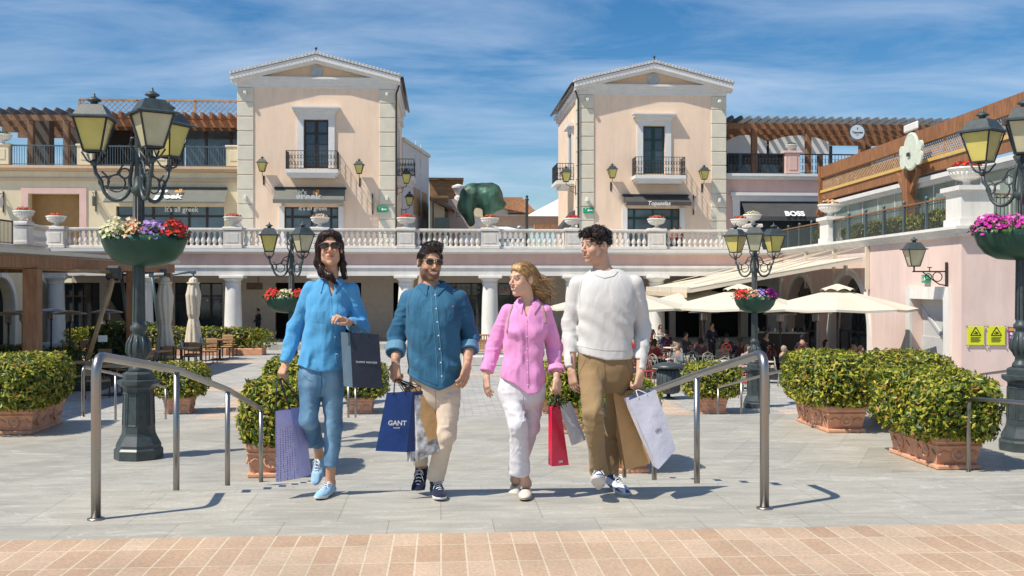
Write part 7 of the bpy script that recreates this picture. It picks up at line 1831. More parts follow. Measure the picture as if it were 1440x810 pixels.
def denimc(base, lite, amt=1.0):
    def f(v, legs=None):
        b = np.array(base,dtype=np.float32); l = np.array(lite,dtype=np.float32); m = np.clip(.35+.35*noise3(v,(5,5,4),2)+.25*noise3(v,(16,16,14),3),0,1)
        if legs:
            for (a, k_, c), r in legs:
                fr = -(v-(a+k_)/2)@np.array([FX,FY,0],dtype=np.float32); dx = (v-(a*.6+k_*.4))@np.array([RX,RY,0],dtype=np.float32); m = m+amt*.55*np.exp(-(dx/.05)**2)*np.clip(fr/.04,0,1)
        m = np.clip(m,0,1)[:,None]; return b*(1-m)+l*m
    return f
G1 = dict(label='woman in a bright blue shirt, blue jeans and sunglasses, first of the four walkers', t=6.86, fem=True, skin=(.58,.34,.225), neck=.044, lips=(.44,.16,.13), hair=(.028,.012,.009), brow=(.05,.025,.015), glasses='wide', smile=0,
    head=dict(c=(464,350,-.02), rot=(-10,6,-3), s=1.0), neck_base=(465,396,.01), wrist=.022,
    hairf=(hairW1, (-.13,-.16,-.25), (.13,.10,.14), (70,50,9)), strands=st1, flow=[dict(flow=lambda p: np.stack([np.sign(p[:,0]+.012)*.35*(p[:,2]>.05)*1., -.25*(p[:,2]>.03)*1., -np.ones(len(p))],1), n=1500, L=.10, r=.0011, jit=.12)],
    torso=[(392,452,477,.01,.045),(402,441,488,.01,.075),(415,435,492,.0,.092),(434,434,490,.0,.100),(456,429,484,.0,.098),(480,425,478,.0,.100),(505,421,481,.0,.118),(530,419,482,.0,.124)],
    bust=[(450,442,-.062,.050),(476,442,-.062,.050)], shr=.040,
    arms=[dict(p=[(437,405,.01),(415,462,.06),(403,510,-.02)], r=(.044,.040,.028), cuff=(402,508,-.015), hand=dict(to=(392,533,-.05), back=(-.6,-.75,.1), side=-1, curl=(1.15,1.2,1.25,1.3), s=.92, thumb=1)),
          dict(p=[(495,407,.01),(508,462,.05),(487,452,-.20)], r=(.044,.042,.030), cuff=(494,455,-.14), hand=dict(to=(474,444,-.27), back=(-.2,-.55,.8), side=1, curl=(.7,.75,.8,.85), s=.92, thumb=.4))],
    legs=[dict(p=[(438,535,.0),(434,590,-.03),(449,629,.34)], r=(.082,.056,.040)), dict(p=[(467,535,.0),(469,600,.02),(465,657,.03)], r=(.082,.055,.040))], calf=1,
    feet=[dict(ankle=(449,640,.38), rot=(12,-52), ar=.031), dict(ankle=(464,681,.06), rot=(14,0), ground=1, ar=.031)],
    top=dict(name='blue_shirt', col=(.085,.33,.60), hem=[(380,508),(424,513),(450,521),(478,519),(520,512)], v=dict(tip=(466,418,-.1), w=.042), nr=.052, fa=.008, dgx=-.9,
        collar=dict(gap=26,z=.010,h=.030,drop=.018,ease=.014,pt=.055), lines=[([(466,418),(467,440),(470,470),(472,500),(474,517)],.0022,m_btn and mat('blue_placket',(.06,.25,.48),.8,var=0),'placket'),([(436,432),(436,452),(455,454),(456,434)],.0012,mat('blue_placket',(.06,.25,.48)),'pocket_seam'),([(474,434),(475,452),(493,450)],.0012,mat('blue_placket',(.06,.25,.48)),'pocket_seam')],
        dots=[(468,445,.0045,m_btn,'button'),(471,474,.0045,m_btn,'button'),(473,498,.0045,m_btn,'button')]),
    trousers=dict(name='jeans', mat=m_denim, col=denimc((.045,.14,.27),(.20,.36,.52)), pelvis=[(485,432,474,.0,.078),(505,426,478,.0,.096),(525,419,485,.0,.112),(542,421,483,.0,.10),(556,430,474,.0,.07)], hems=[(447,624,.29),(465,655,.03)], hr=(.043,.045), fa=.003, fb=.0015,
        lines=[([(451,520),(452,545),(449,560)],.002,mat('dark_seam',(.03,.07,.12)),'seam'),([(424,524),(432,534),(442,537)],.0015,mat('dark_seam',(.03,.07,.12)),'pocket_seam'),([(422,540),(421,565),(424,590)],.0014,mat('dark_seam',(.03,.07,.12)),'side_seam')]),
    shoe=dict(style='sneak', col=(.30,.50,.68), sole=(.72,.72,.70), lace=m_sign, s=.93))
G2 = dict(label='bearded man in a denim shirt, beige trousers and sunglasses, second walker from the left', t=6.86, skin=(.50,.29,.195), neck=.057, hair=(.022,.013,.010), beard=.82, smile=1, glasses='thin',
    head=dict(c=(605,370,.0), rot=(-22,-3,4), s=1.0), neck_base=(609,404,.02), wrist=.027,
    hairf=(hairM1, (-.12,-.14,-.07), (.12,.13,.18), (45,20,45)), flow=[dict(flow=lambda p: np.stack([.25*np.ones(len(p)), -.9*np.ones(len(p)), np.where(p[:,2]>.07,.35,-.9)],1), n=2200, L=.040, r=.0011, jit=.28, lift=.004)],
    torso=[(400,590,630,.02,.055),(408,578,641,.02,.085),(422,573,646,.01,.105),(442,573,646,.0,.115),(470,574,646,.0,.115),(500,575,646,.0,.112),(525,575,647,.0,.115),(552,576,647,.0,.12)], shr=.050,
    arms=[dict(p=[(575,420,.02),(559,472,.05),(556,512,-.10)], r=(.056,.048,.037), cuff=(556,497,-.05), roll=.07, hand=dict(to=(557,540,-.13), back=(-.45,-.9,.1), side=-1, curl=(1.1,1.15,1.2,1.25), s=1.04, thumb=1)),
          dict(p=[(645,419,.02),(660,472,.07),(657,512,-.06)], r=(.056,.048,.037), cuff=(660,493,.0), roll=.05, hand=dict(to=(651,540,-.10), back=(.75,-.6,.1), side=1, curl=(.30,.35,.4,.45), s=1.05, thumb=.5))],
    legs=[dict(p=[(594,560,.04),(590,607,.06),(592,650,.28)], r=(.086,.062,.048)), dict(p=[(630,560,.0),(626,613,-.04),(614,664,.02)], r=(.086,.062,.048))],
    feet=[dict(ankle=(592,655,.32), rot=(8,-38), ar=.036), dict(ankle=(613,679,.05), rot=(-14,0), ground=1, ar=.036)],
    top=dict(name='denim_shirt', mat=m_denim, col=denimc((.022,.095,.18),(.05,.18,.30),0), hem=[(540,524),(576,527),(596,538),(617,547),(634,541),(652,528),(690,524)], v=dict(tip=(612,409,-.1), w=.030), nr=.062, fa=.009, dgx=.8, cuffcol=(.12,.27,.40), fs=(10,10,4),
        collar=dict(gap=18,z=.016,h=.036,drop=.02,ease=.010,pt=.040), lines=[([(612,410),(615,440),(618,470),(621,505),(622,543)],.0026,mat('denim_seam',(.10,.25,.38)),'placket'),([(606,412),(608,440),(611,470),(614,505),(615,544)],.0018,mat('denim_seam',(.10,.25,.38)),'placket'),([(580,407),(574,426),(575,446)],.0016,mat('dark_denim_seam',(.015,.06,.12)),'armhole_seam'),([(640,406),(646,426),(645,446)],.0016,mat('dark_denim_seam',(.015,.06,.12)),'armhole_seam'),([(626,432),(627,452),(641,451),(642,430)],.0013,mat('dark_denim_seam',(.015,.06,.12)),'pocket_seam'),([(578,524),(597,535),(617,543)],.0014,mat('dark_denim_seam',(.015,.06,.12)),'hem_seam')],
        dots=[(612+i*1.55,415+i*19,.0050,m_btn,'button') for i in range(7)]+[(601,409,.0045,m_btn,'button'),(620,407,.0045,m_btn,'button'),(637,431,.0048,m_not and mat('embroidery',(.55,.2,.2)),'embroidered_emblem')]),
    trousers=dict(name='beige_trousers', col=(.64,.53,.42), lines=[([(612,549),(613,570),(612,590)],.002,mat('beige_seam',(.36,.27,.20)),'seam')], pelvis=[(500,577,645,.02,.095),(528,576,647,.02,.108),(548,575,648,.02,.115),(565,577,646,.02,.105),(580,590,634,.02,.07)], hems=[(591,648,.25),(612,673,.03)], hr=(.053,.055), fa=.006, fb=.004),
    shoe=dict(style='sneak', col=(.010,.014,.045), sole=(.70,.68,.62), lace=m_sign, s=1.05))
G3 = dict(label='blonde woman in a pink shirt and white trousers, third walker from the left', t=6.86, fem=True, skin=(.64,.41,.30), neck=.042, lips=(.50,.20,.17), hair=(.42,.27,.12), brow=(.20,.11,.05), smile=1, iris=(.07,.12,.14), gaze=(.25,1,0),
    head=dict(c=(735,393,-.01), rot=(52,-2,-2), s=.93), neck_base=(742,427,.02), wrist=.021,
    hairf=(hairW2, (-.12,-.24,-.20), (.12,.11,.15), (70,14,50)), strands=st2, flow=[dict(flow=lambda p: np.stack([np.sign(p[:,0])*.15, -1*np.ones(len(p)), np.where(p[:,1]>.02,-.35,-.75)],1), n=1800, L=.11, r=.0011, jit=.14)],
    torso=[(424,729,756,.02,.045),(432,718,765,.02,.072),(446,714,768,.01,.090),(464,713,767,.0,.098),(486,711,764,.0,.090),(508,708,764,.0,.092),(530,703,765,.0,.105),(555,701,766,.0,.112)], shr=.038,
    bust=[(726,467,-.060,.048),(752,467,-.060,.048)],
    arms=[dict(p=[(714,437,.02),(695,485,.06),(684,528,-.02)], r=(.042,.038,.031), cuff=(685,521,-.01), hand=dict(to=(685,548,-.03), back=(-.8,-.5,.0), side=-1, curl=(.22,.28,.34,.4), s=.92, thumb=.2)),
          dict(p=[(767,437,.02),(779,487,.06),(783,532,-.05)], r=(.042,.039,.031), cuff=(782,522,-.02), roll=.035, hand=dict(to=(783,556,-.07), back=(.5,-.85,.0), side=1, curl=(.95,1.0,1.1,1.15), s=.90, thumb=.9))],
    legs=[dict(p=[(718,550,.0),(729,598,-.12),(731,652,-.02)], r=(.078,.055,.040)), dict(p=[(749,552,.03),(745,602,.06),(735,645,.22)], r=(.078,.054,.040))],
    feet=[dict(ankle=(740,680,.03), rot=(4,0), ground=1, ar=.029), dict(ankle=(725,674,.24), rot=(10,-20), ar=.029)],
    top=dict(name='pink_shirt', col=(.72,.30,.58), hem=[(670,520),(700,529),(722,538),(741,553),(755,551),(768,536),(800,530)], v=dict(tip=(741,448,-.1), w=.036), nr=.050, fa=.008, dgx=.9, fs=(12,12,5), cuffcol=(.74,.34,.60),
        collar=dict(gap=24,z=.012,h=.034,drop=.020,ease=.016,pt=.045), lines=[([(741,449),(741,475),(742,500),(743,530),(743,548)],.0022,mat('pink_placket',(.62,.22,.48)),'placket'),([(722,427),(718,438),(715,452),(713,470)],.0075,mat('taupe_strap',(.33,.24,.20)),'backpack_strap'),([(761,427),(766,440),(768,458)],.0075,mat('taupe_strap',(.33,.24,.20)),'backpack_strap')],
        lines2=0, dots=[(741+i*.3,456+i*17,.0042,m_btn,'button') for i in range(6)]),
    trousers=dict(name='white_trousers', col=(.64,.63,.67), pelvis=[(510,709,762,.01,.085),(532,703,766,.01,.10),(548,699,768,.01,.108),(562,702,766,.01,.10),(576,714,754,.01,.06)], hems=[(731,665,-.02),(727,660,.24)], hr=(.068,.055), lines=[([(735,556),(738,575),(739,590)],.002,mat('white_seam',(.42,.41,.44)),'seam'),([(703,540),(711,552)],.0015,mat('white_seam',(.42,.41,.44)),'pocket_seam')], fa=.006, fb=.003),
    shoe=dict(style='slip', col=(.70,.62,.52), sole=(.50,.38,.24), lace=m_sign, s=.92, sole_h=.02))
G4 = dict(label='man with dark curly hair in a white jumper and khaki trousers, last of four walkers', t=6.86, skin=(.58,.36,.26), neck=.056, hair=(.020,.011,.008), beard=.22, smile=0, iris=(.05,.03,.02), gaze=(.3,1,0),
    head=dict(c=(838,346,.0), rot=(58,-2,-3), s=1.0), neck_base=(851,382,.03), wrist=.027,
    hairf=(hairM2, (-.12,-.15,-.08), (.12,.14,.17), (45,45,45)), flow=[dict(flow=lambda p: np.stack([.2*np.ones(len(p)), -.5*np.ones(len(p)), -.3*np.ones(len(p))],1), n=1700, L=.055, r=.0012, jit=.6, lift=.004, curl=1, steps=8)],
    torso=[(378,834,871,.03,.055),(387,820,886,.02,.088),(402,814,892,.01,.108),(424,813,894,.0,.118),(452,814,891,.0,.113),(480,814,888,.0,.108),(503,813,889,.0,.112),(520,814,888,.0,.115)], shr=.052,
    arms=[dict(p=[(813,400,.02),(801,458,.06),(803.5,520,-.05)], r=(.056,.046,.031), cuff=(803.5,517,-.047), hand=dict(to=(808,549,-.06), back=(-.8,-.6,.0), side=-1, curl=(.35,.4,.45,.5), s=1.04, thumb=.4)),
          dict(p=[(892,399,.02),(904,460,.07),(900.5,524,-.06)], r=(.056,.046,.031), cuff=(900.5,521,-.055), hand=dict(to=(896,549,-.08), back=(.75,-.65,.0), side=1, curl=(1.0,1.05,1.1,1.15), s=1.04, thumb=1))],
    legs=[dict(p=[(832,522,-.01),(834,583,-.24),(842,656,-.03)], r=(.085,.062,.050)), dict(p=[(871,522,.05),(862,592,.20),(858,654,.30)], r=(.083,.058,.048))],
    feet=[dict(ankle=(842,668,-.02), rot=(6,24), ar=.034), dict(ankle=(862,668,.24), rot=(-20,-6), ground=0, ar=.034)],
    top=dict(name='white_jumper', mat=m_knit, col=(.60,.60,.59), hem=[(780,493),(808,495),(850,505),(893,504),(930,503)], nr=.068, nz=-.012, wr=.35, fa=.0028, lines=[([(832,379),(837,387),(850,391),(863,388),(871,379)],.0045,mat('jumper_rib',(.54,.54,.53),.9),'ribbed_neckline'),([(811,486),(830,490),(850,493),(870,493),(889,492)],.0016,mat('jumper_seam',(.40,.40,.40),.9),'hem_seam'),([(819,391),(815,412),(816,436)],.0016,mat('jumper_seam',(.40,.40,.40)),'armhole_seam'),([(886,390),(892,412),(890,436)],.0016,mat('jumper_seam',(.40,.40,.40)),'armhole_seam')], fray=.008, dgx=.9, fs=(6.5,6.5,4.5)),
    trousers=dict(name='khaki_trousers', col=(.27,.185,.095), pelvis=[(485,815,887,.01,.10),(503,812,890,.01,.112),(520,811,892,.01,.118),(538,814,889,.01,.105),(552,828,876,.01,.065)], hems=[(842,664,.0),(857,662,.22)], hr=(.058,.054), fa=.007, fb=.006, ks=(9,9,18), lines=[([(850,508),(851,528),(849,550)],.0022,mat('khaki_seam',(.13,.085,.04)),'fly_seam'),([(824,506),(816,522),(813,532)],.0018,mat('khaki_seam',(.13,.085,.04)),'pocket_seam'),([(880,506),(887,522),(888,532)],.0018,mat('khaki_seam',(.13,.085,.04)),'pocket_seam')]),
    shoe=dict(style='run', col=lambda v: np.where((noise3(v,(30,14,30),4) > .1)[:,None], A(.62,.66,.74), A(.05,.09,.22)), sole=(.55,.53,.52), lace=m_sign, s=1.08, sole_h=.032))
PEOPLE = [person(g) for g in (G1,G2,G3,G4)]
# ribbed neck, cuffs and hem of the jumper
body4 = PEOPLE[3][0]; P4 = PEOPLE[3][1]
jum = [o for o in CH(body4) if o.name.startswith('white_jumper')][0]
# bag straps on the woman in pink
# wristwatch-like bracelets are left out
# ================================================================== SHOPPING BAGS
def bag(label, fr, back, mf, ms, hand, hcol, text=None, group=None, name='shopping_bag', hr=.0035, hw=.34, extra=None, open_=True):
    P = lambda px, py, d=0.: Vector(on_t(px,py,6.86+d))
    TL, TR, BR, BL = [P(*q) for q in fr]; bk = RT*back[0]+FWD*back[1]+UPV*back[2]; c = (BR+BL)/2
    t = wthing(name, label, 'shopping bag', c, group)
    x = (TR-TL+BR-BL).normalized(); n = x.cross((TL-BL)).normalized()
    def sheet(mb, a, b_, c_, d, nu=8, nv=10, bulge=.0, seed=0):
        vs = []; nn = (b_-a).cross(d-a).normalized()
        for j in range(nv+1):
            for i in range(nu+1):
                u, v = i/nu, j/nv; p = a.lerp(b_,u).lerp(d.lerp(c_,u),v); k = sin(pi*u)*sin(pi*v)
                p = p+nn*(bulge*k+.0035*k*float(noise3(np.array([[p.x*9,p.y*9,p.z*9]],dtype=np.float32),1,seed)[0])); vs.append(p)
        mb.add(vs, [(j*(nu+1)+i,(j+1)*(nu+1)+i,(j+1)*(nu+1)+i+1,j*(nu+1)+i+1) for j in range(nv) for i in range(nu)])
    b = MB(); b.smooth = True; sheet(b,TL,TR,BR,BL,bulge=-.004,seed=1)
    fo = b.obj('front_panel', mf, t)
    b = MB(); b.smooth = True; sheet(b,TR+bk,TL+bk,BL+bk,BR+bk,bulge=-.004,seed=2); b.obj('back_panel', mf, t)
    for (a, d, e) in ((TL,BL,1),(TR,BR,-1)):
        b = MB(); mi = x*.018*e; a2, d2 = a+bk, d+bk; am = (a+a2)/2+mi*1.6; dm = (d+d2)/2; kn = d.lerp(a,.28); kn2 = d2.lerp(a2,.28); km = (kn+kn2)/2+mi*.4
        b.add([a,am,km,kn],[(0,1,2,3)]); b.add([am,a2,kn2,km],[(0,1,2,3)]); b.add([kn,km,d],[(0,1,2)]); b.add([kn2,d2,km],[(0,1,2)]); b.add([km,d2,d],[(0,1,2)])
        b.obj('side_gusset', ms, t)
    b = MB(); b.quad(BL,BR,BR+bk,BL+bk); b.obj('bottom_panel', ms, t)
    if hand:
        H = P(*hand)
        for o_ in (Vector(), bk):
            b = MB(); a = TL.lerp(TR,.5-hw/2)+o_; c2 = TL.lerp(TR,.5+hw/2)+o_; m = H+o_*.15
            dn = (BL-TL).normalized(); b.tube([a+dn*.02,a,a.lerp(m,.55)+(a-c2)*.10,m+(a-c2)*.12,m+(c2-a)*.12,c2.lerp(m,.55)+(c2-a)*.10,c2,c2+dn*.02],hr,6); b.obj('handle', hcol, t)
    up_ = (TL+TR-BL-BR).normalized(); n = x.cross(up_).normalized()
    if n.dot(FWD) > 0: n = -n
    for s, size, u, v, m, kw in (text or []):
        o = TL.lerp(TR,u).lerp(BL.lerp(BR,u),v)+n*.0075; put_text('lettering', s, size, m, o, x, up_, fo, depth=.0006, **kw)
    if extra: extra(t, fo, TL, TR, BR, BL, n, x, up_)
    return t
m_paper = lambda nm, c, **k: mat(nm, c, k.get('rough',.55), var=.06, vs=14, bump=.45, bs=7, coat=k.get('coat',0))
b_navy = m_paper('dark_navy_paper',(.012,.022,.045)); b_navg = m_paper('slate_blue_paper',(.09,.14,.19)); b_blue = m_paper('royal_blue_paper',(.008,.055,.24)); b_blud = m_paper('deep_blue_paper',(.006,.03,.14)); b_kraft = m_paper('kraft_paper',(.46,.27,.11)); b_kraftd = m_paper('brown_kraft_paper',(.60,.36,.15)); b_wht = m_paper('white_lilac_paper',(.68,.68,.78)); b_red = m_paper('crimson_paper',(.62,.01,.06),rough=.3,coat=.3); b_lav = m_paper('lavender_paper',(.52,.48,.78)); b_silv = m_paper('silver_grey_paper',(.62,.62,.64)); 
m_cord = mat('black_cord',(.02,.018,.018),.7,var=0); m_cordw = mat('white_cord',(.7,.68,.66),.7,var=0)
# lavender dotted bag
md = bpy.data.materials.new('lavender_patterned_paper'); md.use_nodes = True; nt_ = md.node_tree; tcx = nt_.nodes.new('ShaderNodeTexCoord'); vo = nt_.nodes.new('ShaderNodeTexVoronoi'); vo.inputs['Scale'].default_value = 72; vo.inputs['Randomness'].default_value = .25
rp = nt_.nodes.new('ShaderNodeValToRGB'); rp.color_ramp.elements[0].position = .30; rp.color_ramp.elements[0].color = (.22,.16,.42,1); rp.color_ramp.elements[1].position = .42; rp.color_ramp.elements[1].color = (.56,.52,.78,1)
nt_.links.new(tcx.outputs['Object'], vo.inputs['Vector']); nt_.links.new(vo.outputs['Distance'], rp.inputs[0]); nt_.links.new(rp.outputs[0], nt_.nodes['Principled BSDF'].inputs['Base Color'])
def ex_lav(t, fo, TL, TR, BR, BL, n, x, up_):
    b = MB(); k = .22; b.add([TL+n*.006,TR+n*.006,TR.lerp(BR,k)+n*.009,TL.lerp(BL,k+.06)+n*.009],[(0,1,2,3)]); b.obj('plain_band', b_lav, fo)
bag('tall lavender patterned bag hanging from the left hand of the woman in blue', [(387,578,-.12),(408,576,-.02),(420,673,-.02),(388,678,-.12)], (.055,.16,.0), md, b_lav, (392,533,-.10), m_cord, hr=.005, hw=.9, extra=ex_lav)
bag('dark navy bag hanging from the forearm of the woman in blue', [(492,468,-.26),(533,470,-.20),(538,546,-.20),(496,545,-.26)], (-.075,.10,.0), b_navy, b_navg, (497,456,-.17), m_cord, text=[('TOMMY HILFIGER',.0165,.5,.53,m_sign,dict(spacing=1.1))], hr=.003, hw=.3)
bag('royal blue bag with white lettering held by the man in denim', [(544,552,-.20),(580,551,-.14),(572,636,-.14),(528,634,-.20)], (.10,.07,.0), b_blue, b_blud, (558,534,-.13), m_cord, text=[('GANT',.044,.56,.52,m_sign,dict(bold=.001)),('HOME',.016,.56,.60,m_sign,{})], hr=.0045, hw=.45)
def ex_photo(t, fo, TL, TR, BR, BL, n, x, up_): pass
mp_ = mat('black_and_white_print',(.03,.03,.035),.4,var=.6,vs=19,col2=(.50,.50,.51),detail=9)
bag('black and white printed bag behind the royal blue bag', [(583,556,-.13),(596,555,-.08),(622,632,-.08),(588,648,-.13)], (-.08,.08,-.02), mp_, mp_, (560,534,-.10), m_cord, hr=.003)
bag('golden brown bag behind the printed bag of the man in denim', [(577,548,-.12),(598,541,-.07),(623,612,-.07),(603,620,-.12)], (-.05,.09,.0), b_kraft, b_kraft, (560,534,-.08), m_cord, hr=.003)
bag('crimson bag held by the woman in pink', [(776,573,-.12),(788,571,-.06),(800,654,-.06),(776,656,-.12)], (-.02,.08,.0), b_red, b_red, (783,557,-.08), m_cord, text=[('S&B',.022,.5,.93,m_sign,{})], hr=.004, hw=.7)
bag('small silver grey bag beside the crimson bag', [(786,572,-.04),(799,567,.02),(821,620,.02),(804,627,-.04)], (.02,.07,.0), b_silv, b_wht, (784,557,-.06), m_cord, hr=.003, hw=.5)
bag('large brown kraft bag hanging behind the leg of the man in white', [(862,552,.03),(906,543,.06),(914,652,.06),(880,661,.03)], (-.02,.13,.0), b_kraftd, b_kraft, (893,547,.03), m_cord, hr=.0035)
bag('white bag with small grey emblem held by the man in white', [(884,563,-.16),(922,548,-.08),(951,632,-.08),(926,660,-.16)], (-.02,.13,.0), b_wht, b_wht, (896,549,-.10), m_cordw, text=[('Gkn',.030,.55,.56,m_awn,dict(shear=.3))], hr=.0035, hw=.3)
# ================================================================== FAR PEOPLE
def far_mesh(pose, fem=False):
    key = (pose, fem)
    if key in far_mesh.c: return far_mesh.c[key]
    h = .022
    if pose == 'sit':
        hip = (0,0,.50); sh = (0,.05,1.02); hd = (0,.0,1.24); kn = [(-.12,-.42,.52),(.12,-.42,.52)]; an = [(-.12,-.36,.10),(.12,-.36,.10)]; el = [(-.26,-.06,.78),(.26,-.06,.78)]; wr = [(-.12,-.32,.80),(.14,-.30,.84)]
    else:
        hip = (0,0,.95); sh = (0,0,1.42); hd = (0,-.02,1.64); kn = [(-.10,-.02,.50),(.11,.0,.50)]; an = [(-.11,.02,.08),(.12,.02,.08)]
        el = [(-.26,.03,1.15),(.26,.0,1.16)]; wr = [(-.22,-.16,.98),(.15,-.16,1.45)] if pose == 'phone' else [(-.20,-.20,1.02),(.18,-.26,1.08)]
    def sk(p):
        d = ell(p, hd, (.075,.092,.115)); d = smin(d, cap(p, (hd[0],hd[1]+.02,hd[2]-.1), sh, .05, .06), .02)
        d = smin(d, cap(p, (hd[0],hd[1]-.09,hd[2]-.02), (hd[0],hd[1]-.10,hd[2]-.03), .012,.014), .02)
        for w_, e_ in zip(wr, el):
            d = smin(d, cap(p, e_, w_, .035, .028), .01); q = np.array(w_)+(np.array(w_)-np.array(e_))*.25; d = smin(d, cap(p, w_, q, .032, .026), .02); d = smin(d, cap(p, q, q+np.array([0,-.02,-.05]), .014, .010), .01)
        for k_, a_ in zip(kn, an): d = smin(d, cap(p, k_, a_, .05, .04), .02)
        d = smin(d, cap(p, hip, sh, .12, .12), .05); return d
    def tpf(p):
        c = [(hip[2]-.06,hip[0],hip[1],.17,.12),(hip[2]+.15,(hip[0]*.6+sh[0]*.4),(hip[1]*.6+sh[1]*.4),.165,.12),(sh[2]-.08,sh[0],sh[1],.20,.13),(sh[2]+.05,sh[0],sh[1],.10,.07)]
        d = loft(p, c)
        for s, e_, w_ in zip((-1,1), el, wr): d = smin(d, cap(p, (sh[0]+s*.17,sh[1],sh[2]-.03), e_, .065, .052), .04); d = smin(d, cap(p, e_, np.array(e_)*.15+np.array(w_)*.85, .052, .042), .02)
        return d-.008*noise3(p, 12, 2)
    def lgf(p):
        d = ell(p, (hip[0],hip[1],hip[2]), (.18,.15,.14))
        for s, k_, a_ in zip((-1,1), kn, an): d = smin(d, cap(p, (hip[0]+s*.09,hip[1],hip[2]-.02), k_, .095, .07), .04); d = smin(d, cap(p, k_, np.array(a_)+np.array([0,0,.05]), .07, .055), .02)
        return d
    def hrf(p):
        d = ell(p, (hd[0],hd[1]+.015,hd[2]+.02), (.086,.10,.115)); d = smax(d, -ell(p,(hd[0],hd[1]-.11,hd[2]-.04),(.075,.085,.11)), .02)
        if fem: d = smin(d, cap(p, (hd[0]-.04,hd[1]+.05,hd[2]), (hd[0]-.05,hd[1]+.06,hd[2]-.26), .07, .05), .04); d = smin(d, cap(p, (hd[0]+.05,hd[1]+.04,hd[2]), (hd[0]+.06,hd[1]+.04,hd[2]-.26), .06, .04), .04)
        else: d = np.maximum(d, -(p[...,2]-hd[2]+.06))
        return d-.01*noise3(p,30,2)
    def shf(p):
        d = None
        for a_ in an: e = np.maximum(cap(p, (a_[0],a_[1]+.02,.05), (a_[0],a_[1]-.16,.035), .05, .042), .0-p[...,2]); d = e if d is None else np.minimum(d, e)
        return d
    L = (-.45,-.62,-.02); H = (.45,.3,1.8)
    r = [nets(sk,L,H,h), nets(tpf,L,H,h), nets(lgf,L,H,h), nets(hrf,(-.2,-.2,hd[2]-.4),(.2,.25,hd[2]+.2),.016), nets(shf,L,(.45,.3,.2),h)]
    far_mesh.c[key] = r; return r
far_mesh.c = {}
def far_person(loc, rz, pose, top, trou, hair, label, fem=False, skin=(.42,.24,.16), cat_='person'):
    r = far_mesh(pose, fem); k = lambda n, c: mat(n+'_%02d%02d%02d' % tuple(int(99*x) for x in c), c, .85, var=.06, vs=8)
    o = link('person', np_mesh('person', *r[0], mat('skin_plain_%02d' % int(skin[0]*99), skin, .55, var=.05)), None, label, cat_, loc=loc); o.rotation_euler = (0,0,rz)
    link('top', np_mesh('top', *r[1], k('knit', top)), o); link('trousers', np_mesh('trousers', *r[2], k('cloth', trou)), o); link('hair', np_mesh('hair', *r[3], k('hairc', hair)), o); link('shoes', np_mesh('shoes', *r[4], m_black), o)
    return o
dk = (.012,.012,.015); br_ = (.04,.02,.012)
seats = [ # px, py of head centre, rz, top, hair, fem, label
 (893,472,2.6,(.40,.04,.04),dk,True,'seated woman in red beside the sleeve of the man in white'),
 (906,466,.4,(.30,.10,.10),br_,True,'seated woman in dull red, second from the left at the café'),
 (914,457,3.0,(.03,.03,.05),dk,False,'seated man in black at the back of the café, left part'),
 (929,459,.3,(.5,.47,.42),br_,True,'seated woman in beige at the back of the café'),
 (937,467,3.3,(.012,.02,.08),br_,False,'seated man in a navy jacket left of the waiter'),
 (953,487,-1.0,(.16,.17,.19),(.2,.13,.07),False,'seated grey-shirted person reading beside the litter bin'),
 (1040,478,3.0,(.02,.03,.07),dk,False,'seated man in dark blue just left of the right lamp post'),
 (1078,470,.3,(.015,.015,.02),dk,False,'seated person in black before the bar counter'),
 (1103,490,1.3,(.015,.02,.04),(.35,.27,.2),False,'seated man with greying hair and a navy jacket right of the lamp post'),
 (884,462,1.0,(.02,.02,.03),dk,False,'seated man in black half hidden by the sleeve of the man in white'),
 (921,480,2.2,(.25,.03,.03),br_,True,'seated woman in a red top in the front row of the café'),
 (965,470,.6,(.05,.05,.06),dk,False,'seated man in dark grey between the bin and the waiter'),
 (985,478,3.4,(.10,.10,.13),br_,True,'seated woman in grey just left of the waiter'),
 (1022,472,2.8,(.015,.03,.03),dk,False,'seated man in dark green just right of the waiter'),
 (1052,488,.2,(.30,.28,.25),br_,True,'seated woman in beige right of the far lamp post'),
 (1128,474,2.9,(.02,.02,.025),dk,False,'seated man in black beneath the large umbrella, left part'),
 (1162,481,.5,(.05,.04,.05),dk,True,'woman with long dark hair seated under the large umbrella'),
 (1200,481,3.2,(.36,.09,.035),dk,False,'seated man in a rust-coloured jumper left of the white door'),
 (1211,490,.8,(.02,.02,.03),br_,False,'seated man in black in front of the rust-coloured jumper'),
 (1233,493,1.0,(.02,.02,.03),dk,False,'rightmost café guest, only the dark hair above the hedge')]
for px, py, rz, tpc, hc, fem, lb_ in seats:
    tt = tz(py, 1.27); far_person(at_t(px,tt,0), rz, 'sit', tpc, (.03,.035,.05), hc, lb_, fem)
    c = at_t(px, tt, 0); q = place(WR if rz > 2 else WC, c+Vector((-sin(rz)*.05, cos(rz)*.05, 0)), rz, f'café chair under the {lb_.split(",")[0][:60]}'[:90], gr_ if rz > 2 else gw)
    q['label'] = ' '.join(q['label'].split()[:15])
far_person(at_t(1001,44,0), .4, 'stand', (.012,.018,.05), (.02,.02,.03), dk, 'waiter in dark clothes standing among the café tables')
far_person(at_t(363,57.2,.3)+Vector((0,0,-.0)), -.9, 'phone', (.012,.012,.014), (.015,.015,.02), dk, 'man in black holding a phone to his ear in the arcade')
far_person(at_t(233,56.8,.3), 1.2, 'stand', (.30,.14,.08), (.03,.03,.04), br_, 'person in brown behind the folded umbrellas at the shop window')
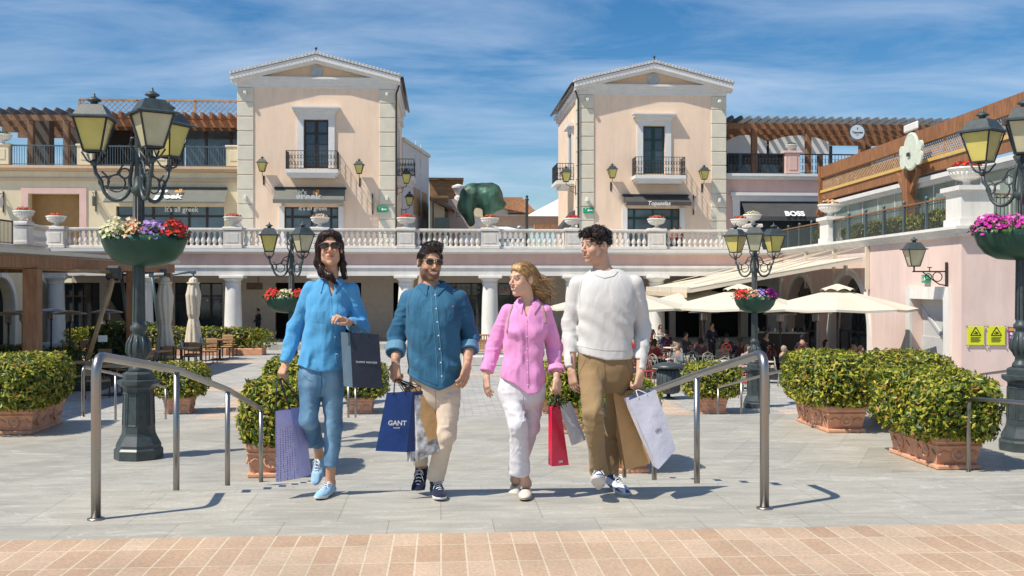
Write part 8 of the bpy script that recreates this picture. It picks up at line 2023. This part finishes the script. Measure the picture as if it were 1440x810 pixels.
for px, lb_, c in ((948,'guest on the terrace behind the balustrade, left of two heads',(.3,.12,.08)),(956,'guest on the terrace behind the balustrade, right of two heads',(.25,.08,.06))):
    far_person(Vector((on_Y(px,400,57.5).x,57.5,ZT)), .3, 'sit', c, dk, br_, lb_)
# ================================================================== CAMERA, LIGHT, SKY
cam = bpy.data.cameras.new('camera'); cam.sensor_width = 36; cam.lens = 36*F/1440; cam.shift_y = -(405-HOR)/1440; cam.clip_end = 3000; cam.clip_start = .1
co = bpy.data.objects.new('camera', cam); COL.objects.link(co); co.location = (0,0,ZC); co.rotation_euler = (pi/2,0,-TH); scene.camera = co
sd = Vector((.6*RX+.36*FX, .6*RY+.36*FY, -1.0)).normalized()
sun = bpy.data.lights.new('sun', 'SUN'); sun.energy = 5.0; sun.angle = radians(.53); sun.color = (1,.925,.80)
so = bpy.data.objects.new('sun', sun); COL.objects.link(so); so.rotation_euler = sd.to_track_quat('-Z','Y').to_euler(); so.location = (-20,-20,40)
w = bpy.data.worlds.new('World'); scene.world = w; w.use_nodes = True; nt = w.node_tree; L = nt.links.new
bg = nt.nodes['Background']; sky = nt.nodes.new('ShaderNodeTexSky'); sky.sky_type = 'NISHITA'; sky.sun_disc = False
el = math.asin(-sd.z); az = atan2(-sd.x, -sd.y)
sky.sun_elevation = el; sky.sun_rotation = az; sky.air_density = 1.0; sky.dust_density = .35; sky.ozone_density = 3.0; sky.altitude = 100
tc = nt.nodes.new('ShaderNodeTexCoord'); sx = nt.nodes.new('ShaderNodeSeparateXYZ'); L(tc.outputs['Generated'], sx.inputs[0])
# thin high clouds on a flat layer: direction / height
zz = nt.nodes.new('ShaderNodeMath'); zz.operation = 'MAXIMUM'; L(sx.outputs[2], zz.inputs[0]); zz.inputs[1].default_value = .02
za = nt.nodes.new('ShaderNodeMath'); za.operation = 'ADD'; L(zz.outputs[0], za.inputs[0]); za.inputs[1].default_value = .12
dx = nt.nodes.new('ShaderNodeMath'); dx.operation = 'DIVIDE'; L(sx.outputs[0], dx.inputs[0]); L(za.outputs[0], dx.inputs[1])
dy = nt.nodes.new('ShaderNodeMath'); dy.operation = 'DIVIDE'; L(sx.outputs[1], dy.inputs[0]); L(za.outputs[0], dy.inputs[1])
cb = nt.nodes.new('ShaderNodeCombineXYZ'); L(dx.outputs[0], cb.inputs[0]); L(dy.outputs[0], cb.inputs[1])
mp = nt.nodes.new('ShaderNodeMapping'); L(cb.outputs[0], mp.inputs[0]); mp.inputs['Rotation'].default_value = (0,0,radians(-24)); mp.inputs['Scale'].default_value = (.75,1.5,1)
mp.inputs['Location'].default_value = (2.3,.4,0)
n1 = nt.nodes.new('ShaderNodeTexNoise'); n1.inputs['Scale'].default_value = 1.5; n1.inputs['Detail'].default_value = 9; n1.inputs['Roughness'].default_value = .6; n1.inputs['Distortion'].default_value = .5; L(mp.outputs[0], n1.inputs['Vector'])
r = nt.nodes.new('ShaderNodeValToRGB'); r.color_ramp.elements[0].position = .38; r.color_ramp.elements[1].position = .74; r.color_ramp.elements[0].color = (0,0,0,1); r.color_ramp.elements[1].color = (1,1,1,1); L(n1.outputs['Fac'], r.inputs[0])
cf = nt.nodes.new('ShaderNodeMath'); cf.operation = 'MULTIPLY'; L(r.outputs[0], cf.inputs[0]); cf.inputs[1].default_value = .58
mx = nt.nodes.new('ShaderNodeMix'); mx.data_type = 'RGBA'; L(cf.outputs[0], mx.inputs[0]); L(sky.outputs[0], mx.inputs[6]); mx.inputs[7].default_value = (6.6,7.4,8.6,1)
hs = nt.nodes.new('ShaderNodeHueSaturation'); hs.inputs['Saturation'].default_value = 1.38; L(mx.outputs[2], hs.inputs['Color'])
L(hs.outputs[0], bg.inputs[0]); bg.inputs[1].default_value = .097
scene.view_settings.view_transform = 'Standard'; scene.view_settings.look = 'None'; scene.view_settings.exposure = .17; scene.view_settings.gamma = 1
scene.cycles.max_bounces = 6; scene.cycles.use_denoising = True; scene.cycles.sample_clamp_indirect = 6
